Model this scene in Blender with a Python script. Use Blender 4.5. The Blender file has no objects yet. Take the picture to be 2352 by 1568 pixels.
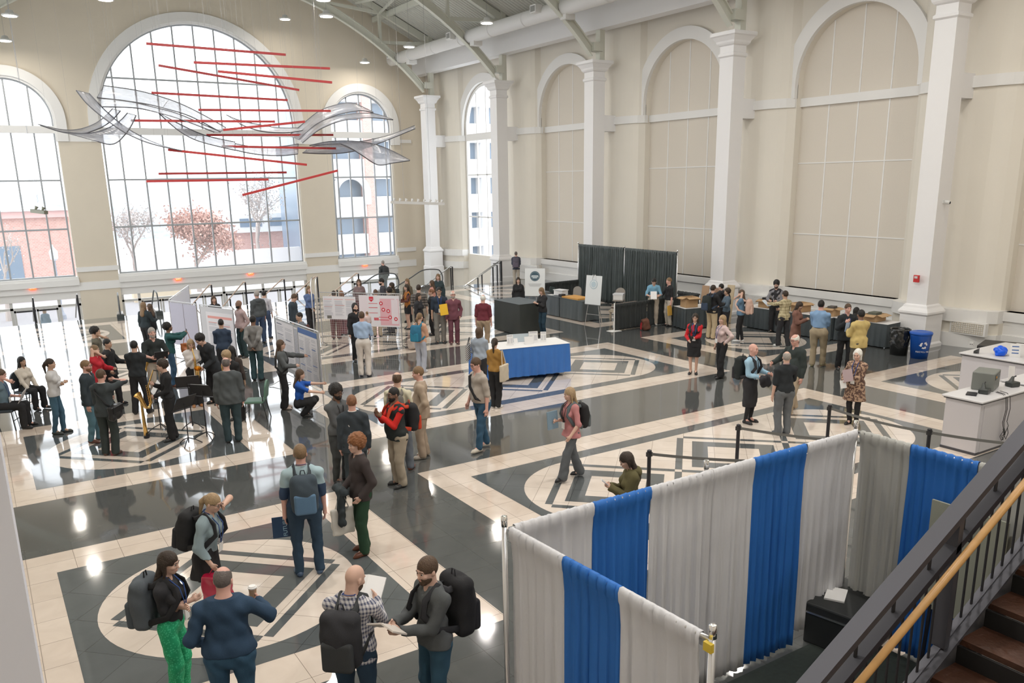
import bpy, bmesh, math, random, time
import numpy as np
from mathutils import Vector, Matrix
T0 = time.time()
PI = math.pi
sc = bpy.context.scene
C = sc.collection
rnd = random.Random(7)

# ---------------------------------------------------------------- camera
YAW, PITCH, ROLL, EYE = 0.571052, 0.248497, -0.016621, 5.2
_f = Vector((math.sin(YAW) * math.cos(PITCH), math.cos(YAW) * math.cos(PITCH), -math.sin(PITCH)))
_r = Vector((math.cos(YAW), -math.sin(YAW), 0)); _u = _r.cross(_f)
_c, _s = math.cos(ROLL), math.sin(ROLL)
_r, _u = _c * _r + _s * _u, -_s * _r + _c * _u
cd = bpy.data.cameras.new('camera'); cam = bpy.data.objects.new('camera', cd); C.objects.link(cam)
cd.sensor_width = 36; cd.lens = 1893.14 / 2352 * 36; cd.shift_y = 116 / 2352; cd.clip_end = 500; cd.clip_start = 0.05
mm = Matrix((_r, _u, -_f)).transposed().to_4x4(); mm.translation = (0, 0, EYE)
cam.matrix_world = mm
sc.camera = cam

# ---------------------------------------------------------------- light
sc.view_settings.view_transform = 'Standard'; sc.view_settings.look = 'None'
sc.view_settings.exposure = 0.85; sc.view_settings.gamma = 1.0
sc.cycles.max_bounces = 7; sc.cycles.diffuse_bounces = 4; sc.cycles.glossy_bounces = 3
sc.cycles.transmission_bounces = 3; sc.cycles.transparent_max_bounces = 10
sc.cycles.caustics_reflective = False; sc.cycles.caustics_refractive = False
sc.cycles.sample_clamp_indirect = 6.0; sc.cycles.use_denoising = True
w = bpy.data.worlds.new('sky'); sc.world = w; w.use_nodes = True
nt = w.node_tree; nt.nodes.clear()
bg = nt.nodes.new('ShaderNodeBackground'); ow = nt.nodes.new('ShaderNodeOutputWorld')
bg.inputs[0].default_value = (0.90, 0.95, 1.0, 1); bg.inputs[1].default_value = 2.3
nt.links.new(bg.outputs[0], ow.inputs[0])

def area(name, loc, aim, sx, sy, power, col=(1, 1, 1), portal=False):
    l = bpy.data.lights.new(name, 'AREA'); l.shape = 'RECTANGLE'; l.size = sx; l.size_y = sy
    l.energy = power; l.color = col
    if portal: l.cycles.is_portal = True
    o = bpy.data.objects.new(name, l); C.objects.link(o); o.location = loc
    o.rotation_euler = (Vector(aim) - Vector(loc)).to_track_quat('-Z', 'Y').to_euler(); return o
WY = 49.5     # plane of the great window wall
area('portal_centre', (11.74, WY + .3, 7.2), (11.74, 0, 7.2), 10.6, 13.4, 1, portal=True)
area('portal_west', (2.4, WY + .3, 5.8), (2.4, 0, 5.8), 4.2, 10.4, 1, portal=True)
area('portal_east', (21.1, WY + .3, 5.8), (21.1, 0, 5.8), 4.2, 10.4, 1, portal=True)
area('portal_side', (26.9, 43.45, 6), (0, 43.45, 6), 5, 10, 1, portal=True)
for _y in (27.05, 35.25, 43.45): area('portal_west_side', (-3.5, _y, 6), (0, _y, 6), 5, 10, 1, portal=True)

# unseen high bay lamps added to brighten the near half of the hall (their fittings follow with the fixtures)
def added_bay_lamp(x, y, z=11.97, power=60):
    l = bpy.data.lights.new('added_bay_light', 'AREA'); l.shape = 'DISK'; l.size = .36; l.energy = power; l.color = (1, .96, .91)
    o = bpy.data.objects.new('added_bay_light', l); C.objects.link(o); o.location = (x, y, z)
for _x in (2.5, 8.5, 15, 21):
    for _y in (-3, 4, 11, 18, 25.5): added_bay_lamp(_x, _y, power=(135 if _y < 12 else 85) * (.55 if _x > 20 else 1))

# ---------------------------------------------------------------- materials
MC = {}
def mat(name, col=(.5, .5, .5), rough=.6, metal=0., var=0., vscale=6., bump=0., bscale=40., spec=.5, coat=0., emit=0., trans=0., alpha=1., sheen=0., wave=None, weave=0.):
    if name in MC: return MC[name]
    m = bpy.data.materials.new(name); MC[name] = m; m.use_nodes = True; N = m.node_tree.nodes; L = m.node_tree.links
    b = N['Principled BSDF']; col = tuple(col) + (1,)
    b.inputs['Base Color'].default_value = col; b.inputs['Roughness'].default_value = rough
    b.inputs['Metallic'].default_value = metal; b.inputs['Specular IOR Level'].default_value = spec
    b.inputs['Coat Weight'].default_value = coat; b.inputs['Sheen Weight'].default_value = sheen
    tc = None
    if var or bump:
        tc = N.new('ShaderNodeTexCoord')
    if var:
        n = N.new('ShaderNodeTexNoise'); n.inputs['Scale'].default_value = vscale; n.inputs['Detail'].default_value = 3
        L.new(tc.outputs['Object'], n.inputs['Vector'])
        mx = N.new('ShaderNodeMix'); mx.data_type = 'RGBA'
        mx.inputs['A'].default_value = tuple(max(0, c * (1 - var)) for c in col[:3]) + (1,)
        mx.inputs['B'].default_value = tuple(min(1, c * (1 + var)) for c in col[:3]) + (1,)
        L.new(n.outputs['Fac'], mx.inputs['Factor']); L.new(mx.outputs['Result'], b.inputs['Base Color'])
    if bump:
        n = N.new('ShaderNodeTexNoise'); n.inputs['Scale'].default_value = bscale; n.inputs['Detail'].default_value = 2
        L.new(tc.outputs['Object'], n.inputs['Vector'])
        bp = N.new('ShaderNodeBump'); bp.inputs['Strength'].default_value = min(1, bump); bp.inputs['Distance'].default_value = .02
        L.new(n.outputs['Fac'], bp.inputs['Height']); L.new(bp.outputs['Normal'], b.inputs['Normal'])
    if emit:
        b.inputs['Emission Color'].default_value = col; b.inputs['Emission Strength'].default_value = emit
    if trans:
        t = N.new('ShaderNodeBsdfTranslucent'); t.inputs[0].default_value = col
        ms = N.new('ShaderNodeMixShader'); ms.inputs[0].default_value = trans
        L.new(b.outputs[0], ms.inputs[1]); L.new(t.outputs[0], ms.inputs[2]); L.new(ms.outputs[0], N['Material Output'].inputs[0])
    if alpha < 1:
        t = N.new('ShaderNodeBsdfTransparent')
        ms = N.new('ShaderNodeMixShader'); ms.inputs[0].default_value = alpha
        L.new(t.outputs[0], ms.inputs[1]); L.new(b.outputs[0], ms.inputs[2]); L.new(ms.outputs[0], N['Material Output'].inputs[0])
    return m

def pattern_mat(name, c1, c2, kind, scale, rough=.8):
    """woven / checked / dotted cloth as a procedural texture"""
    if name in MC: return MC[name]
    m = bpy.data.materials.new(name); MC[name] = m; m.use_nodes = True; N = m.node_tree.nodes; L = m.node_tree.links
    b = N['Principled BSDF']; b.inputs['Roughness'].default_value = rough
    tc = N.new('ShaderNodeTexCoord'); sp = N.new('ShaderNodeSeparateXYZ'); L.new(tc.outputs['Object'], sp.inputs[0])
    def mth(op, a, v=None, o=0):
        q = N.new('ShaderNodeMath'); q.operation = op
        (L.new(a, q.inputs[0]) if not isinstance(a, (int, float)) else setattr(q.inputs[0], 'default_value', a))
        if v is not None: (L.new(v, q.inputs[1]) if not isinstance(v, (int, float)) else setattr(q.inputs[1], 'default_value', v))
        return q.outputs[0]
    def band(o, per, th): return mth('LESS_THAN', mth('FRACT', mth('MULTIPLY', o, 1 / per)), th)
    xy = mth('ADD', sp.outputs[0], sp.outputs[1])
    if kind == 'check':
        fac = mth('MULTIPLY', mth('ADD', band(xy, scale, .45), band(sp.outputs[2], scale, .45)), .5)
    elif kind == 'split':
        fac = mth('LESS_THAN', sp.outputs[2], scale)
    elif kind == 'stripe':
        fac = band(sp.outputs[2], scale, .42)
    elif kind == 'chevron':
        tri = mth('ABSOLUTE', mth('SUBTRACT', mth('FRACT', mth('MULTIPLY', sp.outputs[0], 1 / (scale * 2))), .5))
        fac = band(mth('ADD', sp.outputs[2], mth('MULTIPLY', tri, scale * 2)), scale, .5)
    elif kind == 'dot':
        v = N.new('ShaderNodeTexVoronoi'); v.inputs['Scale'].default_value = 1 / scale; L.new(tc.outputs['Object'], v.inputs['Vector'])
        fac = mth('LESS_THAN', v.outputs['Distance'], .38)
    else:
        n = N.new('ShaderNodeTexNoise'); n.inputs['Scale'].default_value = 1 / scale; n.inputs['Detail'].default_value = 4
        L.new(tc.outputs['Object'], n.inputs['Vector']); fac = mth('GREATER_THAN', n.outputs['Fac'], .5)
    mx = N.new('ShaderNodeMix'); mx.data_type = 'RGBA'; mx.inputs['A'].default_value = tuple(c1) + (1,); mx.inputs['B'].default_value = tuple(c2) + (1,)
    L.new(fac, mx.inputs['Factor']); L.new(mx.outputs['Result'], b.inputs['Base Color'])
    return m

def stone(name, c1, c2, diag, grout, rough=.07):
    m = bpy.data.materials.new(name); m.use_nodes = True; N = m.node_tree.nodes; L = m.node_tree.links
    b = N['Principled BSDF']; b.inputs['Roughness'].default_value = rough
    tc = N.new('ShaderNodeTexCoord'); mp = N.new('ShaderNodeMapping'); L.new(tc.outputs['Object'], mp.inputs['Vector'])
    mp.inputs['Rotation'].default_value = (0, 0, PI / 4 if diag else 0)
    sp = N.new('ShaderNodeSeparateXYZ'); L.new(mp.outputs[0], sp.inputs[0])
    def mth(op, a, v=None):
        q = N.new('ShaderNodeMath'); q.operation = op; L.new(a, q.inputs[0])
        if v is not None: (L.new(v, q.inputs[1]) if not isinstance(v, (int, float)) else setattr(q.inputs[1], 'default_value', v))
        return q.outputs[0]
    T = .61
    gx = mth('LESS_THAN', mth('FRACT', mth('MULTIPLY', mth('ADD', sp.outputs[0], .02), 1 / T)), .012)
    gy = mth('LESS_THAN', mth('FRACT', mth('MULTIPLY', mth('ADD', sp.outputs[1], .02), 1 / T)), .012)
    g = mth('MAXIMUM', gx, gy)
    n1 = N.new('ShaderNodeTexNoise'); n1.inputs['Scale'].default_value = 2.2; n1.inputs['Detail'].default_value = 6; n1.inputs['Distortion'].default_value = 1.2
    L.new(tc.outputs['Object'], n1.inputs['Vector'])
    # each tile its own tone
    fl = N.new('ShaderNodeVectorMath'); fl.operation = 'SCALE'; fl.inputs['Scale'].default_value = 1 / T; L.new(mp.outputs[0], fl.inputs[0])
    f2 = N.new('ShaderNodeVectorMath'); f2.operation = 'FLOOR'; L.new(fl.outputs[0], f2.inputs[0])
    wn = N.new('ShaderNodeTexWhiteNoise'); L.new(f2.outputs[0], wn.inputs[0])
    tone = mth('ADD', mth('MULTIPLY', n1.outputs['Fac'], .8), mth('MULTIPLY', wn.outputs['Value'], .3))
    mx = N.new('ShaderNodeMix'); mx.data_type = 'RGBA'; mx.inputs['A'].default_value = tuple(c1) + (1,); mx.inputs['B'].default_value = tuple(c2) + (1,)
    L.new(tone, mx.inputs['Factor'])
    m2 = N.new('ShaderNodeMix'); m2.data_type = 'RGBA'; m2.inputs['B'].default_value = tuple(grout) + (1,)
    L.new(mx.outputs['Result'], m2.inputs['A']); L.new(g, m2.inputs['Factor']); L.new(m2.outputs['Result'], b.inputs['Base Color'])
    n3 = N.new('ShaderNodeTexNoise'); n3.inputs['Scale'].default_value = 1.3; L.new(tc.outputs['Object'], n3.inputs['Vector'])
    r = mth('ADD', mth('MULTIPLY', n3.outputs['Fac'], .06), rough - .03); L.new(r, b.inputs['Roughness'])
    bp = N.new('ShaderNodeBump'); bp.inputs['Strength'].default_value = .12; bp.inputs['Distance'].default_value = .01
    n4 = N.new('ShaderNodeTexNoise'); n4.inputs['Scale'].default_value = 1.6; L.new(tc.outputs['Object'], n4.inputs['Vector'])
    L.new(n4.outputs['Fac'], bp.inputs['Height']); L.new(bp.outputs['Normal'], b.inputs['Normal'])
    b.inputs['IOR'].default_value = 1.55; b.inputs['Coat Weight'].default_value = .35; b.inputs['Coat Roughness'].default_value = .03
    return m

# ---------------------------------------------------------------- mesh helpers
def link(name, me, m=None, parent=None):
    o = bpy.data.objects.new(name, me); C.objects.link(o)
    if m is not None:
        for k in (m if isinstance(m, (list, tuple)) else [m]): me.materials.append(k)
    if parent is not None: o.parent = parent
    return o
def tag(o, label=None, cat=None, group=None, kind=None):
    if label: o['label'] = label
    if cat: o['category'] = cat
    if group: o['group'] = group
    if kind: o['kind'] = kind
    return o
def empty(name, loc=(0, 0, 0), rz=0, **k):
    o = bpy.data.objects.new(name, None); C.objects.link(o); o.location = loc; o.rotation_euler = (0, 0, rz); o.empty_display_size = .1
    return tag(o, **k)

class MB:
    """collects shapes into one mesh"""
    def __init__(s): s.v = []; s.f = []; s.m = []
    def poly(s, pts, mi=0):
        k = len(s.v); s.v += [tuple(p) for p in pts]; s.f.append(tuple(range(k, k + len(pts)))); s.m.append(mi); return s
    def add(s, vs, fs, mi=0):
        k = len(s.v); s.v += [tuple(p) for p in vs]; s.f += [tuple(i + k for i in f) for f in fs]; s.m += [mi] * len(fs); return s
    def box(s, lo, hi, mi=0, mat4=None, bev=0):
        x0, y0, z0 = lo; x1, y1, z1 = hi
        vs = [(x, y, z) for z in (z0, z1) for y in (y0, y1) for x in (x0, x1)]
        if mat4 is not None: vs = [tuple(mat4 @ Vector(v)) for v in vs]
        return s.add(vs, [(0, 2, 3, 1), (4, 5, 7, 6), (0, 1, 5, 4), (2, 6, 7, 3), (0, 4, 6, 2), (1, 3, 7, 5)], mi)
    def tube(s, pts, r, n=8, mi=0, cap=True, up=None, flat=1.0):
        pts = [Vector(p) for p in pts]; rs = r if isinstance(r, (list, tuple)) else [r] * len(pts)
        vs = []; prev = None
        for i, p in enumerate(pts):
            t = (pts[min(i + 1, len(pts) - 1)] - pts[max(i - 1, 0)])
            if t.length < 1e-9: t = Vector((0, 0, 1))
            t.normalize()
            if prev is None:
                a = Vector(up) if up else (Vector((0, 0, 1)) if abs(t.z) < .9 else Vector((1, 0, 0)))
            else: a = prev
            e = a - t * a.dot(t)
            if e.length < 1e-6: e = Vector((1, 0, 0)) - t * t.x
            e.normalize(); prev = e; g = t.cross(e)
            for k in range(n):
                th = 2 * PI * (k + .5) / n
                vs.append(p + (e * math.cos(th) * flat + g * math.sin(th)) * rs[i])
        fs = [(i * n + k, i * n + (k + 1) % n, (i + 1) * n + (k + 1) % n, (i + 1) * n + k) for i in range(len(pts) - 1) for k in range(n)]
        if cap: fs += [tuple(range(n))[::-1], tuple((len(pts) - 1) * n + k for k in range(n))]
        return s.add(vs, fs, mi)
    def bar(s, a, b, wx, wz, mi=0, up=(0, 0, 1)):
        a = Vector(a); b = Vector(b); t = (b - a).normalized(); u = Vector(up); u = u - t * u.dot(t)
        if u.length < 1e-5: u = Vector((1, 0, 0)) - t * t.x
        u.normalize(); g = t.cross(u)
        vs = [p + g * sx * wx / 2 + u * sz * wz / 2 for p in (a, b) for sz in (-1, 1) for sx in (-1, 1)]
        return s.add(vs, [(0, 2, 3, 1), (4, 5, 7, 6), (0, 1, 5, 4), (2, 6, 7, 3), (0, 4, 6, 2), (1, 3, 7, 5)], mi)
    def lathe(s, prof, n=16, mi=0, o=(0, 0, 0), sq=False):
        ox, oy, oz = o; n = 4 if sq else n; off = .5 if sq else 0; k_ = math.sqrt(2) if sq else 1
        vs = [(ox + r * k_ * math.cos(2 * PI * (k + off) / n), oy + r * k_ * math.sin(2 * PI * (k + off) / n), oz + z) for r, z in prof for k in range(n)]
        fs = [(i * n + k, i * n + (k + 1) % n, (i + 1) * n + (k + 1) % n, (i + 1) * n + k) for i in range(len(prof) - 1) for k in range(n)]
        fs += [tuple(range(n))[::-1], tuple((len(prof) - 1) * n + k for k in range(n))]
        return s.add(vs, fs, mi)
    def build(s, name, m=None, parent=None, smooth=False, bevel=0, loc=None):
        me = bpy.data.meshes.new(name); me.from_pydata(s.v, [], s.f); me.update()
        if any(s.m): me.polygons.foreach_set('material_index', s.m)
        if smooth:
            me.polygons.foreach_set('use_smooth', [True] * len(s.f))
        o = link(name, me, m, parent)
        if bevel:
            md = o.modifiers.new('bevel', 'BEVEL'); md.width = bevel; md.segments = 2; md.limit_method = 'ANGLE'
        if loc: o.location = loc
        return o
def struct(o, label=None): o['kind'] = 'structure'; return tag(o, label)

# ================================================================= THE ROOM
CREAM = mat('wall_paint_cream', (.69, .62, .51), .75, var=.03, vscale=1.2)
CREAM2 = mat('wall_paint_light_cream', (.78, .735, .65), .75, var=.02, vscale=1.2)
PANEL = mat('acoustic_panel_cloth', (.70, .645, .565), .9, var=.05, vscale=40)
WHITE = mat('trim_paint_white', (.80, .79, .77), .55)
COLW = mat('column_paint_white', (.81, .80, .80), .6, var=.01)
STEEL = mat('roof_steel_paint', (.66, .66, .58), .5)
DECK = mat('roof_deck_paint', (.62, .62, .56), .55)
FRAME = mat('window_frame_metal', (.40, .42, .44), .4, metal=.3)
GLASS = mat('window_glass', (.85, .92, .95), .02, alpha=.10, spec=.6)
ALU = mat('aluminium', (.72, .72, .73), .3, metal=1)
CHROME = mat('chrome', (.8, .8, .8), .12, metal=1)
BLACKM = mat('black_metal', (.03, .03, .035), .45, metal=.4)
DARKST = mat('dark_steel_rail', (.075, .075, .088), .45, metal=.5)

DARK_S = stone('polished_dark_granite', (.066, .072, .073), (.105, .108, .104), False, (.06, .06, .058))
DARK_D = stone('polished_dark_granite_diagonal', (.082, .092, .096), (.12, .13, .133), True, (.05, .052, .055))
CRM_S = stone('polished_cream_marble', (.56, .46, .38), (.80, .70, .61), False, (.30, .25, .20))
CRM_D = stone('polished_cream_marble_diagonal', (.60, .51, .43), (.82, .73, .65), True, (.32, .27, .22))

# ---- patterned hall floor (inlays lie a hair above the slab)
fb = MB(); E1, E2, E3, E4 = .0012, .0024, .0036, .0048
def rect(x0, x1, y0, y1, z, mi): fb.poly([(x0, y0, z), (x1, y0, z), (x1, y1, z), (x0, y1, z)], mi)
fb.box((-4, -8, -.35), (27, 38.0, 0), 0)
XC = (2.24, 11.81, 21.38); YP = 7.84; Y0c = 10.45; R0 = 1.62; D = 1.475
def uv(cx, cy, u, v, z): return (cx + (u + v) / 2, cy + (v - u) / 2, z)
def uvrect(cx, cy, u0, u1, v0, v1, z, mi): fb.poly([uv(cx, cy, a, b, z) for a, b in ((u0, v0), (u1, v0), (u1, v1), (u0, v1))], mi)
def diamond(cx, cy):
    for k in (-1, 1):
        a, b = sorted((k * 1.385, k * 1.565))
        uvrect(cx, cy, a, b, -1.385, 1.385, E4, 1); uvrect(cx, cy, -1.385, 1.385, a, b, E4, 1)
        a, b = sorted((k * .70, k * 1.13))
        uvrect(cx, cy, a, b, -1.13, 1.13, E4, 1); uvrect(cx, cy, -.70, .70, a, b, E4, 1)
for j in range(-2, 4):
    cy = Y0c + YP * j; yy0, yy1 = cy - 2.69, cy + 2.69
    for i, cx in enumerate(XC):
        hw = 5.49 if i == 1 else 2.64
        rect(cx - hw, cx + hw, yy0, yy1, E1, 2)
        fb.v[-4:] = [(x, min(y, 37.5), z) for x, y, z in fb.v[-4:]]
        if yy1 > 38: continue
        b = .73
        rect(cx - hw + b, cx + hw - b, yy0 + b, yy1 - b, E2, 1)
        ex = 2 * D if i == 1 else 0
        pts = [(cx + ex + R0 * math.cos(t), cy + R0 * math.sin(t), E3) for t in [PI * (k / 32 - .5) for k in range(33)]]
        pts += [(cx - ex - R0 * math.cos(t), cy - R0 * math.sin(t), E3) for t in [PI * (k / 32 - .5) for k in range(33)]]
        fb.poly(pts, 3)
        if i == 1:
            for s in (-1, 0, 1): diamond(cx + s * 2 * D, cy)
        else: diamond(cx, cy)
fl = struct(fb.build('floor', [DARK_S, DARK_D, CRM_S, CRM_D]))

# ---- lobby below, by the doors
LZ = -2.75
LOBBY = stone('lobby_floor_stone', (.30, .29, .28), (.42, .41, .40), False, (.15, .15, .15), rough=.12)
o = struct(MB().box((-4, 38.0, LZ - .2), (27, WY + .4, LZ)).build('floor_lobby', LOBBY))
o = struct(MB().box((-4, 37.7, LZ), (27, 38.0, -.35)).build('wall_lobby', CREAM2))

# ---- slicing helper: a wall with arched openings, any plan curve
def sliced(mb, s0, s1, zlo, zhi, ops, P, dep, n_arc=28, step=1.2, mi=0):
    """ops: (centre, radius, z_spring, z_bottom); P(s, z, d) -> point, d 0 front .. dep back"""
    cuts = {s0, s1}
    k = int((s1 - s0) / step) + 1
    for i in range(k + 1): cuts.add(s0 + (s1 - s0) * i / k)
    for c, r, zs, zb in ops:
        for i in range(n_arc + 1): cuts.add(c - r * math.cos(PI * i / n_arc))
    cuts = sorted(x for x in cuts if s0 - 1e-9 <= x <= s1 + 1e-9)
    def iv(s, op):
        if op is None: return [(zlo, zhi)]
        c, r, zs, zb = op
        t = zs + math.sqrt(max(0, r * r - (s - c) ** 2))
        return ([(zlo, zb)] if zb > zlo + 1e-6 else []) + [(t, zhi)]
    for a, b in zip(cuts, cuts[1:]):
        if b - a < 1e-7: continue
        m_ = (a + b) / 2; op = next((q for q in ops if abs(m_ - q[0]) < q[1]), None)
        ia, ib = iv(a, op), iv(b, op)
        for (a0, a1), (b0, b1) in zip(ia, ib):
            for d in ((0, dep) if dep else (0,)):
                mb.poly([P(a, a0, d), P(b, b0, d), P(b, b1, d), P(a, a1, d)][::(1 if d == 0 else -1)], mi)
            if op and dep:
                if a0 > zlo: mb.poly([P(a, a0, 0), P(a, a0, dep), P(b, b0, dep), P(b, b0, 0)], mi)
                if a1 < zhi: mb.poly([P(a, a1, 0), P(b, b1, 0), P(b, b1, dep), P(a, a1, dep)], mi)
    if dep:
        for c, r, zs, zb in ops:
            for s in (c - r, c + r):
                mb.poly([P(s, zb, 0), P(s, zb, dep), P(s, zs, dep), P(s, zs, 0)], mi)
        for s in (s0, s1): mb.poly([P(s, zlo, 0), P(s, zhi, 0), P(s, zhi, dep), P(s, zlo, dep)], mi)
        mb.poly([P(s0, zhi, 0), P(s1, zhi, 0), P(s1, zhi, dep), P(s0, zhi, dep)], mi)

def arch_band(mb, c, r0, r1, zs, zb, P, d0, d1, n=40, mi=0):
    """raised moulding: legs from zb up to the spring line, then the half ring"""
    pr = [(c - r, zb) for r in (r0, r1)]
    rings = [[(c - r0, zb), (c - r1, zb)]] if zb < zs - 1e-6 else []
    for i in range(n + 1):
        t = PI * i / n; rings.append([(c - r * math.cos(t), zs + r * math.sin(t)) for r in (r0, r1)])
    if zb < zs - 1e-6: rings.append([(c + r0, zb), (c + r1, zb)])
    vs = []
    for (a, b) in rings:
        vs += [P(a[0], a[1], d0), P(b[0], b[1], d0), P(b[0], b[1], d1), P(a[0], a[1], d1)]
    fs = []
    for i in range(len(rings) - 1):
        k = 4 * i
        for e in range(4): fs.append((k + e, k + (e + 1) % 4, k + 4 + (e + 1) % 4, k + 4 + e))
    k = 4 * (len(rings) - 1); fs += [(0, 1, 2, 3), (k + 3, k + 2, k + 1, k)]
    mb.add(vs, fs, mi)

# ---- great window wall (north), cream, three arched windows
PW = lambda s, z, d: (s, WY + d, z)
WIN = [(2.45, 2.05, 8.65, .72), (11.74, 5.26, 8.60, .72), (21.12, 2.05, 8.65, .72)]
mb = MB(); sliced(mb, -4, 26.6, .05, 19.5, WIN, PW, .45)
wn = struct(mb.build('wall_north', CREAM))
mb = MB()                                   # piers below the sill line
for a, b in ((4.5, 6.48), (17.0, 19.07), (23.17, 26.6), (-4, .4)):
    mb.box((a, WY, LZ), (b, WY + .45, .05))
struct(mb.build('wall_north_piers', CREAM))
nt_ = 0
def trim(mbx, m=WHITE):
    global nt_
    nt_ += 1; return struct(mbx.build('trim_%d' % nt_, m))
for a, b in ((4.5, 6.48), (17.0, 19.07), (23.17, 24.4)):
    for z0, z1, dd in ((.97, 1.22, .09), (.0, .42, .05), (7.62, 8.05 if a != 23.17 else 7.95, .06)):
        if a == 23.17 and z0 > 5: z0 = 7.75
        mb = MB(); mb.box((a - .05, WY - dd, z0), (b + .05, WY, z1)); trim(mb)
for c, r, zs, zb in WIN:
    mb = MB(); arch_band(mb, c, r, r + .47, zs, 7.62, PW, -.12, 0); arch_band(mb, c, r - .10, r, zs, 7.62, PW, -.02, .3); trim(mb)
    mb = MB(); mb.box((c - r - .02, WY - .16, .30), (c + r + .02, WY + .44, .60)); mb.box((c - r - .02, WY - .06, .60), (c + r + .02, WY + .44, .74))
    mb.box((c - r, WY - .02, -.02), (c + r, WY + .4, .30)); mb.box((c - r, WY + .12, -.42), (c + r, WY + .42, -.02)); trim(mb)

def window(n, c, r, zs, zb, xs, zh):
    Yf = WY + .22; h = .055
    m_ = MB()
    top = lambda x, rr: zs + math.sqrt(max(0, rr * rr - (x - c) ** 2))
    arch_band(m_, c, r - .17, r - .09, zs, zb, PW, .16, .30)
    m_.box((c - r + .1, WY + .14, zb), (c + r - .1, WY + .32, zb + .10))
    fr = struct(m_.build('window_%d' % n, FRAME))
    b = MB()
    for x in xs: b.box((x - .04, Yf - .05, zb), (x + .04, Yf + .05, top(x, r - .1)))
    for z in zh:
        hw = r - .1 if z <= zs else math.sqrt((r - .1) ** 2 - (z - zs) ** 2)
        b.box((c - hw, Yf - .045, z - .045), (c + hw, Yf + .045, z + .045))
    b.build('glazing_bars', FRAME, fr)
    b = MB(); b.box((c - r + .02, WY + .02, 8.01), (c + r - .02, WY + .34, 8.36)); b.build('transom', WHITE, fr)
    g = MB(); pts = [(c - r + .12, Yf, zb + .05)] + [(c - (r - .12) * math.cos(PI * i / 40), Yf, zs + (r - .12) * math.sin(PI * i / 40)) for i in range(41)] + [(c + r - .12, Yf, zb + .05)]
    g.poly(pts); g.poly([(x, Yf + .012, z) for x, y, z in pts][::-1]); g.build('pane', GLASS, fr)
window(1, *WIN[0], [2.45 + 1.02 * k for k in (-1, 0, 1)], [3.22, 5.69])
window(2, *WIN[1], [11.74 + 1.08 * k for k in range(-4, 5)], [3.22, 5.69, 10.85])
window(3, *WIN[2], [21.12 + .82 * k for k in (-2, -1, 0, 1, 2)], [3.22, 5.69])

def doors(n, x0, x1, posts, leaves):
    Yd = WY + .24; m_ = MB(); DF = mat('door_frame_aluminium', (.62, .62, .60), .4, metal=.2)
    m_.box((x0, Yd - .06, -.82), (x1, Yd + .06, -.70)); m_.box((x0, Yd - .06, LZ), (x0 + .12, Yd + .06, -.42)); m_.box((x1 - .12, Yd - .06, LZ), (x1, Yd + .06, -.42))
    for x in posts: m_.box((x - .07, Yd - .06, LZ), (x + .07, Yd + .06, -.42))
    fr = struct(m_.build('door_%d' % n, DF))
    for a, b in leaves:
        q = MB(); q.box((a, Yd - .03, LZ + .02), (a + .09, Yd + .03, -.84)); q.box((b - .09, Yd - .03, LZ + .02), (b, Yd + .03, -.84))
        q.box((a, Yd - .03, -.95), (b, Yd + .03, -.84)); q.box((a, Yd - .03, LZ + .02), (b, Yd + .03, LZ + .22)); lf = q.build('door_leaf', DF, fr)
        MB().box((a + .1, Yd - .12, -.93), (b - .1, Yd - .04, -.87)).build('door_closer', BLACKM, lf)
        MB().box((a + .15, Yd - .09, LZ + .95), (b - .15, Yd - .05, LZ + .99)).build('push_bar', ALU, lf)
    MB().box((x0, Yd - .005, LZ), (x1, Yd + .005, -.42)).build('pane', GLASS, fr)
doors(1, .42, 4.48, [1.25, 3.45], [(1.33, 2.33), (2.37, 3.37)])
doors(2, 6.5, 16.98, [7.4, 9.7, 12.0, 14.3, 16.2], [(7.5, 8.53), (8.57, 9.6), (9.8, 10.83), (10.87, 11.9), (12.1, 13.13), (13.17, 14.2), (14.4, 15.23), (15.27, 16.1)])
doors(3, 19.1, 23.15, [20.0, 22.3], [(20.1, 21.13), (21.17, 22.2)])

# ---- side wall (east): convex piers between blind arches, one real window next to the north wall
COLY = [6.35, 14.62, 22.95, 31.15, 39.35, 47.55]
BAYS = [10.5, 18.8, 27.05, 35.25, 43.45]
def XE(s, z):
    b = 0
    for c in COLY:
        t = (s - c) / 1.72
        if abs(t) < 1: b = .55 * math.sqrt(1 - t * t) ** 1.0
    return 26.3 - b
def PE(s, z, d): return (XE(s, z) + d, s, z)
mb = MB(); ops = [(c, 2.38, 8.5, 1.12 if c < 40 else .9) for c in BAYS]
sliced(mb, 3.0, WY, -3, 14.5, ops, PE, .0, step=.25)
for c, r, zs, zb in ops:                    # reveals
    n = 28; ring = [(c - r, zb)] + [(c - r * math.cos(PI * i / n), zs + r * math.sin(PI * i / n)) for i in range(n + 1)] + [(c + r, zb)]
    for (s0, z0), (s1, z1) in zip(ring, ring[1:] + ring[:1]):
        mb.poly([(26.3, s0, z0), (26.62, s0, z0), (26.62, s1, z1), (26.3, s1, z1)])
struct(mb.build('wall_east', CREAM2)); struct(MB().box((26.9, -8, -3), (27.1, 40.8, 15)).build('wall_east_outer', CREAM2))
for c in BAYS[:4]:
    mb = MB(); mb.box((26.6, c - 2.6, 0), (26.75, c + 2.6, 11.2)); p = struct(mb.build('wall_east_panels', PANEL))
    q = MB()
    for k in (-1, 0, 1): q.box((26.585, c + 1.19 * k - .025, 1.1), (26.6, c + 1.19 * k + .025, 8.5 + math.sqrt(2.38 ** 2 - (1.19 * k) ** 2)))
    for z in (3.14, 5.73): q.box((26.583, c - 2.38, z - .02), (26.6, c + 2.38, z + .02))
    q.build('panel_joint', WHITE, p)
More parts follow.
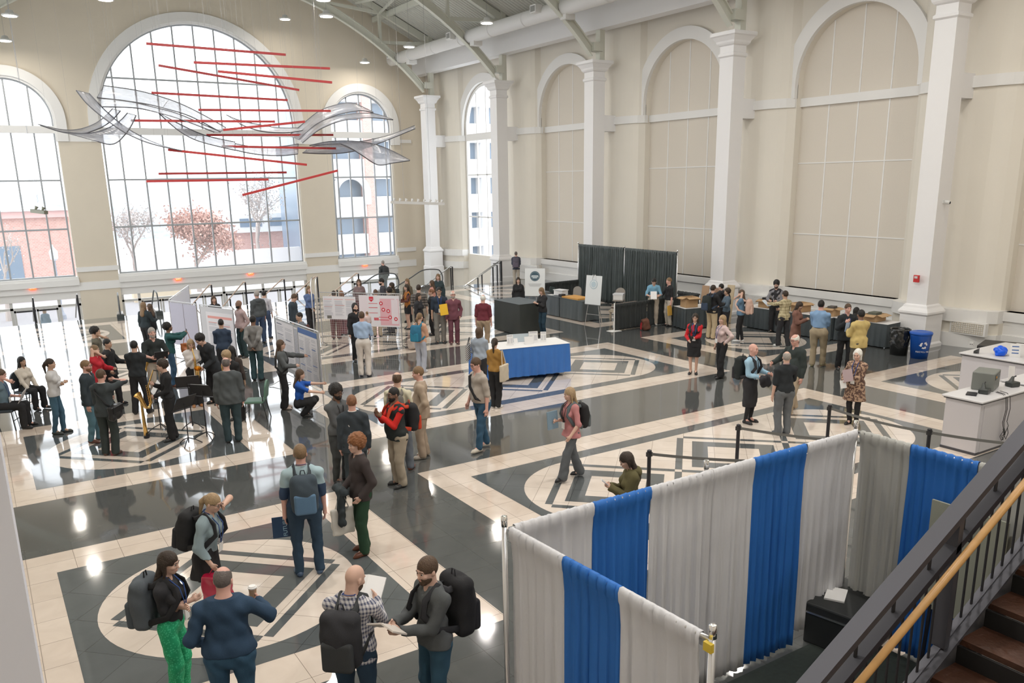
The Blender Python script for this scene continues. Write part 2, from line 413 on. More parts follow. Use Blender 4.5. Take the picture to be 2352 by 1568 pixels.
def belt(s0, s1, z0, z1, pr, extra=0, step=.2):
    m_ = MB(); n = max(1, int((s1 - s0) / step)); vs = []; fs = []
    for i in range(n + 1):
        s = s0 + (s1 - s0) * i / n; x = XE(s, 0) - extra
        vs += [(x + .1 + extra, s, z0), (x - pr, s, z0), (x - pr, s, z1), (x + .1 + extra, s, z1)]
    for i in range(n):
        k = 4 * i
        for e in range(4): fs.append((k + e, k + 4 + e, k + 4 + (e + 1) % 4, k + (e + 1) % 4))
    fs += [(0, 1, 2, 3), (4 * n + 3, 4 * n + 2, 4 * n + 1, 4 * n)]
    m_.add(vs, fs); return m_
for k, c in enumerate(COLY):
    lo, hi = c - 1.76, min(c + 1.76, WY)
    if k == 0: lo = 4.6
    trim(belt(lo, hi, 7.72, 8.05, .09))
    trim(belt(lo, hi, .78, 1.16, .42)); trim(belt(lo, hi, 0, .42, .38)); struct(belt(lo, hi, .42, .78, .30).build('wall_east_base', CREAM2))
for c in BAYS:
    mb = MB(); arch_band(mb, c, 2.38, 2.88, 8.5, 8.03, lambda s, z, d: (26.3 + d, s, z), -.16, 0.02); trim(mb)
    if c < 40:
        mb = MB(); mb.box((26.5, c - 2.38, 7.74), (26.62, c + 2.38, 8.04)); trim(mb)
        mb = MB(); mb.box((26.20, c - 2.45, 0), (26.6, c + 2.45, .42)); mb.box((26.18, c - 2.45, .85), (26.6, c + 2.45, 1.12)); mb.box((26.25, c - 2.45, .4), (26.6, c + 2.45, .9)); trim(mb)
# the side window
c = 43.45; mb = MB(); PS = lambda s, z, d: (26.35 + d, s, z)
arch_band(mb, c, 2.2, 2.36, 8.5, .9, PS, 0, .2)
for k in (-1, 0, 1): mb.box((26.4, c + 1.1 * k - .035, .9), (26.5, c + 1.1 * k + .035, 8.5 + math.sqrt(2.2 ** 2 - (1.1 * k) ** 2)))
for z in (3.2, 5.7): mb.box((26.4, c - 2.3, z - .04), (26.5, c + 2.3, z + .04))
w4 = struct(mb.build('window_4', WHITE)); MB().box((26.36, c - 2.36, 7.7), (26.6, c + 2.36, 8.1)).build('transom', WHITE, w4)
MB().box((26.44, c - 2.3, .9), (26.45, c + 2.3, 10.8)).build('pane', GLASS, w4)

# louvred vents in the base of the piers
for k, (y0, y1) in enumerate([(12.95, 14.05), (21.3, 22.4), (23.5, 24.6), (36.9, 38.6)]):
    v = empty('wall_vent', (0, 0, 0), label=['cream grille vent in the wall base behind the blue recycling bin', 'white slatted wall vent behind the curly haired woman at the tables', 'white slatted wall vent beside the tall black drape', 'white wall vent near the man with the purple backpack'][k], cat='vent')
    x = min(XE(y0, 0), XE(y1, 0)) - .30
    mb = MB(); mb.box((x - .07, y0, .42), (x + .1, y1, .82)); mb.build('vent_frame', WHITE, v)
    mb = MB()
    if k == 0:
        for i in range(15): mb.box((x - .09, y0 + .07 + i * (y1 - y0 - .14) / 14 - .008, .46), (x - .07, y0 + .07 + i * (y1 - y0 - .14) / 14 + .008, .78))
        for i in range(6): mb.box((x - .088, y0 + .06, .47 + i * .06), (x - .07, y1 - .06, .485 + i * .06))
    else:
        for i in range(9): mb.box((x - .09, y0 + .06, .45 + i * .04), (x - .07, y1 - .06, .465 + i * .04))
    mb.build('grille', WHITE if k else mat('vent_beige', (.6, .55, .46), .6), v)

# ---- columns
def column(x, y, nm='column'):
    m_ = MB(); h = .33
    prof = [(h + .15, 0), (h + .15, .1), (h + .11, .16), (h + .11, 1.0), (h + .16, 1.06), (h + .16, 1.12), (h + .12, 1.18), (h + .07, 1.24), (h + .05, 1.30), (h, 1.34), (h, 9.55), (h + .05, 9.60), (h + .05, 9.68), (h, 9.72), (h, 9.95),
            (h + .06, 9.99), (h + .10, 10.05), (h + .12, 10.12), (h + .22, 10.26), (h + .27, 10.30), (h + .27, 10.42)]
    m_.lathe(prof, sq=True); return struct(m_.build(nm, COLW, loc=(x, y, 0)), 'tall white square column with moulded capital')
for k, y in enumerate(COLY):
    if y < 10: continue
    column(24.73, y)
    if y > 38: struct(MB().box((24.25, y - .48, LZ), (25.21, y + .48, 0)).build('column_footing', COLW))
    MB().box((25.05, y - .28, 7.42), (25.84, y + .28, 8.12)).build('trim_bracket', COLW)['kind'] = 'structure'
    if y < 46:
        b = MB().box((24.9, y - .15, 10.42), (25.18, y + .15, 13.9)); struct(b.build('column_steel_post', STEEL))
b = MB().box((24.88, 47.4, 10.42), (25.16, 47.7, 13.9)); struct(b.build('column_steel_post', STEEL))
# pale pillar right beside the camera's landing
struct(MB().box((-1.1, 2.0, -.0), (-.012, 3.1, 16)).build('pillar_landing', mat('pillar_paint_grey', (.66, .67, .74), .7)), 'broad pale grey pillar at the edge of the landing')

# ---- roof: arched trusses, deck, duct, box beam
RX = 11.85
def arch_z(x): return 16.0 - (17.6 - math.sqrt(max(0, 17.6 ** 2 - (x - RX) ** 2)))
def roof_z(x): return 13.75 + .46 * (25.0 - (x if x > RX else 2 * RX - x))
for y in COLY[1:]:
    m_ = MB(); xs = [RX + 12.65 * math.sin(PI / 2 * k / 18) if False else RX - 12.65 + 25.3 * k / 40 for k in range(41)]
    top = [(x, y, arch_z(x) + .42) for x in xs]; bot = [(x, y, arch_z(x)) for x in xs]
    for seq, wd, hh in ((bot, .26, .05), (top, .26, .05)):
        for a, b in zip(seq, seq[1:]): m_.bar(a, b, wd, hh)
    for (a, b), (c_, d) in zip(zip(bot, bot[1:]), zip(top, top[1:])):
        m_.add([(a[0], y - .03, a[2]), (b[0], y - .03, b[2]), (d[0], y - .03, d[2]), (c_[0], y - .03, c_[2]), (a[0], y + .03, a[2]), (b[0], y + .03, b[2]), (d[0], y + .03, d[2]), (c_[0], y + .03, c_[2])], [(0, 1, 2, 3), (7, 6, 5, 4)])
    tr = struct(m_.build('roof_truss', STEEL), 'arched white steel roof truss')
    r_ = MB()
    for sg in (1, -1):
        E_ = lambda x: x if sg > 0 else 2 * RX - x
        r_.bar((E_(25.2), y, roof_z(25.2) - .2), (RX, y, roof_z(RX) - .2), .22, .36)
        for x in (21.8, 18.2, 15.0):
            r_.bar((E_(x), y, arch_z(x) + .4), (E_(x), y, roof_z(x) - .3), .16, .16)
        r_.bar((E_(21.8), y, arch_z(21.8) + .35), (E_(25.0), y, roof_z(25) - .35), .16, .18)
        r_.bar((E_(18.2), y, arch_z(18.2) + .35), (E_(21.8), y, roof_z(21.8) - .35), .14, .16)
        r_.bar((E_(24.75), y, arch_z(24.4) + .1), (E_(24.75), y, 11.2), .5, .5)
    r_.build('web_member', STEEL, tr)
m_ = MB()                                   # corrugated deck, ribs running down the slope
for sg in (1, -1):
    ys = []; y = 12.0
    while y < WY: ys += [(y, 0), (y + .09, 0), (y + .13, .07), (y + .22, .07)]; y += .26
    vs = []
    for x in (26.6, RX):
        X_ = x if sg > 0 else 2 * RX - x
        vs += [(X_, yy, roof_z(x) + .05 + dz) for yy, dz in ys]
    n = len(ys); m_.add(vs, [(i, i + 1, n + i + 1, n + i) for i in range(n - 1)])
struct(m_.build('ceiling', DECK))
MB().box((-4, -8, 14.2), (27, 12.0, 14.4)).build('ceiling_landing', DECK)['kind'] = 'structure'
m_ = MB()
for x in (22.3, 18.6, 15.2, 11.85, 8.4, 5.0, 1.5): m_.box((x - .09, 12, roof_z(x) - .3), (x + .09, WY, roof_z(x) - .02))
struct(m_.build('ceiling_purlins', STEEL))
for k in range(len(COLY) - 2):              # cross braces between trusses
    m_ = MB(); y0, y1 = COLY[k + 1], COLY[k + 2]
    m_.bar((21.8, y1, arch_z(21.8) + 1.9), (20.4, y0, roof_z(20.4) - .6), .1, .1); m_.bar((21.8, y0, arch_z(21.8) + 1.9), (20.4, y1, roof_z(20.4) - .6), .1, .1)
    struct(m_.build('ceiling_brace', STEEL))
m_ = MB(); m_.box((24.75, 3, 11.75), (25.35, WY, 12.75)); struct(m_.build('beam_box', COLW))
m_ = MB(); m_.box((25.3, 3, 12.6), (26.9, WY, 12.8)); struct(m_.build('ceiling_soffit', COLW))
du = empty('air_duct', (23.0, 30, 12.5), label='long round white air duct running under the roof above the columns', cat='air duct')
MB().tube([(0, -22, 0), (0, 18.7, 0)], .33, 20).build('duct_pipe', WHITE, du, smooth=True)
for yy in range(-20, 19, 3):
    MB().tube([(0, yy, 0), (0, yy + .08, 0)], .345, 20).build('duct_joint', WHITE, du, smooth=True)
for yy in (17.6, 10.2, 2.4, -4.5):
    q = MB().box((-.62, yy, -.02), (-.25, yy + .45, .32)).build('air_outlet', WHITE, du); MB().box((-.63, yy + .06, .04), (-.62, yy + .39, .27)).build('outlet_grille', mat('grille_grey', (.3, .3, .28), .6), q)
    MB().box((-.15, yy - 1.6, -.5), (.35, yy - 1.2, -.28)).build('branch_outlet', WHITE, du)

mb = MB(); sliced(mb, -8, WY, -3, 14.3, [(c, 2.38, 8.5, .9) for c in BAYS[2:]], lambda s, z, d: (-3.0 - d, s, z), .3); struct(mb.build('wall_west', CREAM2))  # unseen wall; arches left open only where side daylight is wanted
# ---- light from the landing side
struct(MB().box((-4, -8.3, -.3), (27, -8, 14.3)).build('wall_south', CREAM2))
struct(MB().box((26.4, -8, -.3), (26.7, 3.0, 14.3)).build('wall_east_near', CREAM2))

# ================================================================= PEOPLE (smooth-blended limbs meshed as one continuous surface)
V3 = lambda *a: np.array(a, dtype=float)
def rotm(rx=0, ry=0, rz=0):
    cx, sx, cy, sy, cz, sz = math.cos(rx), math.sin(rx), math.cos(ry), math.sin(ry), math.cos(rz), math.sin(rz)
    return (np.array([[cz, -sz, 0], [sz, cz, 0], [0, 0, 1]]) @ np.array([[cy, 0, sy], [0, 1, 0], [-sy, 0, cy]]) @ np.array([[1, 0, 0], [0, cx, -sx], [0, sx, cx]]))
class Cone:          # round cone, optionally flattened along the frame's y axis
    def __init__(s, a, b, ra, rb, R=None, sy=1., k=.02):
        s.a, s.b, s.ra, s.rb, s.R, s.sy, s.k = np.asarray(a, float), np.asarray(b, float), ra, rb, R, sy, k
    def d(s, p):
        a, b = s.a, s.b
        if s.R is not None: p = p @ s.R; a = a @ s.R; b = b @ s.R
        if s.sy != 1: q = V3(1, 1 / s.sy, 1); p = p * q; a = a * q; b = b * q
        ba = b - a; L2 = ba @ ba + 1e-12; pa = p - a
        h = np.clip((pa @ ba) / L2, 0, 1)
        d = np.sqrt(((pa - h[:, None] * ba) ** 2).sum(1)) - (s.ra + (s.rb - s.ra) * h)
        return d * (s.sy if s.sy < 1 else 1)
    def mv(s): return s
class Ell:
    def __init__(s, c, r, R=None, k=.02): s.c, s.r, s.R, s.k = np.asarray(c, float), np.asarray(r, float), R, k
    def d(s, p):
        q = p - s.c
        if s.R is not None: q = q @ s.R
        k0 = np.sqrt(((q / s.r) ** 2).sum(1)); k1 = np.sqrt(((q / s.r ** 2) ** 2).sum(1)) + 1e-9
        return k0 * (k0 - 1) / k1
class Box:
    def __init__(s, c, h, R=None, r=.01, k=.005): s.c, s.h, s.R, s.r, s.k = np.asarray(c, float), np.asarray(h, float), R, r, k
    def d(s, p):
        q = p - s.c
        if s.R is not None: q = q @ s.R
        q = np.abs(q) - s.h + s.r
        return np.sqrt((np.maximum(q, 0) ** 2).sum(1)) + np.minimum(q.max(1), 0) - s.r
def smin(a, b, k):
    h = np.clip(.5 + .5 * (b - a) / k, 0, 1); return b + (a - b) * h - k * h * (1 - h)

def sdf_mesh(prims, lo, hi, vox, cuts=(), subs=(), fold=0, seed=0, rough=0, ):
    """surface nets over a block-sparse field; cuts = half-spaces (n, d) kept where n.p < d; subs = carved prims"""
    lo = np.asarray(lo, float) - 2 * vox; hi = np.asarray(hi, float) + 2 * vox
    B = 8; n = np.ceil((hi - lo) / vox / B).astype(int) * B + 1
    f = np.full(n, 1., np.float32); h = B * vox; rad = h * .5 * math.sqrt(3)
    cx = [lo[i] + h * (np.arange((n[i] - 1) // B) + .5) for i in range(3)]
    G = np.stack(np.meshgrid(*cx, indexing='ij'), -1).reshape(-1, 3)
    ds = np.array([q.d(G) for q in prims]); dmin = ds.min(0)
    act = np.where(np.abs(dmin) < rad * 1.25 + .03)[0]
    ins = np.where(dmin <= -(rad * 1.25 + .03))[0]
    nb = [(n[i] - 1) // B for i in range(3)]
    def ijk(a): return a // (nb[1] * nb[2]), (a // nb[2]) % nb[1], a % nb[2]
    for a in ins:
        i, j, k = ijk(a); f[i * B:i * B + B + 1, j * B:j * B + B + 1, k * B:k * B + B + 1] = -1
    g = np.arange(B + 1) * vox; gg = np.stack(np.meshgrid(g, g, g, indexing='ij'), -1).reshape(-1, 3)
    rs = np.random.RandomState(seed); ph = rs.rand(8) * 6.28
    cutfar = [(np.asarray(nn, float), dd) for nn, dd in cuts]
    for a in act:
        i, j, k = ijk(a); o = lo + V3(i, j, k) * h; P = gg + o; use = np.where(ds[:, a] < rad * 1.3 + .06)[0]
        d = None
        for u in use:
            q = prims[u].d(P); d = q if d is None else smin(d, q, prims[u].k)
        if d is None: continue
        if fold:
            w_ = np.sin(P[:, 0] * 37 + P[:, 2] * 6 + ph[0] + 2 * np.sin(P[:, 2] * 11 + ph[1])) * np.sin(P[:, 1] * 27 + P[:, 2] * 9 + ph[2]) + .6 * np.sin(P[:, 2] * 33 + P[:, 0] * 14 + ph[3]) * np.sin(P[:, 0] * 17 - P[:, 1] * 21 + ph[4])
            d = d + fold * w_
        if rough:
            d = d + rough * (np.sin(P[:, 0] * 78 + ph[5] + 2 * np.sin(P[:, 2] * 50)) * np.sin(P[:, 1] * 72 + ph[6] + np.sin(P[:, 0] * 60)) * np.sin(P[:, 2] * 75 + ph[7]))
        for s_ in subs: d = np.maximum(d, -s_.d(P))
        for nn, dd in cutfar: d = np.maximum(d, P @ nn - dd)
        f[i * B:i * B + B + 1, j * B:j * B + B + 1, k * B:k * B + B + 1] = d.reshape(B + 1, B + 1, B + 1)
    s = f < 0
    c = np.zeros(np.array(n) - 1, np.uint8)
    for dx in (0, 1):
        for dy in (0, 1):
            for dz in (0, 1): c += s[dx:n[0] - 1 + dx, dy:n[1] - 1 + dy, dz:n[2] - 1 + dz]
    ci = np.argwhere((c > 0) & (c < 8))
    if len(ci) == 0: return np.zeros((0, 3)), np.zeros((0, 4), int)
    idx = -np.ones(c.shape, np.int32); idx[ci[:, 0], ci[:, 1], ci[:, 2]] = np.arange(len(ci))
    acc = np.zeros((len(ci), 3)); cnt = np.zeros(len(ci))
    cor = [(a, b, e) for a in (0, 1) for b in (0, 1) for e in (0, 1)]
    for p in cor:
        for ax in range(3):
            if p[ax]: continue
            q = list(p); q[ax] = 1
            fa = f[ci[:, 0] + p[0], ci[:, 1] + p[1], ci[:, 2] + p[2]]; fb_ = f[ci[:, 0] + q[0], ci[:, 1] + q[1], ci[:, 2] + q[2]]
            m_ = (fa < 0) != (fb_ < 0); t = np.where(m_, fa / (fa - fb_ + 1e-12), 0)
            pt = np.tile(np.array(p, float), (len(ci), 1)); pt[:, ax] = t
            acc += pt * m_[:, None]; cnt += m_
    vs = (ci + acc / np.maximum(cnt, 1)[:, None]) * vox + lo
    F = []
    for ax in range(3):
        sl0 = [slice(None)] * 3; sl1 = [slice(None)] * 3; sl0[ax] = slice(0, -1); sl1[ax] = slice(1, None)
        e = np.argwhere(s[tuple(sl0)] != s[tuple(sl1)])
        b, g_ = [x for x in range(3) if x != ax]
        ok = (e[:, b] > 0) & (e[:, g_] > 0) & (e[:, b] < n[b] - 1) & (e[:, g_] < n[g_] - 1); e = e[ok]
        if not len(e): continue
        def at(db, dg):
            q = e.copy(); q[:, b] += db; q[:, g_] += dg; return idx[q[:, 0], q[:, 1], q[:, 2]]
        q4 = np.stack([at(-1, -1), at(0, -1), at(0, 0), at(-1, 0)], 1)
        flip = s[e[:, 0], e[:, 1], e[:, 2]] == (ax == 1)
        q4[flip] = q4[flip][:, ::-1]; F.append(q4[(q4 >= 0).all(1)])
    return vs, np.concatenate(F)
def np_obj(name, vf, m, parent=None, matf=None):
    v, q = vf; me = bpy.data.meshes.new(name)
    me.vertices.add(len(v)); me.vertices.foreach_set('co', np.asarray(v, np.float32).ravel())
    me.loops.add(len(q) * 4); me.loops.foreach_set('vertex_index', np.asarray(q, np.int32).ravel())
    me.polygons.add(len(q)); me.polygons.foreach_set('loop_start', np.arange(0, len(q) * 4, 4, dtype=np.int32))
    me.polygons.foreach_set('loop_total', np.full(len(q), 4, np.int32)); me.update(calc_edges=True)
    me.polygons.foreach_set('use_smooth', np.ones(len(q), bool))
    return link(name, me, m, parent)

def ik(A, T, l1, l2, pole):
    A = np.asarray(A, float); T = np.asarray(T, float); v = T - A; L = np.linalg.norm(v); L = min(max(L, .12), (l1 + l2) * .995); v = v / (np.linalg.norm(v) + 1e-9)
    T = A + v * L; x = (l1 * l1 - l2 * l2 + L * L) / (2 * L); hh = math.sqrt(max(0, l1 * l1 - x * x))
    p = np.asarray(pole, float); p = p - v * (p @ v); p /= np.linalg.norm(p) + 1e-9
    return A + v * x + p * hh, T

SKIN = {'p': (.62, .40, .31), 'r': (.66, .38, .31), 't': (.50, .32, .23), 'b': (.22, .125, .085), 'a': (.58, .40, .29)}
HAIRC = {'bl': (.012, .010, .009), 'db': (.035, .022, .014), 'br': (.085, .050, .028), 'lb': (.20, .125, .065), 'bd': (.36, .25, .14), 'gr': (.34, .31, .28), 'wh': (.78, .74, .68), 'rd': (.24, .095, .035), 'au': (.22, .10, .05), 'dg': (.13, .11, .10)}
def cloth(col, sheen=.0):
    if isinstance(col, bpy.types.Material): return col
    col = tuple(c * .95 + .014 for c in col)  # lifts every cloth colour, painting the hall's haze into dark clothes
    return mat('cloth_%02d_%02d_%02d' % tuple(int(c * 99) for c in col), col, .85, var=.10, vscale=9, bump=.18, bscale=160, spec=.25)
def skinmat(k): return mat('skin_' + k, SKIN[k], .55, var=.06, vscale=14, spec=.35)
def hairmat(k): return mat('hair_' + k, HAIRC[k], .5, var=.35, vscale=38, bump=.5, bscale=90, spec=.4)
ARMS = {'down': (.23, .03, .82, 1), 'front': (.07, .27, 1.10, 1), 'phone': (.05, .30, 1.22, 1), 'high': (.10, .42, 1.50, 1), 'cross': (-.07, .185, 1.17, 1), 'pocket': (.20, .07, .93, 1), 'face': (.03, .17, 1.50, 1),
        'hip': (.21, .03, 1.03, 0), 'reach': (.16, .52, 1.30, 1), 'back': (.03, -.19, .95, 1), 'clasp': (.01, .21, .93, 1), 'belly': (.10, .22, 1.02, 1), 'out': (.42, .30, 1.15, 1), 'hold': (.16, .33, 1.12, 1), 'lap': (.12, .38, .70, 1), 'forehead': (.13, .11, 1.57, 0), 'side': (.30, .12, .98, 1), 'sax': (.06, .26, 1.02, 1), 'saxu': (.02, .24, 1.25, 1)}
person_n = 0
def person(label, pos, phi, h=1.72, sex='m', skin='p', hair=('short', 'br'), top=('shirt', (.3, .3, .3)), sleeve=1., hem=None, inner=None, bottom=('trousers', (.05, .05, .06)), shoes=(.03, .03, .03),
           L='down', R='down', lean=0., side=0., head=(0, 0), w=1., step=None, stand=.20, lanyard=None, glasses=False, beard=None, belt=None, group=None, z0=0., sit=False, crouch=False, vox=None, neck_open=0., bag=None, strap=None, cat='person'):
    """phi: 0 faces the camera, 90 turns towards the right of the picture, 180 shows the back"""
    global person_n
    person_n += 1; seed = person_n
    x, y = pos[:2]; dist = math.hypot(x, y); s = h / 1.75; fem = sex == 'f'
    vx = vox or (.0095 if dist < 14 else .0125 if dist < 21 else .016 if dist < 28 else .021)
    ang = math.atan2(-y, -x) + math.radians(phi) - PI / 2
    sw = (.152 if fem else .178) * (1 + (w - 1) * .80); tw = w * (.93 if fem else 1.)
    hipz = .93
    if sit: hipz = .53
    if crouch: hipz = .36
    pel = V3(0, -.02 if not sit else -.05, hipz)
    Rt = rotm(-lean, side, 0)                                # torso frame: lean forward is +y
    def T(v): return (pel + Rt @ (np.asarray(v, float) - V3(0, -.02, .93))) * s
    P = lambda *v: np.array(v) * s
    Rn = Rt
    # head
    hy, hp = math.radians(head[0]), math.radians(head[1]); nk = T((0, -.005, 1.50)); Rh = Rt @ rotm(-hp, 0, hy) if not isinstance(hy, tuple) else Rt
    if abs(lean) > .3: Rh = rotm(-lean * .55 - hp, 0, hy)
    H0 = nk + Rh @ V3(0, .02, .135) * s                      # head centre
    if not (sit or crouch) and abs(lean) > .05:      # keep the head over the given point when the body leans
        ca, sa = math.cos(ang), math.sin(ang); x -= ca * H0[0] - sa * (H0[1] - .03); y -= sa * H0[0] + ca * (H0[1] - .03)
    Hd = lambda *v: H0 + Rh @ (np.array(v) * s)
    # legs
    hj = [T((sg * .095 * tw, -.02, .91)) for sg in (-1, 1)]
    st = stand * (.75 if fem else 1)
    fx = step or ((0., 0.), (0., 0.))                         # (forward, out) per foot: left, right
    feet = []; knees = []
    for i, sg in enumerate((-1, 1)):
        f_, o_ = fx[i]
        if sit: an = P(sg * (.13 + o_), .36 + f_, .10); pole = V3(0, .3, 1)
        elif crouch: an = P(sg * .10, .10 + f_, .10 + (.03 if i else 0)); pole = V3(sg * .25, 1, .4)
        else: an = P(sg * (st / 2 + o_), f_ - .01, .09); pole = V3(sg * .12, 1, 0)
        an = an + (P(0, pel[1], 0) if not (sit or crouch) else 0)
        if not (sit or crouch): an[0] += 0
        kn, an = ik(hj[i], an, .414 * s, .414 * s, pole); feet.append(an); knees.append(kn)
    # arms
    sh = [T((sg * sw, -.01, 1.385)) for sg in (-1, 1)]; el = []; wr = []
    for i, (sg, a) in enumerate(((-1, L), (1, R))):
        t = ARMS[a] if isinstance(a, str) else a
        if len(t) == 3: t = tuple(t) + (1,)
        tgt = T((sg * t[0] * (1 + (w - 1) * .6 if t[0] > .15 else 1), t[1] * (1 + (w - 1) * .8), t[2]))
        pole = Rt @ (V3(sg * .55, -1, -.25) if t[3] else V3(sg * 1, -.25, -.1))
        e, q = ik(sh[i], tgt, .285 * s, .255 * s, pole); el.append(e); wr.append(q)
    skinp = []; A = skinp.append; hs = s * (.96 if fem else 1)
    # --- body (one surface)
    A(Ell(Hd(0, -.012, .025), V3(.074, .096, .098) * hs, Rh, .02)); A(Ell(Hd(0, .018, -.035), V3(.060, .074, .078) * hs, Rh, .03)); A(Ell(Hd(0, .060, -.088), V3(.026, .022, .020) * hs, Rh, .03))
    A(Cone(Hd(0, .086, .008), Hd(0, .103, -.028), .008 * hs, .0125 * hs, k=.012)); A(Ell(Hd(0, .078, .030), V3(.050, .016, .013) * hs, Rh, .015))
    for sg in (-1, 1):
        A(Ell(Hd(sg * .078, -.012, -.010), V3(.010, .020, .031) * hs, Rh @ rotm(0, 0, sg * .3), .008)); A(Ell(Hd(sg * .042, .066, -.022), V3(.021, .018, .018) * hs, Rh, .02))
    A(Cone(Hd(0, .077, -.062), Hd(0, .081, -.062), .014 * hs, .014 * hs, k=.012))
    A(Cone(T((0, -.01, 1.42)), Hd(0, -.018, -.07), (.060 if not fem else .052) * s * (1 + (w - 1) * .5), (.056 if not fem else .047) * s, k=.03))
    A(Cone(sh[0], sh[1], .034 * s * tw, .034 * s * tw, k=.03)); [A(Cone(T((sg * .03, -.015, 1.465)), T((sg * sw * .85, -.015, 1.39)), .036 * s, .030 * s, k=.02)) for sg in (-1, 1)]; A(Cone(T((0, 0, 1.33)), T((0, 0, 1.18)), .125 * s * tw, .11 * s * tw, Rt, .68, .06)); A(Cone(T((0, 0, 1.10)), T((0, 0, .98)), .10 * s * tw, .125 * s * tw, Rt, .72, .06))
    if fem:
        for sg in (-1, 1): A(Ell(T((sg * .075, .085, 1.27)), V3(.065, .05, .06) * s, Rt, .04))
    if w > 1.08: A(Ell(T((0, .06, 1.07)), V3(.13 * w, .10 * w, .16) * s, Rt, .06))
    for i in (0, 1):
        A(Cone(hj[i], knees[i], .082 * s * tw, .052 * s, k=.03)); A(Cone(knees[i], feet[i], .052 * s, .035 * s, k=.02))
        A(Cone(feet[i], feet[i] + P(0, .09, -.05), .036 * s, .028 * s, k=.02))
        A(Cone(sh[i], el[i], .037 * s * (1 + (w - 1) * .7), .038 * s * (1 + (w - 1) * .5), k=.03)); A(Cone(el[i], wr[i], .038 * s * (1 + (w - 1) * .4), .026 * s, k=.02))
    hands = []
    for i, sg in enumerate((-1, 1)):
        fd = wr[i] - el[i]; fd /= np.linalg.norm(fd); up = V3(0, 0, 1.)
        a_ = L if i == 0 else R; hang = fd[2] < -.75
        lat = V3(sg, 0, 0) if hang else up                    # thumb side direction
        if hang: lat = V3(0, 1, 0)
        lat = lat - fd * (lat @ fd); lat /= np.linalg.norm(lat); nrm = np.cross(fd, lat) * sg   # towards the palm side
        if (nrm @ V3(-sg, 0, 0)) < 0 and hang: nrm = -nrm
        if not hang and nrm @ V3(-sg, 0.3, 0) < 0: nrm = -nrm
        ho = wr[i]; q = .9 * s if fem else s
        A(Cone(ho, ho + fd * .05 * q, .024 * q, .030 * q, k=.015)); pc = ho + fd * .055 * q
        A(Cone(pc + lat * .022 * q, pc - lat * .022 * q, .017 * q, .016 * q, k=.012))
        curl = .5 if hang else .9
        for j, (o_, ln) in enumerate(((.031, .070), (.011, .078), (-.010, .073), (-.030, .058))):
            r0 = ho + fd * .085 * q + lat * o_ * q; d1 = fd * math.cos(curl * .55) + nrm * math.sin(curl * .55); d2 = fd * math.cos(curl * 1.35) + nrm * math.sin(curl * 1.35)
            m1 = r0 + d1 * ln * .52 * q; A(Cone(r0 - fd * .02 * q, m1, .0100 * q, .0090 * q, k=.004)); A(Cone(m1, m1 + d2 * ln * .48 * q, .0090 * q, .0075 * q, k=.004))
        th = ho + fd * .03 * q + lat * .026 * q; m1 = th + (fd * .7 + lat * .7 + nrm * .25) * .035 * q; A(Cone(th, m1, .013 * q, .0105 * q, k=.008)); A(Cone(m1, m1 + (fd * .9 + lat * .15 + nrm * .4) * .032 * q, .0105 * q, .008 * q, k=.005))
        hands.append((ho + fd * .09 * q + nrm * .025 * q, fd, lat, nrm))
    pts = np.array([H0, *feet, *knees, *el, *wr, *sh, hands[0][0], hands[1][0], T((0, .15, .95)), T((0, -.15, .95))])
    lo, hi = pts.min(0) - .16, pts.max(0) + .16; lo[2] = max(lo[2], -.02)
    m_s = skinmat(skin)
    body = np_obj(cat, sdf_mesh(skinp, lo, hi, vx, seed=seed), m_s)
    body.location = (x, y, z0); body.rotation_euler = (0, 0, ang); tag(body, label, cat, group)
    face = abs((phi + head[0] * -1 + 180) % 360 - 180) < 125
    if face and dist < 34:
        we = mat('eye_white', (.55, .52, .50), .3); ir = mat('iris_dark', (.03, .02, .015), .2); lip = mat('lips_' + skin, tuple(c * f_ for c, f_ in zip(SKIN[skin], (.85, .62, .62))), .5)
        for sg in (-1, 1):
            e = MB(); c0 = Hd(sg * .029, .079, .008); n_ = 8; r_ = .0115 * s
            e.lathe([(r_ * math.sin(PI * k / 6), -r_ * math.cos(PI * k / 6)) for k in range(1, 6)], 10); e.m[-1] = 1
            for q in range(len(e.f) - 2 - 10, len(e.f)): e.m[q] = 1 if q != len(e.f) - 2 else 0
            Rz = Matrix((Rh @ rotm(-PI / 2)).tolist()); e.v = [tuple(Rz @ Vector(v) + Vector(c0)) for v in e.v]; e.build('eye', [we, ir], body, smooth=True)
            eb = MB().tube([Hd(sg * .012, .094, .031), Hd(sg * .030, .092, .037), Hd(sg * .048, .080, .030)], [.003 * s, .0042 * s, .002 * s], 6); eb.build('eyebrow', hairmat(hair[1] if hair[1] in ('bl', 'db', 'gr') else 'br'), body, smooth=True)
        MB().tube([Hd(-.022, .081, -.058), Hd(-.008, .0935, -.057), Hd(0, .0945, -.058), Hd(.008, .0935, -.057), Hd(.022, .081, -.058)], [.003 * s, .0062 * s, .0055 * s, .0062 * s, .003 * s], 8).build('lips', lip, body, smooth=True)
    if glasses:
        g = MB()
        for sg in (-1, 1): g.tube([Hd(sg * .032 + .024 * math.cos(t), .102, .006 + .018 * math.sin(t)) for t in [2 * PI * k / 12 for k in range(13)]], .0028, 5, cap=False); g.tube([Hd(sg * .056, .098, .01), Hd(sg * .080, .0, .012)], .0028, 5)
        g.tube([Hd(-.008, .104, .01), Hd(.008, .104, .01)], .003, 5); g.build('glasses', mat('spectacle_frame', (.05, .03, .03), .3), body)
    # --- hair
    ht, hc = hair
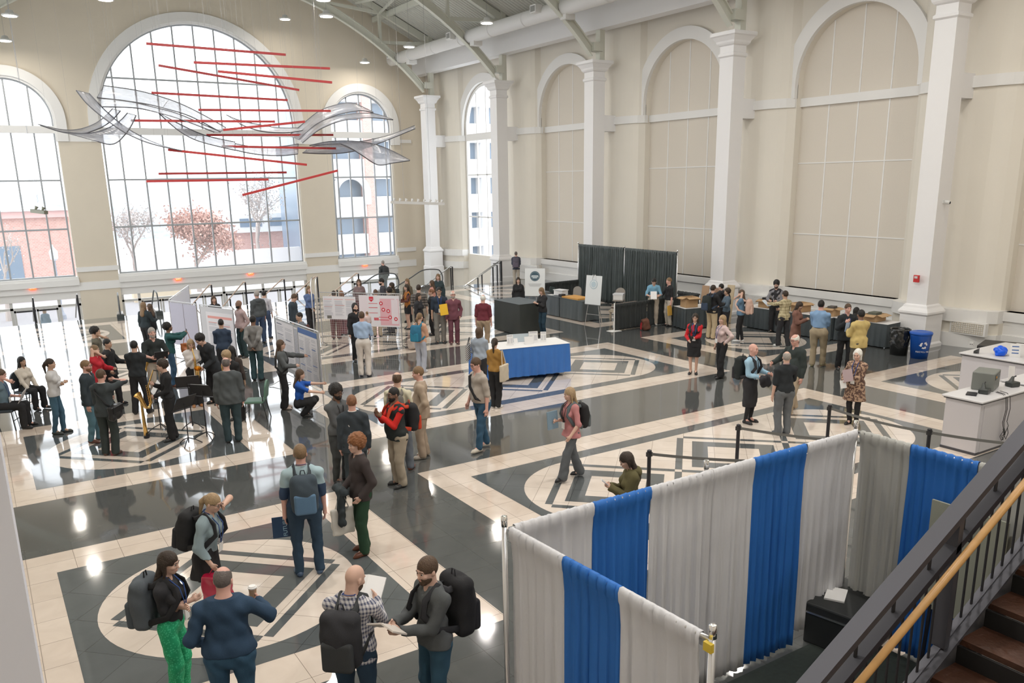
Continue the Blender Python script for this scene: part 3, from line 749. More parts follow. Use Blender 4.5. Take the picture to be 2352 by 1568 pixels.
    if ht != 'bald':
        hpz = []; B_ = hpz.append; sub = []; rr = 0
        capr = {'short': .009, 'balding': .006, 'curly': .030, 'afro': .040, 'long': .014, 'pony': .011, 'bob': .020, 'bun': .011, 'mop': .024, 'fluffy': .040, 'buzz': .004}.get(ht, .01)
        B_(Ell(Hd(0, -.016 - (.022 if capr > .018 else 0), .028 + (.008 if capr > .028 else 0)), (V3(.074, .096, .098) + capr) * hs, Rh, .02))
        if ht in ('afro', 'curly', 'mop', 'fluffy'): rr = .012 if ht in ('fluffy', 'curly') else .009; B_(Ell(Hd(0, -.022, .080), V3(.068 + capr * .5, .082, .048 + capr * .5) * hs, Rh, .03))
        cut = .058 if ht not in ('balding',) else .02
        big = capr > .018; sub = [Ell(Hd(0, .088, -.050), (V3(.080, .085, .100) if big else V3(.066, .075, .098)) * hs, Rh), Box(Hd(0, .12, -.12), V3(.2, .11, .125) * s, Rh, .02)]
        lowz = {'short': -.055, 'balding': -.06, 'buzz': -.05, 'curly': -.075, 'afro': -.05, 'mop': -.075, 'fluffy': -.085}.get(ht)
        cutl = []
        if lowz is not None: n_ = Rh @ V3(0, -.25, -1); n_ /= np.linalg.norm(n_); cutl.append((n_, n_ @ Hd(0, -.05, lowz)))
        if ht == 'balding': sub.append(Ell(Hd(0, .015, .115), V3(.070, .095, .060) * hs, Rh))
        ln = 0
        if ht == 'long':
            B_(Cone(Hd(0, -.055, .0), T((0, -.105, 1.36)), .075 * s, .085 * s, Rt, .55, .03))
            for sg in (-1, 1): B_(Cone(Hd(sg * .066, -.01, .02), T((sg * .085, .03, 1.36)), .030 * s, .030 * s, k=.02))
            rr = .003
        if ht == 'bob': B_(Cone(Hd(0, -.04, .0), Hd(0, -.05, -.11), .083 * s, .080 * s, Rh, .8, .03)); rr = .003; [B_(Cone(Hd(sg * .07, .0, .03), Hd(sg * .076, .01, -.10), .026 * s, .026 * s, k=.02)) for sg in (-1, 1)]
        if ht == 'pony':
            B_(Cone(Hd(0, -.115, .03), Hd(0, -.145, -.04), .030 * s, .034 * s, k=.02)); B_(Cone(Hd(0, -.145, -.04), Hd(0, -.13, -.22), .034 * s, .014 * s, k=.02))
        if ht == 'bun': B_(Ell(Hd(0, -.12, .03), V3(.036, .03, .036) * s, Rh, .015))
        lo2 = np.min([H0 - .2, T((0, -.2, 1.30)) if ht == 'long' else H0 - .33], 0); lo2[0] = H0[0] - .2; lo2[1] = H0[1] - .26; hi2 = H0 + .2
        np_obj('hair', sdf_mesh(hpz, lo2, hi2, min(vx, .012), cuts=cutl, subs=sub, rough=rr, seed=seed), hairmat(hc), body)
    if beard:
        np_obj('beard', sdf_mesh([Ell(Hd(0, .022, -.058), V3(.064, .078, .066) * hs, Rh, .02), Ell(Hd(0, .068, -.095), V3(.034, .030, .028) * hs, Rh, .02)], H0 - .17, H0 + .15, .010, cuts=[(Rh @ V3(0, 0, 1), (Rh @ V3(0, 0, 1)) @ Hd(0, 0, -.030)), (Rh @ V3(0, -1, 0), (Rh @ V3(0, -1, 0)) @ Hd(0, -.005, 0))], subs=[Ell(Hd(0, .094, -.058), V3(.020, .016, .010) * s, Rh)], rough=.003, seed=seed), hairmat(beard), body)
    # --- trousers / skirt
    bt, bc = bottom[0], bottom[1]; bm = cloth(bc)
    waist = 1.06; q = []
    hip = Cone(T((-.05 * tw, -.02, .93)), T((.05 * tw, -.02, .93)), .128 * s * tw, .128 * s * tw, Rt, .86, .05)
    wst = Cone(T((0, 0, .99)), T((0, 0, waist)), .135 * s * tw, .128 * s * tw, Rt, .74, .05)
    nW = Rt @ V3(0, 0, 1); cW = (nW, nW @ T((0, 0, waist)))
    if bt in ('trousers', 'jeans', 'flared_trousers', 'leggings', 'track_trousers', 'shorts'):
        ka, kb, kc = {'jeans': (.098, .070, .060), 'leggings': (.094, .066, .050), 'flared_trousers': (.096, .074, .094), 'track_trousers': (.098, .074, .056)}.get(bt, (.102, .080, .074))
        q = [hip, wst]
        for i in (0, 1):
            q += [Cone(hj[i], knees[i], ka * s * tw, kb * s, k=.025), Cone(knees[i], feet[i] + V3(0, 0, -.02), kb * s, kc * s, k=.02)]
        cs = [] if (sit or crouch) else [cW]
        cs.append((V3(0, 0, -1), -.032 * s)) if not (sit or crouch) else None
        lo3 = np.min([*feet, *knees, *hj], 0) - .17; hi3 = np.max([*feet, *knees, *hj], 0) + .22; lo3[2] = max(lo3[2], 0)
        np_obj(bt if bt != 'shorts' else 'trousers', sdf_mesh(q, lo3, hi3, vx, cuts=cs, fold=.0065, seed=seed + 50), bm, body)
    else:                                   # skirt / dress skirt down to a hem height
        hm = bottom[2]; sp = bottom[3] if len(bottom) > 3 else .05
        q = [hip, wst, Cone(T((0, -.02, .93)), T((0, -.01, hm - .03)), .150 * s * tw, (.150 + sp) * s * tw, Rt, .80, .04)]
        q += [Cone(hj[i], knees[i], .098 * s, .075 * s, k=.06) for i in (0, 1)]
        nH = V3(0, 0, -1); lo3 = T((0, 0, hm)) - .34; hi3 = T((0, 0, waist)) + .34; lo3[2] = hm * s - .05
        np_obj('skirt', sdf_mesh(q, lo3, hi3, vx, cuts=[cW, (nH, -hm * s)], fold=.007, seed=seed + 50), bm, body)
        if len(bottom) > 4:                 # leggings or tights below
            q = []
            for i in (0, 1): q += [Cone(hj[i], knees[i], .086 * s, .057 * s, k=.025), Cone(knees[i], feet[i], .057 * s, .040 * s, k=.02)]
            lo3 = np.min([*feet, *knees, *hj], 0) - .12; hi3 = np.max([*feet, *knees, *hj], 0) + .05; lo3[2] = max(lo3[2], 0)
            np_obj('leggings', sdf_mesh(q, lo3, hi3, vx), cloth(bottom[4]), body)
    if belt is not None:
        b = MB(); b.tube([T((.131 * tw * math.cos(t), .103 * tw * math.sin(t), waist - .012)) for t in [2 * PI * k / 20 for k in range(21)]], .016 * s, 6, cap=False, flat=.5); b.build('belt', cloth(belt), body, smooth=True)
    # --- shoes
    smt = shoes if isinstance(shoes, bpy.types.Material) else mat('shoe_%02d_%02d_%02d' % tuple(int(c * 99) for c in shoes), shoes, .4)
    for i, sg in enumerate((-1, 1)):
        a = feet[i]; fw = V3(sg * .18, 1, 0); fw /= np.linalg.norm(fw); g0 = a[2] - .09 * s; base = V3(a[0], a[1], g0)
        q = [Cone(base + fw * -.03 * s + V3(0, 0, .038 * s), base + fw * .13 * s + V3(0, 0, .028 * s), .043 * s, .043 * s, k=.02), Cone(base + V3(0, 0, .05 * s), base + V3(0, 0, .085 * s), .042 * s, .044 * s, k=.02), Cone(base + fw * .13 * s + V3(0, 0, .028 * s), base + fw * .175 * s + V3(0, 0, .018 * s), .036 * s, .022 * s, k=.02)]
        np_obj('shoe', sdf_mesh(q, base - .12, base + V3(.12, .25, .16), min(vx, .012), cuts=[(V3(0, 0, -1), -(g0 + .002)), (V3(0, 0, 1), g0 + .10 * s)]), smt, body)
    # --- upper garment
    tt, tc = top[0], top[1]; tm = cloth(tc); th = {'jacket': .024, 'coat': .028, 'hoodie': .026, 'sweater': .020}.get(tt, .014)
    hem = hem if hem is not None else {'jacket': .82, 'coat': .55, 'dress': .60, 'hoodie': .90, 'sweater': .92, 'tunic': .82}.get(tt, .97)
    cr = th / s
    def garment(t_, hem_, slv, nm, m_, open_v=0, seed2=0, flare=0.):
        q = [Cone(sh[0], sh[1], (.040 * tw + t_) * s, (.040 * tw + t_) * s, k=.035), Cone(T((-.075 * tw, -.005, 1.36)), T((.075 * tw, -.005, 1.36)), (.080 + t_) * s, (.080 + t_) * s, Rt, .82, .05)]
        q += [Cone(T((sg * .03, -.015, 1.462)), T((sg * sw / 1.0 * .85, -.015, 1.398)), (.040 + t_) * s, (.036 + t_) * s, k=.025) for sg in (-1, 1)]
        q += [
             Cone(T((0, 0, 1.33)), T((0, 0, 1.18)), (.135 + t_) * s * tw, (.122 + t_) * s * tw, Rt, .72, .06), Cone(T((0, 0, 1.12)), T((0, 0, 1.0)), (.117 + t_) * s * tw, (.130 + t_) * s * tw, Rt, .76, .06)]
        q.append(Cone(T((0, -.01, 1.40)), T((0, -.008, 1.47)), (.066 + t_ * .6) * s, (.056 + t_ * .5) * s, k=.03))
        if fem:
            for sg in (-1, 1): q.append(Ell(T((sg * .075, .085, 1.27)), (V3(.070, .055, .066) + t_ * .6) * s, Rt, .04))
        if w > 1.08: q.append(Ell(T((0, .06, 1.07)), (V3(.13 * w, .10 * w, .17) + t_) * s, Rt, .06))
        if hem_ < .97: q.append(Cone(T((-.05 * tw, -.01, .96)), T((-.05 * tw, -.01, hem_)), (.128 + t_) * s * tw, (.128 + t_ + flare) * s * tw, Rt, .86, .05)); q.append(Cone(T((.05 * tw, -.01, .96)), T((.05 * tw, -.01, hem_)), (.128 + t_) * s * tw, (.128 + t_ + flare) * s * tw, Rt, .86, .05))
        for i in (0, 1):
            if slv <= 0: continue
            e_ = el[i] if slv >= .5 else sh[i] + (el[i] - sh[i]) * min(1, slv * 2); q.append(Cone(sh[i], e_, (.043 * (1 + (w - 1) * .7) + t_) * s, (.041 * (1 + (w - 1) * .5) + t_ * .9) * s, k=.025))
            if slv > .5: u = (slv - .5) * 2; q.append(Cone(el[i], el[i] + (wr[i] - el[i]) * u * 1.0, (.041 * (1 + (w - 1) * .4) + t_ * .9) * s, (.034 + t_ * .7) * s, k=.02))
        cs = [(-nW, -(nW @ T((0, 0, hem_)))), (nW, nW @ T((0, 0, 1.492)))]
        sb = []
        for i in (0, 1):                     # trim cuffs square by carving the wrist ahead of them
            if slv > .5: fd = hands[i][1]; e_ = el[i] + (wr[i] - el[i]) * ((slv - .5) * 2); sb.append(Cone(e_ + fd * .055 * s, e_ + fd * .20 * s, .052 * s, .07 * s))
        # open neck
        sb.append(Cone(T((0, .055 + .01, 1.485)), T((0, .16, 1.49 - .06)), .040 * s, .05 * s))
        if open_v: sb.append(Cone(T((0, .19, 1.42)), T((0, .22, 1.42 - open_v)), .062 * s, .030 * s))
        pts = np.array([*sh, *el, *wr, T((.2 * tw, 0, hem_)), T((-.2 * tw, 0, hem_)), T((0, .2 * w, 1.1)), T((0, -.16, 1.1)), T((0, 0, 1.5))])
        if slv <= 0: pts = np.array([*sh, T((.2 * tw, 0, hem_)), T((-.2 * tw, 0, hem_)), T((0, .2 * w, 1.1)), T((0, -.16, 1.1)), T((0, 0, 1.5))])
        return np_obj(nm, sdf_mesh(q, pts.min(0) - .14, pts.max(0) + .12, vx, cuts=cs, subs=sb, fold=.0075 if t_ > .012 else .006, seed=seed + 90 + seed2), m_, body)
    if inner is not None: garment(.004, 1.0, .45, 'shirt', cloth(inner), seed2=3)
    nm = {'jacket': 'jacket', 'shirt': 'shirt', 'coat': 'coat', 'sweater': 'sweater', 'dress': 'dress', 'hoodie': 'hoodie', 'tunic': 'blouse', 'blouse': 'blouse', 'polo': 'polo_shirt', 'vest': 'vest'}.get(tt, 'shirt')
    garment(th, hem, 0 if tt == 'vest' else sleeve, nm, tm, open_v=(.30 if inner is not None else neck_open), flare={'tunic': .05, 'dress': .05, 'coat': .03}.get(tt, 0.))
    if tt == 'vest': garment(.008, 1.0, 1, 'sleeve', cloth(top[2]), seed2=5)
    if tt == 'hoodie' or (len(top) > 3 and top[3] == 'hood'): np_obj('hood', sdf_mesh([Ell(T((0, -.10, 1.44)), V3(.12, .06, .075) * s, Rt, .02), Ell(T((0, -.05, 1.47)), V3(.11, .08, .05) * s, Rt, .02)], T((0, -.05, 1.45)) - .2, T((0, -.05, 1.45)) + .18, .013, subs=[Ell(T((0, .01, 1.52)), V3(.075, .075, .07) * s, Rt)]), tm, body)
    if tt in ('shirt', 'polo', 'jacket') and (inner is not None or tt != 'jacket'):
        cm = cloth(inner) if (inner is not None) else tm
        col = MB()
        col.tube([T((.062 * math.sin(t), -.012 + .062 * math.cos(t) * -1, 1.492 - .012 * (math.cos(t) < -.5))) for t in [PI * 2 * k / 14 - PI for k in range(15)]], .013 * s, 6, cap=True, flat=.6); col.build('collar', cm, body, smooth=True)
    if lanyard:
        lm = cloth(lanyard); dy = .125 + (.03 if fem else 0) + (w - 1) * .22
        ch = [T((-.055, .02, 1.50)), T((-.05, dy - .01, 1.38)), T((-.03, dy + .012, 1.24)), T((0, dy + .01 + (w > 1.08) * .03, 1.12))]
        ch2 = [T((.055, .02, 1.50)), T((.05, dy - .01, 1.38)), T((.03, dy + .012, 1.24)), T((0, dy + .01 + (w > 1.08) * .03, 1.12))]
        ln = MB(); ln.tube([T((-.055, .02, 1.50)), T((-.055, -.055, 1.512)), T((0, -.075, 1.515)), T((.055, -.055, 1.512)), T((.055, .02, 1.50))], .009 * s, 6, flat=.4); ln.tube(ch, .009 * s, 6, flat=.5); ln.tube(ch2, .009 * s, 6, flat=.5)
        l_ = ln.build('lanyard', lm, body, smooth=True)
        c0 = ch[-1]; Rm = Matrix(Rt.tolist()).to_4x4(); Rm.translation = Vector(c0)
        MB().box((-.045 * s, .0, -.12 * s), (.045 * s, .008, .0), mat4=Rm).build('badge', mat('badge_card', (.75, .75, .73), .4), l_)
    if strap is not None:
        dy = .125 + (w - 1) * .25
        st_ = MB(); sg = strap[1]; st_.tube([T((sg * .10, -.13, 1.33)), T((sg * .10, -.03, 1.475)), T((sg * .09, dy * .75, 1.42)), T((0, dy + .02, 1.25)), T((-sg * .14, dy, 1.05)), T((-sg * .20, .0, .96)), T((-sg * .1, -.15, 1.10)), T((sg * .10, -.15, 1.35))], .026 * s, 6, flat=.35); st_.build('shoulder_strap', cloth(strap[0]), body, smooth=True)
    Mw = Matrix.Rotation(ang, 4, 'Z'); Mw.translation = Vector((x, y, z0))
    return dict(o=body, s=s, T=T, Rt=Rt, hands=hands, wr=wr, M=Mw, ang=ang, tw=tw, w=w, head=H0, Rh=Rh, W=lambda v: Mw @ Vector(tuple(v)), seed=seed, vx=vx, th=th)

def at_mat(p, Rl, loc):
    m_ = Matrix(np.asarray(Rl).tolist()).to_4x4(); m_.translation = Vector(tuple(loc)); return p['M'] @ m_
def backpack(p, label, col, col2=None, size=1., one=False, pocket=True, strapcol=None, lower=0., out=0.):
    s = p['s']; T = p['T']; Rt = p['Rt']; size *= 1.08; m1 = cloth(col); m2 = cloth(col2 or tuple(c * .8 for c in col)) if not isinstance(col, bpy.types.Material) else cloth(col2 or (.1, .1, .1))
    yb = -.145 * p['tw'] - p['th'] - .085 * size - out; zc = 1.20 - lower
    c = T((0, yb, zc)); q = [Box(c, V3(.150, .078, .225) * s * size, Rt, .078 * s, .03), Ell(T((0, yb - .02, zc + .02)), V3(.150, .115, .20) * s * size, Rt, .03)]
    v = sdf_mesh(q, c - .4, c + .4, max(p['vx'], .011), fold=.004, seed=p['seed'])
    o = np_obj('backpack', v, m1); o.matrix_world = p['M']; tag(o, label, 'backpack', 'backpacks worn by visitors')
    if pocket:
        c2 = T((0, yb - .095 * size, zc - .09 * size)); v = sdf_mesh([Box(c2, V3(.12, .038, .12) * s * size, Rt, .035 * s, .02)], c2 - .25, c2 + .25, max(p['vx'], .011)); np_obj('front_pocket', v, m2, o)
    sc_ = cloth(strapcol) if strapcol is not None else m2; dy = .118 * p['tw'] + p['th']
    for sg in ((-1, 1) if not one else (1,)):
        MB().tube([T((sg * .075, yb + .07, zc + .20)), T((sg * .092, -.100 - p['th'] - (p['w'] - 1) * .12, 1.41)), T((sg * .100, -.01, 1.475 + p['th'] + (p['w'] - 1) * .06)), T((sg * .108, dy * .85 + .01, 1.40)), T((sg * .122, dy + .022 + (p['w'] - 1) * .10, 1.27)), T((sg * .17, .05, 1.10)), T((sg * .15, yb + .08, 1.02 - lower))], .035 * s, 6, flat=.30, up=(0, 1, 0)).build('shoulder_strap', sc_, o, smooth=True)
    MB().tube([T((-.03, yb + .03, zc + .225 * size)), T((-.02, yb + .03, zc + .27 * size)), T((.02, yb + .03, zc + .27 * size)), T((.03, yb + .03, zc + .225 * size))], .008, 6).build('carry_handle', sc_, o)
    return o

# ================================================================= THE CROWD
BK = (.012, .012, .014); BK2 = (.022, .022, .026); KH = (.42, .34, .24); KH2 = (.36, .29, .19); DN = (.030, .075, .14); DN2 = (.02, .05, .09); NV = (.018, .03, .065); WH = (.72, .70, .67); GY = (.16, .16, .16); DG = (.055, .058, .060); TAN = (.40, .30, .20)
LBL = (.30, .46, .56); LAN = (.02, .06, .22); RUB = (.5, .45, .4)
PLAID = pattern_mat('cloth_white_navy_check', (.62, .60, .60), (.07, .08, .14), 'check', .042)
PLAIDB = pattern_mat('cloth_beige_check', (.55, .48, .30), (.30, .25, .14), 'check', .09)
STRIPE = pattern_mat('cloth_navy_white_stripe', (.62, .62, .65), (.08, .09, .16), 'stripe', .055)
STRIPE2 = pattern_mat('cloth_dark_stripe', (.07, .065, .06), (.20, .17, .15), 'stripe', .09)
PRINT = pattern_mat('cloth_brown_print', (.11, .06, .045), (.42, .28, .19), 'noise', .045)
GREEN = pattern_mat('cloth_green_dotted', (.012, .33, .14), (.05, .48, .24), 'dot', .022)
SPLIT = pattern_mat('cloth_pale_over_navy', (.36, .48, .52), (.025, .05, .10), 'split', 1.31)
PP = {}
def walk(a=.24, b=-.20): return ((a, 0), (b, 0))
# -- nearest group
PP['green'] = p = person('woman with long brown hair, black blouse and bright green trousers, arms crossed', (1.15, 8.25), 62, 1.70, 'f', 'p', ('long', 'db'), ('blouse', BK2), .55, bottom=('trousers', GREEN), shoes=BK, L='cross', R='cross', lanyard=LAN, head=(0, 12))
backpack(p, 'large grey backpack worn by the woman in green trousers', (.085, .10, .115), (.07, .085, .10), 1.15, strapcol=BK)
PP['ltsweater'] = p = person('blond woman in pale blue sweater and black skirt holding her forehead', (1.95, 9.75), 58, 1.68, 'f', 'p', ('pony', 'bd'), ('sweater', (.27, .35, .38)), 1., .98, bottom=('skirt', BK, .62, .07, BK), shoes=(.5, .5, .5), L='forehead', R=(.20, .16, .92, 1), lean=.18, head=(0, 10), glasses=True, lanyard=LAN, w=1.06)
backpack(p, 'black backpack worn by the blond woman in pale blue sweater', BK, BK2, 1.1)
PP['navy'] = p = person('heavy man in navy pullover and jeans holding a coffee cup', (1.48, 7.31), 172, 1.80, 'm', 'r', ('balding', 'dg'), ('sweater', (.018, .05, .10)), 1., .95, bottom=('jeans', (.03, .09, .16)), R=(.24, .30, 1.22, 1), L=(.22, .12, .98, 1), w=1.20, head=(-14, 10), belt=(.05, .03, .02))
PP['jersey'] = p = person('man in pale blue and navy rugby shirt with a blue backpack', (3.27, 10.35), 182, 1.86, 'm', 'r', ('short', 'lb'), ('shirt', SPLIT), .5, .96, bottom=('jeans', DN2), shoes=(.06, .10, .17), w=1.16, step=((.0, .03), (.0, .03)), head=(-12, 0), L='down', R='down', lanyard=LAN)
backpack(p, 'blue and grey hiking backpack on the man in the rugby shirt', (.045, .065, .085), (.10, .19, .30), 1.02, strapcol=(.03, .04, .05))
PP['rust'] = p = person('young man with curly red hair, dark brown blazer and green trousers', (4.16, 10.55), -68, 1.78, 'm', 'p', ('fluffy', 'rd'), ('jacket', (.045, .033, .032)), 1., .84, inner=(.2, .2, .22), bottom=('trousers', (.012, .05, .022)), shoes=(.12, .04, .02), L='pocket', R=(.12, .20, .98, 1), step=((.06, 0), (-.04, 0)), head=(8, 6))
PP['plaid'] = p = person('bald man in white and navy checked shirt reading a booklet', (2.47, 6.67), 158, 1.80, 'm', 'p', ('bald', 'br'), ('shirt', PLAID), 1., .86, bottom=('jeans', DN2), R=(.10, .34, 1.24, 1), L=(.10, .34, 1.20, 1), w=1.12, head=(-26, 22), beard='br', lanyard=LAN)
backpack(p, 'black backpack worn by the man in the checked shirt', (.022, .024, .026), (.035, .038, .04), 1.1)
PP['greyzip'] = p = person('man in charcoal wool sweater with short brown beard and jeans holding a brochure', (3.17, 6.41), -58, 1.82, 'm', 'p', ('short', 'br'), ('sweater', (.085, .092, .095)), 1., .90, bottom=('jeans', (.025, .08, .13)), R=(.05, .36, 1.20, 1), L=(.04, .33, 1.15, 1), w=1.04, head=(6, 10), beard='br')
backpack(p, 'black backpack worn by the man in the charcoal sweater', (.010, .014, .012), (.018, .02, .02), 1.2)
PP['afro'] = p = person('man with curly black hair, beard and glasses in grey pullover', (5.0, 13.52), 38, 1.80, 'm', 'b', ('afro', 'bl'), ('sweater', (.10, .105, .11)), 1., .90, bottom=('track_trousers', (.055, .06, .062)), glasses=True, beard='bl', lanyard=BK, head=(0, 6), L='clasp', R='clasp')
PP['suitnavy'] = p = person('man in dark teal grey suit seen from behind in the aisle', (4.98, 12.75), 176, 1.78, 'm', 'r', ('short', 'au'), ('jacket', (.030, .042, .050)), 1., .80, inner=WH, bottom=('trousers', (.022, .034, .042)), w=1.03)
PP['red'] = p = person('bearded man in black jacket with bright red shoulders and khaki trousers', (5.77, 12.75), -66, 1.80, 'm', 'b', ('buzz', 'bl'), ('vest', (.014, .02, .02), (.62, .015, .01)), 1., .86, bottom=('trousers', (.40, .34, .26)), glasses=True, beard='bl', w=1.25, R=(.06, .26, 1.34, 1), L=(.08, .24, 1.30, 1), head=(6, 4))
backpack(p, 'black and red backpack on the man with the red shouldered jacket', BK, (.55, .05, .015), 1.0)
PP['cream'] = p = person('balding man in cream shirt and grey trousers carrying a grey pack', (6.19, 13.53), 168, 1.86, 'm', 'p', ('balding', 'br'), ('shirt', (.62, .58, .43)), .6, .97, bottom=('trousers', (.13, .15, .18)), shoes=(.22, .07, .04), step=((.03, 0), (.02, .06)))
backpack(p, 'grey backpack on the man in the cream shirt', (.12, .11, .10), (.16, .15, .13), .9)
PP['tan'] = p = person('tall man in tan suit standing in the aisle', (6.84, 13.91), -92, 1.82, 'm', 'r', ('short', 'lb'), ('jacket', (.40, .31, .23)), 1., .80, inner=WH, bottom=('trousers', (.40, .31, .23)), shoes=(.45, .40, .34), w=1.08, L='pocket', R='clasp', step=((.04, 0), (-.03, 0)), head=(6, 8))
PP['sling'] = p = person('heavy man in beige polo, jeans and black shoulder strap walking', (7.96, 13.65), -62, 1.90, 'm', 'r', ('short', 'br'), ('polo', (.42, .37, .32)), .5, .94, bottom=('jeans', (.035, .09, .16)), shoes=(.55, .50, .42), w=1.18, lean=.10, L='down', R=(.26, .10, .88, 1), step=((.16, .02), (-.14, .02)), strap=(BK, 1), glasses=True, head=(10, 6))
PP['pink'] = p = person('blond woman in rose pink tunic and grey trousers striding past', (8.46, 11.25), -58, 1.70, 'f', 'p', ('long', 'bd'), ('tunic', (.50, .21, .21)), .55, .84, bottom=('flared_trousers', (.10, .11, .12)), shoes=BK, step=walk(.26, -.22), L=(.24, .16, .92, 1), R=(.10, .26, 1.14, 1), lanyard=BK, head=(-8, 8))
backpack(p, 'black backpack with white trim on the woman in pink', BK, (.10, .12, .13), .95)
PP['olive'] = p = person('woman in olive hooded jacket looking at a phone behind the drape', (7.11, 8.09), -78, 1.64, 'f', 'p', ('long', 'db'), ('hoodie', (.10, .085, .03)), 1., .85, bottom=('jeans', DN2), L='phone', R='phone', head=(0, 26))
PP['redtop'] = p = person('woman in red sweater, black vest and black skirt holding a phone', (16.2, 15.95), -4, 1.68, 'f', 'p', ('long', 'db'), ('vest', BK2, (.55, .012, .02)), 1., .80, bottom=('skirt', BK, .52, .03), shoes=BK, inner=(.55, .012, .02), R=(.14, .2, 1.02, 1), L=(.02, .26, 1.10, 1), glasses=True, lanyard=LAN, w=1.08)
PP['blush'] = p = person('woman with golden hair, blush pink top and black trousers, hand on hip', (16.46, 15.2), -52, 1.70, 'f', 'p', ('long', 'bd'), ('blouse', (.60, .46, .44)), 1., 1.0, bottom=('flared_trousers', BK), shoes=BK, L='hip', R='down', lanyard=LAN, step=((.08, 0), (-.06, 0)), w=1.08)
PP['longcoat'] = p = person('bald man in sky blue shirt and long black apron like coat', (13.77, 11.82), 62, 1.76, 'm', 'r', ('bald', 'br'), ('shirt', (.33, .52, .66)), .9, .98, bottom=('skirt', (.018, .022, .022), .38, .02, BK), shoes=BK, L='hold', R=(.08, .26, 1.08, 1), lanyard=BK, w=1.02)
backpack(p, 'black backpack on the bald man in the sky blue shirt', (.015, .018, .018), BK2, 1.05)
PP['polo'] = p = person('man in black polo and grey trousers seen from behind by the belts', (13.66, 10.84), -150, 1.76, 'm', 'p', ('balding', 'gr'), ('polo', (.012, .016, .02)), .5, .92, bottom=('trousers', (.13, .14, .15)), shoes=(.10, .11, .12), w=1.1, R='hold', L='down', lanyard=LAN, head=(-20, 0))
PP['darkjacket'] = p = person('bald man with glasses in dark green jacket and khaki trousers', (15.14, 11.79), -42, 1.82, 'm', 'r', ('balding', 'wh'), ('jacket', (.025, .035, .033)), 1., .84, inner=(.35, .47, .62), bottom=('trousers', KH), shoes=(.06, .035, .03), w=1.15, R=(.28, .30, 1.12, 1), L='down', glasses=True, step=((.20, 0), (-.24, .05)), head=(0, 10))
PP['print'] = p = person('white haired woman in brown patterned dress holding a booklet', (15.45, 10.43), -18, 1.66, 'f', 'p', ('bob', 'wh'), ('dress', PRINT), 1., .58, bottom=('leggings', BK), shoes=BK, L=(.0, .25, 1.14, 1), R=(.18, .24, 1.05, 1), lanyard=LAN, w=1.12, head=(0, 12))
PP['yellow'] = p = person('man with black hair in pale yellow jacket seen from behind', (19.31, 13.05), -142, 1.82, 'm', 'b', ('short', 'bl'), ('jacket', (.58, .44, .17)), 1., .80, inner=WH, bottom=('trousers', (.10, .09, .07)), w=1.12, L=(.12, .28, 1.18, 1), R='front')
PP['pinktie'] = p = person('man in black suit with pink shirt and tie carrying a black bag', (19.87, 13.85), 22, 1.84, 'm', 'r', ('short', 'br'), ('jacket', (.014, .016, .02)), 1., .80, inner=(.55, .42, .42), bottom=('trousers', BK), R=(.12, .22, 1.30, 1), L='down', lanyard=LAN, step=((.10, 0), (-.08, 0)))
PP['behindpink'] = person('dark haired woman half hidden behind the man in the black suit', (20.77, 14.2), 150, 1.62, 'f', 't', ('long', 'bl'), ('sweater', BK2), bottom=('trousers', BK))
PP['bluebk'] = p = person('heavy man in light blue shirt and khaki trousers facing the tables', (19.65, 14.55), 164, 1.88, 'm', 'r', ('short', 'bl'), ('shirt', (.22, .36, .56)), .95, .99, bottom=('trousers', KH2), shoes=(.30, .27, .15), w=1.20, L='front', R='front', step=((.02, .02), (.18, 0)), belt=BK)
PP['browncoat'] = p = person('woman in long brown coat looking down beside the boxes', (20.05, 15.65), 72, 1.70, 'f', 't', ('long', 'db'), ('coat', (.20, .095, .07)), 1., .62, inner=BK, bottom=('leggings', (.25, .13, .11)), L='phone', R='phone', head=(0, 22))
PP['beige'] = p = person('man in beige checked overshirt taking a paper at the table', (21.17, 17.01), -138, 1.78, 'm', 't', ('short', 'db'), ('shirt', PLAIDB), 1., .86, bottom=('trousers', BK2), shoes=(.6, .6, .58), L='reach', R='hold', w=1.05, step=((.10, 0), (-.12, 0)))
PP['vest'] = p = person('curly haired man in black vest standing behind the box tables', (23.03, 18.9), -8, 1.80, 'm', 'p', ('curly', 'bl'), ('vest', BK2, (.22, .22, .24)), 1., .95, inner=(.35, .33, .33), bottom=('trousers', BK), R='hold', L='front', beard='bl', head=(0, 18))
PP['denim'] = p = person('woman in denim jacket with black leggings hands to her face', (20.79, 18.44), -100, 1.70, 'f', 'p', ('long', 'br'), ('jacket', (.11, .20, .30)), 1., .92, bottom=('leggings', BK), shoes=(.6, .6, .6), L='face', R='face', step=((.06, 0), (-.05, 0)))
backpack(p, 'blush pink backpack on the woman in the denim jacket', (.62, .42, .34), (.66, .46, .38), 1.05)
PP['curlyw'] = person('curly haired woman in slate blue sweater holding papers', (21.28, 19.51), -68, 1.60, 'f', 't', ('curly', 'db'), ('sweater', (.09, .13, .17)), 1., .9, bottom=('trousers', BK2), L='hold', R='hold')
PP['blackjk'] = p = person('man in black jacket and khaki trousers with dark hair', (20.43, 19.35), 138, 1.80, 'm', 'p', ('short', 'db'), ('jacket', BK), 1., .86, inner=BK2, bottom=('trousers', (.48, .38, .24)), R='hold', L='front', w=1.05)
backpack(p, 'black backpack with blue bottle on the man in black jacket', (.014, .018, .026), (.03, .05, .09), 1.0)
PP['behindblk'] = p = person('person with black backpack behind the group at the box tables', (21.88, 20.34), -120, 1.64, 'm', 'p', ('short', 'bl'), ('hoodie', BK), 1., bottom=('trousers', BK2))
backpack(p, 'black backpack half hidden behind the curly haired woman', BK, BK2, .9)
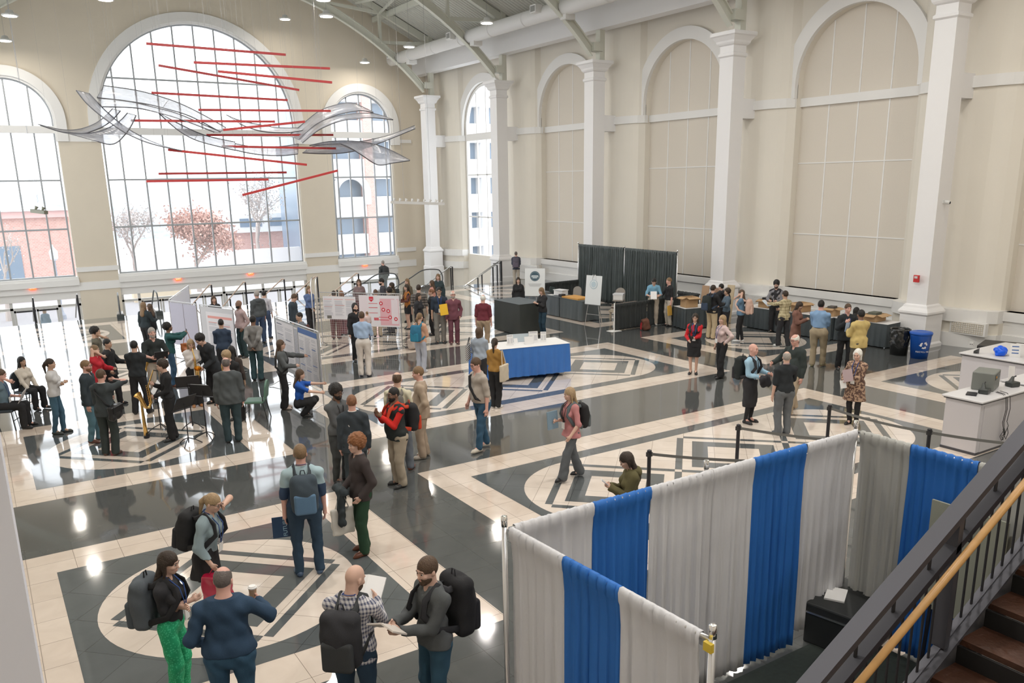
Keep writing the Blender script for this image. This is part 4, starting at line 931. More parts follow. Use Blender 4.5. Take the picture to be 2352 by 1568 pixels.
PP['polo_blue'] = p = person('man in light blue polo and khaki trousers reading a paper', (20.77, 22.59), 4, 1.76, 'm', 'p', ('short', 'bl'), ('polo', (.17, .36, .50)), .5, .99, bottom=('trousers', (.48, .41, .33)), shoes=(.4, .38, .34), L='hold', R='hold', w=1.06, head=(0, 30), belt=BK)
PP['polo_black'] = p = person('man in black polo holding an orange envelope by the dark drape', (21.09, 22.13), -62, 1.76, 'm', 'r', ('short', 'lb'), ('polo', BK), .5, .96, bottom=('trousers', (.52, .47, .40)), shoes=BK, L='down', R='hold', w=1.05)
PP['stripe'] = person('woman in striped top and black cardigan standing behind the dark podium', (17.49, 26.65), 2, 1.66, 'f', 'p', ('long', 'db'), ('jacket', BK), 1., .90, inner=STRIPE, bottom=('jeans', NV))
PP['podium'] = person('woman in black blazer over white top beside the dark covered table', (16.23, 23.22), -54, 1.70, 'f', 'p', ('long', 'lb'), ('jacket', BK), .85, .88, inner=(.68, .62, .62), bottom=('jeans', (.012, .04, .065)), L='phone', R='phone', head=(0, 16))
PP['purple'] = p = person('man in dark jacket walking away past the far column', (23.7, 36.29), 178, 1.72, 'm', 'p', ('short', 'dg'), ('jacket', (.05, .06, .09)), 1., .82, bottom=('trousers', (.44, .40, .34)), L='front', R='front')
backpack(p, 'purple grey backpack on the man walking away past the column', (.10, .09, .12), (.13, .11, .15), 1.05)
PP['maroonpolo'] = person('white haired man in maroon polo and khaki trousers from behind', (13.33, 22.36), 165, 1.78, 'm', 'r', ('balding', 'wh'), ('polo', (.14, .018, .03)), .5, .96, bottom=('trousers', (.40, .29, .19)), w=1.12, belt=(.3, .2, .1))
PP['maroonsuit'] = person('man in maroon suit and white shirt with glasses', (13.07, 23.85), 6, 1.78, 'm', 'r', ('balding', 'wh'), ('jacket', (.17, .055, .075)), 1., .82, inner=(.8, .78, .76), bottom=('trousers', (.15, .05, .07)), shoes=(.1, .05, .05), glasses=True, L='pocket', R='down', beard='gr')
PP['envelope'] = person('tall man in navy polo holding a yellow envelope', (12.77, 24.26), 4, 1.88, 'm', 't', ('short', 'bl'), ('polo', (.018, .03, .05)), .5, .98, bottom=('trousers', (.24, .23, .21)), shoes=BK, L='hold', R='down', w=1.10, glasses=True, lanyard=LAN)
PP['blackjw'] = person('woman with dark hair in black jacket near the yellow envelope', (12.27, 24.8), 62, 1.68, 'f', 't', ('long', 'db'), ('jacket', BK2), 1., .82, inner=(.5, .5, .5), bottom=('trousers', BK))
PP['peach'] = p = person('woman with ponytail, peach sweater and pale grey trousers', (10.25, 20.69), 150, 1.70, 'f', 'p', ('pony', 'lb'), ('sweater', (.60, .34, .22)), 1., .90, bottom=('trousers', (.42, .44, .50)), shoes=(.6, .6, .6), R='front', L='front', head=(-10, 0))
backpack(p, 'teal blue backpack on the woman in the peach sweater', (.02, .14, .24), (.02, .19, .30), 1.0, one=True)
PP['stripeback'] = person('man in dark striped shirt with his back turned in the crowd', (12.73, 25.67), 176, 1.84, 'm', 'p', ('short', 'db'), ('shirt', STRIPE2), .6, .96, bottom=('trousers', (.35, .30, .24)), w=1.15)
PP['orange'] = person('woman in rust orange vest and black skirt beside the red poster', (13.14, 27.45), -72, 1.66, 'f', 'p', ('long', 'db'), ('vest', (.36, .13, .02), (.12, .04, .03)), 1., .86, inner=BK, bottom=('skirt', BK, .62, .03), R='hold', L='hold')
PP['longbrown'] = person('woman with long brown hair in olive cardigan behind the red poster', (12.8, 28.01), -96, 1.70, 'f', 'p', ('long', 'db'), ('jacket', (.12, .10, .06)), 1., .84, bottom=('trousers', BK2))
PP['blondbk'] = person('blond woman in black near the escalator handrail', (13.89, 28.97), -40, 1.68, 'f', 'p', ('long', 'lb'), ('sweater', (.10, .08, .05)), bottom=('trousers', BK))
PP['talk1'] = person('woman with brown hair and salmon scarf in the crowd', (14.52, 28.12), -110, 1.64, 'f', 'p', ('long', 'br'), ('sweater', (.60, .30, .24)), bottom=('trousers', BK))
PP['talk2'] = person('woman with tied auburn hair in black behind the yellow envelope', (13.25, 25.75), -80, 1.64, 'f', 'p', ('bun', 'au'), ('jacket', BK), bottom=('trousers', BK))
PP['blondjk'] = person('woman with light auburn hair in dark jacket over blue shirt', (15.36, 29.2), -10, 1.74, 'f', 'p', ('long', 'lb'), ('jacket', (.02, .04, .045)), 1., .84, inner=(.25, .36, .60), bottom=('trousers', BK2))
PP['bearded'] = person('bearded man in charcoal sweater looking at the red poster', (12.76, 28.75), -84, 1.80, 'm', 'p', ('short', 'bl'), ('sweater', (.05, .05, .06)), bottom=('trousers', (.05, .05, .06)), beard='bl', head=(0, 12))
PP['glassw'] = person('woman with long brown hair between the two poster boards', (12.23, 29.76), -4, 1.72, 'f', 'p', ('long', 'br'), ('sweater', (.20, .14, .14)), bottom=('trousers', (.16, .07, .08)), glasses=True)
PP['hidden1'] = person('dark haired visitor behind the white poster board', (10.25, 27.25), 170, 1.68, 'm', 'p', ('short', 'db'), ('sweater', GY), bottom=('trousers', (.18, .08, .08)))
PP['hidden2'] = person('auburn haired visitor behind the white poster board', (10.76, 27.84), 165, 1.58, 'f', 'p', ('bob', 'au'), ('sweater', WH), bottom=('trousers', (.20, .09, .10)))
PP['hidden3'] = person('brown haired visitor standing behind the red poster in khaki trousers', (11.6, 26.78), 175, 1.66, 'm', 'p', ('short', 'br'), ('shirt', GY), bottom=('trousers', KH))
PP['hidden4'] = person('dark haired visitor behind the right edge of the red poster', (12.25, 27.08), -130, 1.64, 'm', 'p', ('curly', 'bl'), ('shirt', GY), bottom=('trousers', DG))
PP['stairman'] = p = person('bald man in dark grey suit going down by the far doors', (18.06, 40.5, 1.02), -150, 1.80, 'm', 'r', ('buzz', 'gr'), ('jacket', (.06, .07, .075)), 1., .82, bottom=('trousers', (.06, .08, .10)), z0=-0.46)
backpack(p, 'black backpack on the bald man near the far doors', (.03, .035, .04), (.03, .035, .04), 1.0)
PP['father'] = p = person('man in light blue polo and off white trousers carrying a toddler', (8.74, 21.22), 172, 1.82, 'm', 'r', ('short', 'br'), ('polo', (.36, .48, .66)), .5, .99, bottom=('trousers', (.62, .57, .52)), shoes=(.05, .05, .07), R=(.10, .30, 1.16, 1), L='front', w=1.06, belt=BK)
PP['toddler'] = person('toddler with light brown hair in pink top and dark blue leggings', (9.299999999999999, 22.16), -150, .84, 'm', 'p', ('short', 'lb'), ('shirt', (.60, .48, .46)), 1., .98, bottom=('leggings', (.03, .05, .10)), z0=.82, vox=.012, cat='child')
PP['longhairman'] = person('man with long black hair and beard in black, holding a coat', (9.4, 23.28), 20, 1.76, 'm', 'p', ('bob', 'bl'), ('jacket', BK), bottom=('trousers', BK), beard='bl')
PP['blueshirtw'] = person('woman with wavy light hair in blue shirt and black trousers, hands clasped', (9.93, 28.87), 26, 1.72, 'f', 'p', ('long', 'lb'), ('blouse', (.10, .15, .30)), 1., .96, bottom=('trousers', BK2), L='clasp', R='clasp')
PP['navysuit'] = person('man in navy suit looking down beside the woman in blue', (8.62, 26.72), 66, 1.78, 'm', 'p', ('short', 'br'), ('jacket', (.03, .045, .06)), 1., .84, inner=(.4, .45, .6), bottom=('trousers', (.03, .04, .05)), head=(0, 24), glasses=True)
PP['behindb'] = person('dark haired man in grey jacket behind the tall poster board', (7.57, 22.96), -60, 1.70, 'm', 't', ('short', 'bl'), ('jacket', (.14, .15, .17)), bottom=('trousers', BK2))
PP['hoodgrey'] = person('grey haired man in dark grey hooded jacket and jeans near the doors', (7.84, 28.06), -152, 1.80, 'm', 'r', ('short', 'gr'), ('hoodie', (.07, .08, .085)), bottom=('jeans', (.04, .07, .14)), w=1.08)
PP['whiteback'] = person('man in white shirt partly hidden by the grey hooded jacket', (8.32, 28.88), 160, 1.68, 'm', 'p', ('short', 'bl'), ('shirt', (.55, .54, .58)), bottom=('jeans', (.05, .08, .15)))
PP['baldpink'] = person('bald bearded man in pale pink shirt hands in pockets', (6.69, 26.0), -58, 1.80, 'm', 'b', ('bald', 'bl'), ('shirt', (.42, .31, .30)), 1., .92, bottom=('trousers', (.02, .045, .05)), L='pocket', R='pocket', w=1.08, beard='bl')
PP['behinda'] = person('brown haired woman seen over the top of the grey board', (6.58, 28.76), 10, 1.66, 'f', 'p', ('long', 'br'), ('sweater', BK2), bottom=('trousers', BK))
PP['navyback'] = person('dark haired man in navy sweater reading the red striped poster', (5.4, 23.06), 176, 1.72, 'm', 't', ('buzz', 'bl'), ('sweater', (.03, .05, .09)), bottom=('trousers', BK2), L='front', R='front')
PP['greyblazer'] = person('man in light grey blazer and teal trousers with hands behind his back', (6.14, 22.59), 160, 1.80, 'm', 'b', ('short', 'bl'), ('jacket', (.22, .21, .20)), 1., .82, bottom=('trousers', (.03, .07, .08)), shoes=(.03, .02, .02), R='back', L='back', step=((.0, 0), (-.04, 0)))
PP['presenter'] = p = person('woman in grey blazer and black wide trousers at the tall poster board', (5.79, 19.13), 84, 1.68, 'f', 'p', ('long', 'br'), ('jacket', (.085, .095, .095)), 1., .92, bottom=('flared_trousers', BK), shoes=(.5, .4, .35), L='reach', R='hold', glasses=True, strap=(BK, -1))
PP['croucher'] = person('woman in royal blue top crouching at the foot of the poster board', (5.82, 18.18), 82, 1.68, 'f', 'p', ('long', 'br'), ('blouse', (.01, .09, .42)), .4, 1.0, bottom=('trousers', BK), L=(.10, .56, 1.42, 1), R=(.12, .50, 1.25, 1), crouch=True, lean=.10)
PP['greyback'] = person('balding man in dark grey suit watching the saxophone players', (4.04, 17.18), 178, 1.80, 'm', 'r', ('balding', 'dg'), ('jacket', (.065, .075, .085)), 1., .82, inner=(.4, .4, .4), bottom=('trousers', (.025, .05, .06)), w=1.15)
PP['sax_low'] = p = person('young saxophonist in black bending over a music stand', (4.43, 18.67), -40, 1.70, 'm', 'p', ('mop', 'bd'), ('shirt', BK), .5, .95, bottom=('trousers', BK), L='sax', R='saxu', lean=.25, head=(0, 16))
PP['longdark'] = person('woman with long dark hair behind the balding man in grey', (4.64, 19.08), 168, 1.68, 'f', 't', ('long', 'bl'), ('sweater', (.05, .035, .03)), bottom=('trousers', BK))
PP['leaner'] = person('tall dark haired young man in charcoal jacket leaning over the music', (4.3, 20.53), -50, 1.86, 'm', 'p', ('mop', 'bl'), ('jacket', (.022, .026, .032)), bottom=('trousers', BK), L='sax', R='front', lean=.30, head=(0, 22))
PP['sax_white'] = p = person('blond saxophonist in white blouse and black trousers', (4.08, 20.67), 8, 1.68, 'f', 'p', ('long', 'bd'), ('blouse', (.68, .64, .62)), 1., 1.0, bottom=('flared_trousers', BK), shoes=(.35, .15, .05), L='sax', R='saxu', head=(0, 16))
PP['photographer'] = person('woman in teal sweater and jeans photographing with her phone', (4.07, 23.29), 96, 1.72, 'f', 'b', ('curly', 'bl'), ('sweater', (.012, .075, .075)), 1., .92, bottom=('jeans', (.03, .08, .15)), shoes=(.3, .1, .05), L=(.06, .42, 1.44, 1), R=(.06, .42, 1.44, 1))
PP['folder'] = person('man in black polo and khaki trousers holding a black folder', (3.43, 21.82), 14, 1.86, 'm', 'r', ('short', 'gr'), ('polo', (.016, .022, .02)), .5, .96, bottom=('trousers', (.50, .43, .35)), shoes=BK, L='hold', R='hold', w=1.12, beard='gr')
PP['longhair'] = person('woman with very long light brown hair in black', (4.31, 28.38), 140, 1.70, 'f', 'p', ('long', 'lb'), ('sweater', (.015, .025, .03)), bottom=('trousers', BK), R='hold')
PP['behindlong'] = person('woman in black jacket hidden behind the very long hair', (4.58, 28.91), -120, 1.56, 'f', 'p', ('long', 'br'), ('jacket', BK), bottom=('trousers', BK), L='hip')
PP['sax_back'] = p = person('young man in black suit with gold saxophone, back turned', (2.84, 20.75), 158, 1.76, 'm', 'p', ('short', 'bl'), ('jacket', (.010, .014, .02)), 1., .92, bottom=('trousers', BK), L='sax', R='saxu', step=((.0, .05), (.05, .05)))
PP['sax_side'] = p = person('young man with wavy dark hair in black playing saxophone', (3.0, 18.11), -78, 1.74, 'm', 'p', ('mop', 'db'), ('shirt', (.012, .013, .015)), 1., .94, bottom=('trousers', BK), L='sax', R='saxu', head=(0, 14), step=((.06, 0), (-.05, .0)))
PP['earman'] = person('curly haired man in olive grey shirt with hand at his ear', (2.35, 23.49), 74, 1.76, 'm', 't', ('curly', 'bl'), ('shirt', (.13, .12, .09)), R='face', bottom=('trousers', BK))
PP['blackcoat'] = person('man with short black hair in black coat gesturing', (2.42, 22.03), 64, 1.66, 'm', 't', ('short', 'bl'), ('coat', BK), 1., .80, bottom=('trousers', BK), L='hold', R='side', shoes=BK, step=((.12, 0), (-.05, 0)))
PP['redwoman'] = person('woman with long brown hair in red sweater among the listeners', (2.06, 21.33), 66, 1.66, 'f', 'p', ('long', 'lb'), ('sweater', (.50, .015, .03)), 1., .88, bottom=('trousers', (.4, .02, .03)), L='hold', R='face')
PP['ginger'] = person('man with short ginger hair in navy blazer and light jeans', (1.62, 18.93), 66, 1.76, 'm', 'r', ('short', 'lb'), ('jacket', (.020, .032, .045)), 1., .82, inner=(.55, .6, .65), bottom=('jeans', (.09, .19, .24)), shoes=(.12, .045, .03), w=1.06, glasses=True, beard='au', step=((.05, 0), (-.03, 0)))
PP['satchel'] = p = person('man in dark grey suit with black satchel photographing the band', (1.76, 17.75), 152, 1.76, 'm', 'r', ('short', 'br'), ('jacket', (.04, .05, .055)), 1., .82, inner=WH, bottom=('trousers', (.022, .032, .035)), shoes=(.08, .04, .03), R=(.12, .30, 1.48, 1), L='front', strap=(BK, -1), head=(-14, 0))
PP['whitesw'] = person('woman with ponytail in white sweater and skinny jeans, arms crossed', (1.04, 20.07), 72, 1.68, 'f', 't', ('pony', 'db'), ('sweater', (.55, .54, .54)), 1., .90, bottom=('leggings', (.05, .12, .18)), shoes=(.05, .055, .05), L='cross', R='cross', step=((.08, 0), (-.06, 0)))
PP['seatwoman'] = person('seated woman with long black hair in cream blouse and black trousers', (0.62, 22.939999999999998), 40, 1.68, 'f', 't', ('long', 'bl'), ('blouse', (.62, .56, .48)), bottom=('trousers', BK), shoes=BK, L='lap', R='lap', sit=True)
PP['seatman'] = person('seated man in slate shirt reading a leaflet at the left edge', (0.11, 21.21), 68, 1.78, 'm', 'r', ('short', 'br'), ('polo', (.12, .18, .22)), .5, bottom=('trousers', BK), shoes=BK, L=(.04, .30, 1.12, 1), R='face', sit=True, lanyard=LAN, head=(0, 14))
PP['outside'] = person('woman in grey blue jacket seen beyond the west doors', (2.81, 51.6, -0.9), 172, 1.68, 'f', 'p', ('bob', 'lb'), ('jacket', (.09, .14, .18)), bottom=('trousers', (.1, .12, .16)), z0=-2.75, group=None)
PP['outside2'] = person('person in dark jeans waiting beyond the east doors', (18.7, 53.5, -0.78), 30, 1.72, 'm', 'p', ('short', 'br'), ('jacket', (.25, .28, .35)), bottom=('jeans', (.12, .17, .28)), z0=-2.75)

# ================================================================= DRAPES AND BOOTH
def pleated(name, label, a, b, top, bot, m, n=7, amp=.035, seed=0, sleeve=.03, group=None, ragged=0., cat='drape'):
    """one cloth panel gathered on a rod from a to b (plan points)"""
    r_ = random.Random(seed); a = Vector((a[0], a[1], 0)); b = Vector((b[0], b[1], 0)); L_ = (b - a).length; t = (b - a) / L_; nn = Vector((t.y, -t.x, 0))
    cols = max(24, int(L_ / .018)); ph = [r_.uniform(0, 6.28) for _ in range(6)]; dr = r_.uniform(-.4, .4)
    def wave(u, v):
        w1 = math.sin(u * n * 2 * PI + ph[0] + dr * v + 1.7 * math.sin(u * 6.3 + ph[1])); w2 = math.sin(u * n * 4.3 * PI + ph[2] + 1.2 * math.sin(u * 3.3 + v * 2 + ph[5])); g_ = .45 + .55 * math.sin(u * 4.7 + ph[3]) ** 2
        return amp * .9 * (.30 + .70 * min(1, v * 1.8)) * g_ * (w1 + .7 * w2)
    def ruff(u): return .007 * math.sin(u * L_ * 67 + ph[3]) + .006 * math.sin(u * L_ * 131 + ph[4])
    rows = [(-sleeve * 1.2, -.10, 0), (-sleeve, -.02, 0), (-.012, .026, 0), (.016, .026, 0), (sleeve, -.01, 0), (sleeve * .85, -.075, 0), (sleeve * .5, -.105, .02)]
    H_ = top - bot; nv = 14
    rows += [(0, -.105 - (H_ - .105) * (k + 1) / nv, (k + 1) / nv) for k in range(nv)]
    vs = []
    for off, dz, v in rows:
        for i in range(cols + 1):
            u = i / cols; o_ = off + (wave(u, v) if v else 0) + (ruff(u) if not v else 0); zz = top + dz + (ruff(u) * .9 if not v else 0) + (ragged * math.sin(u * 9 + ph[2]) if v == 1 else 0)
            p_ = a + t * (L_ * u + (.012 * math.sin(u * 40 + ph[1]) if 0 < i < cols else 0)) + nn * o_; vs.append((p_.x, p_.y, zz))
    c1 = cols + 1; fs = [(j * c1 + i, j * c1 + i + 1, (j + 1) * c1 + i + 1, (j + 1) * c1 + i) for j in range(len(rows) - 1) for i in range(cols)]
    o = MB().add(vs, fs).build(name, m, smooth=True); md = o.modifiers.new('cloth', 'SOLIDIFY'); md.thickness = .003
    return tag(o, label, cat, group)
D_W = mat('drape_white', (.74, .74, .76), .75, var=.03, vscale=3, bump=.1, bscale=300, trans=.22)
D_B = mat('drape_blue', (.025, .17, .56), .65, var=.08, vscale=3, bump=.1, bscale=300, trans=.15)
D_G = mat('drape_grey', (.50, .50, .47), .8, var=.03, vscale=3, trans=.2)
D_K = mat('drape_black', (.022, .026, .026), .7, var=.2, vscale=5, sheen=.1)
D_T = mat('drape_charcoal', (.050, .064, .064), .5, var=.4, vscale=2.5, sheen=.15)
def upright(label, x, y, h, grp='upright poles of the drape frames'):
    u = empty('drape_pole', (x, y, 0), label=label, cat='pole', group=grp)
    MB().lathe([(.024, .01), (.024, h)], 12).build('pole', ALU, u, smooth=True); MB().lathe([(.027, h - .04), (.027, h + .05), (.018, h + .055)], 12).build('pole_cap', CHROME, u, smooth=True)
    MB().box((-.2, -.2, 0), (.2, .2, .012)).build('base_plate', ALU, u); return u
BY = 5.40; TZ = 2.40
for lb, x, y in (('chrome booth pole at the near left corner of the white drapes', 3.39, BY + .03), ('chrome booth pole in the middle of the long drape wall', 5.79, BY + .07), ('booth pole at the far corner where grey drape starts', 8.17, BY + .06), ('chrome booth pole with yellow clip at the end of the short drape wall', 3.53, 3.22), ('booth pole hidden behind the stair railing', 8.10, 2.95)):
    u = upright(lb, x, y, TZ + .06, None)
    if 'clip' in lb: MB().box((-.05, -.035, TZ - .06), (-.02, .03, TZ + .0)).build('yellow_clip', mat('yellow_plastic', (.7, .5, .05), .4), u)
for lb, a, b in (('crossbar of the long booth wall from corner to middle pole', (3.42, BY), (5.79, BY)), ('crossbar of the long booth wall beyond the middle pole', (5.79, BY), (8.12, BY)), ('crossbar of the booth wall running to the stair', (8.12, BY), (8.10, 2.95)), ('crossbar of the short booth wall nearest the stair', (3.42, BY), (3.53, 3.22))):
    tag(MB().tube([(*a, TZ), (*b, TZ)], .018, 10).build('crossbar', ALU, smooth=True), lb, 'rod')
g_ = .012
pleated('drape', 'white drape next to the near corner pole on the long booth wall', (3.46, BY), (4.30, BY), TZ, .03, D_W, 5, .028, 1)
pleated('drape', 'blue drape nearest the corner on the long booth wall', (4.30, BY), (4.98, BY), TZ, .03, D_B, 6, .030, 2)
pleated('drape', 'wide white drape between the two blue ones, before the middle pole', (4.98, BY), (5.79, BY), TZ, .03, D_W, 6, .030, 3)
pleated('drape', 'white drape just beyond the middle pole of the long booth wall', (5.785, BY), (6.40, BY), TZ, .03, D_W, 4, .030, 4)
pleated('drape', 'deep blue drape on the far half of the long booth wall', (6.40, BY), (7.21, BY), TZ, .03, D_B, 7, .034, 5)
pleated('drape', 'white drape beside the far corner pole of the booth', (7.21, BY), (8.08, BY), TZ, .20, D_W, 6, .030, 6, ragged=.05)
pleated('drape', 'pale grey drape turning from the far booth corner towards the stair', (8.12, BY - .05), (8.11, 4.74), TZ, .15, D_G, 5, .030, 7, ragged=.04)
pleated('drape', 'dark blue drape on the short far wall next to the stair', (8.11, 4.74), (8.11, 4.02), TZ, .03, D_B, 9, .026, 8)
pleated('drape', 'off white drape mostly hidden by the stair railing', (8.11, 4.02), (8.10, 3.0), TZ, .03, D_G, 5, .026, 9)
pleated('drape', 'white drape at the corner on the short near booth wall', (3.42, BY - .04), (3.455, 4.67), TZ, .03, D_W, 5, .026, 10)
pleated('drape', 'blue drape in the middle of the short near booth wall', (3.455, 4.67), (3.49, 4.04), TZ, .03, D_B, 5, .030, 11)
pleated('drape', 'white drape gathered loosely beside the clip pole', (3.49, 4.04), (3.525, 3.30), TZ, .03, D_W, 4, .034, 12)
struct(MB().box((3.55, 2.6, 0), (8.05, 5.3, .007)).build('floor_carpet', mat('carpet_dark_green', (.022, .03, .026), .95, var=.3, vscale=20)))
# inside the booth
bd = empty('display_board', (7.98, 4.0, 2.06)[:2] + (0,), label='plain grey green display board standing before the dark blue drape', cat='board')
_b = (7.98, 4.38, 1.95); _c = (7.98, 3.61, 2.14)
MB().box((-.01, _c[1] - bd.location.y, .75), (.015, _b[1] - bd.location.y, _b[2])).build('panel', mat('board_olive_grey', (.30, .31, .25), .7), bd); MB().box((-.018, (_b[1] + _c[1]) / 2 - .05 - bd.location.y + .1, _b[2] - .03), (-.01, (_b[1] + _c[1]) / 2 + .05 - bd.location.y + .1, _b[2])).build('yellow_tape', mat('yellow_tape', (.6, .62, .05), .5), bd)
for s_ in (-.3, .3): MB().bar((0, s_, 0), (0, s_ * .9, .8), .03, .03).build('leg', BLACKM, bd)
cs_ = (7.62, 5.04, -0.0)
k_ = empty('equipment_case', (cs_[0] + .3, cs_[1] + .1, 0), .2, label='black equipment case on the floor inside the booth', cat='case'); MB().box((-.45, -.35, 0), (.45, .35, .5)).build('case_body', mat('case_black', (.02, .022, .022), .6), k_, bevel=.02); MB().box((-.46, -.36, .38), (.46, .36, .40)).build('case_rim', ALU, k_)
tag(MB().box((-.16, -.11, 0), (.16, .11, .02), mat4=Matrix.Translation((cs_[0] + .2, cs_[1] + .25, .502)) @ Matrix.Rotation(.5, 4, 'Z')).build('paper_stack', WHITE), 'white papers lying on the black case in the booth', 'papers')

# ---- tall charcoal drape wall and low black drapes
for i, y in enumerate((23.8, 26.95, 30.15)): upright(('drape pole at the near end of the tall charcoal drape', 'middle pole of the tall charcoal drape', 'drape pole at the far end of the tall charcoal drape')[i], 23.08, y, 2.50, None)
for i, (a, b) in enumerate(((30.12, 28.5), (28.5, 27.0), (26.9, 25.3), (25.3, 24.35), (24.32, 23.85))):
    pleated('drape', ('leftmost panel of the tall charcoal drape wall', 'second panel of the charcoal drape wall, left of its middle pole', 'charcoal drape panel just past the middle pole', 'charcoal drape panel left of the bright slit', 'narrow last panel of the charcoal drape wall')[i], (23.08, a), (23.08, b), 2.44, .03, D_T, int(abs(a - b) * 8), .11, 20 + i)
for i, (a, b) in enumerate((((18.86, 22.5), (20.4, 22.52)), ((20.4, 22.52), (21.75, 22.54)), ((21.75, 22.54), (23.1, 22.6)), ((23.12, 22.6), (23.12, 23.75)))):
    pleated('low_drape', ('low black drape starting at the white post', 'low black drape behind the man in the blue polo', 'low black drape right of the man with the envelope', 'low black drape joining the tall charcoal wall')[i], a, b, .94, .02, D_K, 6, .03, 30 + i)
pleated('low_drape', 'low black drape behind the laptop table below the far wall', (19.7, 29.4), (22.6, 29.5), .92, .02, D_K, 14, .04, 36)
u = empty('drape_pole', (18.84, 22.5, 0), label='short white post with square base at the end of the low black drape', cat='pole'); MB().lathe([(.025, .01), (.025, 1.0)], 10).build('pole', WHITE, u); MB().box((-.22, -.16, 0), (.22, .16, .012)).build('base_plate', WHITE, u)
upright('short pole in the bend of the low black drape', 23.12, 22.58, .96, None)

# ================================================================= TABLES
def skirted(name, label, x0, x1, y0, y1, h, mtop, mskirt, drop=.0, rz=0, n=9, seed=0, amp=.02, topdrop=.10, cat='table'):
    cx, cy = (x0 + x1) / 2, (y0 + y1) / 2; hx, hy = (x1 - x0) / 2, (y1 - y0) / 2
    t = empty(name, (cx, cy, 0), rz, label=label, cat=cat); r_ = random.Random(seed)
    MB().box((-hx, -hy, h - .03), (hx, hy, h)).build('table_top', mtop, t, bevel=.008)
    for sx in (-1, 1):
        for sy in (-1, 1): MB().tube([(sx * (hx - .12), sy * (hy - .1), 0), (sx * (hx - .12), sy * (hy - .1), h - .03)], .015, 8).build('leg', CHROME, t)
    per = 2 * (2 * hx + 2 * hy); N_ = int(per / .025); vs = []; ph = r_.uniform(0, 6)
    nv = 8; rows = [(h - .002, 0)] + [(h - .012 - (h - drop - .02) * k / nv, k / nv) for k in range(nv + 1)]
    def pt(d, off):
        L_ = [2 * hx, 2 * hy, 2 * hx, 2 * hy]; c_ = [(-hx, -hy), (hx, -hy), (hx, hy), (-hx, hy)]; tt = [(1, 0), (0, 1), (-1, 0), (0, -1)]; nn = [(0, -1), (1, 0), (0, 1), (-1, 0)]; i = 0
        while d > L_[i] and i < 3: d -= L_[i]; i += 1
        return (c_[i][0] + tt[i][0] * d + nn[i][0] * off, c_[i][1] + tt[i][1] * d + nn[i][1] * off)
    for z, v in rows:
        for i in range(N_):
            d = per * i / N_; off = .008 + (amp * v ** .5) * (1 + math.sin(d * n + ph + .7 * math.sin(d * 3.1 + ph)) + .4 * math.sin(d * n * 2.3 + v)) ; x_, y_ = pt(d, off); vs.append((x_, y_, z))
    fs = [(j * N_ + i, j * N_ + (i + 1) % N_, (j + 1) * N_ + (i + 1) % N_, (j + 1) * N_ + i) for j in range(len(rows) - 1) for i in range(N_)]
    MB().add(vs, fs).build('table_skirt', mskirt, t, smooth=True)
    MB().box((-hx - .02, -hy - .02, h), (hx + .02, hy + .02, h + .006)).build('table_cloth', mtop, t, bevel=.003)
    return t
LW = mat('table_linen_white', (.72, .71, .70), .8); SK = mat('table_skirt_blue', (.03, .15, .48), .55, var=.1, vscale=4, sheen=.2); GS = mat('table_cloth_slate', (.10, .118, .13), .7, var=.12, vscale=3); GS2 = mat('table_cloth_slate_dark', (.085, .10, .105), .7, var=.15, vscale=3); GT = mat('table_skirt_grey', (.05, .062, .068), .6, var=.2, vscale=4)
bt = skirted('information_table', 'white topped table with royal blue pleated skirt and small sign stands', -1.30, 1.30, -.48, .48, .90, LW, SK, .10, 0, 24, 3, .022); bt.location = (12.22, 18.62, 0); bt.rotation_euler = (0, 0, -.20)
pt_ = skirted('podium_table', 'tall table fully covered with charcoal cloth', 15.62, 16.7, 23.75, 25.4, 1.10, GS, mat('cloth_charcoal', (.035, .04, .037), .75), .02, 0, 5, 4, .012)
g1 = skirted('registration_table', 'registration table with slate grey cloth and a laptop', 19.15, 19.95, 26.3, 28.9, .78, GS, GS, .02, 0, 11, 5, .02)
g2 = skirted('registration_table', 'darker slate table with an orange flat box on top', 19.15, 19.95, 24.75, 26.22, .78, GS2, GS2, .02, 0, 12, 6, .022)
tA = skirted('box_table', 'small white topped table with grey skirt and one open carton beside the dark drape', 21.0, 22.6, 20.9, 21.7, .76, LW, GT, .03, -.25, 26, 7, .02)
tB = skirted('box_table', 'long white topped table with grey skirt, section nearest the man in the black vest', 23.05, 23.8, 18.55, 20.3, .76, LW, GT, .03, 0, 28, 8, .02)
tC = skirted('box_table', 'long white topped table with grey skirt, middle section with the cartons', 23.15, 23.9, 16.75, 18.5, .76, LW, GT, .03, .03, 28, 9, .02)
tD = skirted('box_table', 'long white topped table with grey skirt, section ending at the trash bin', 23.35, 24.1, 14.9, 16.7, .76, LW, GT, .03, .06, 28, 10, .02)
CARD = mat('cardboard', (.46, .30, .16), .85, var=.08, vscale=8, bump=.1); CARD2 = mat('cardboard_inside', (.36, .24, .13), .9)
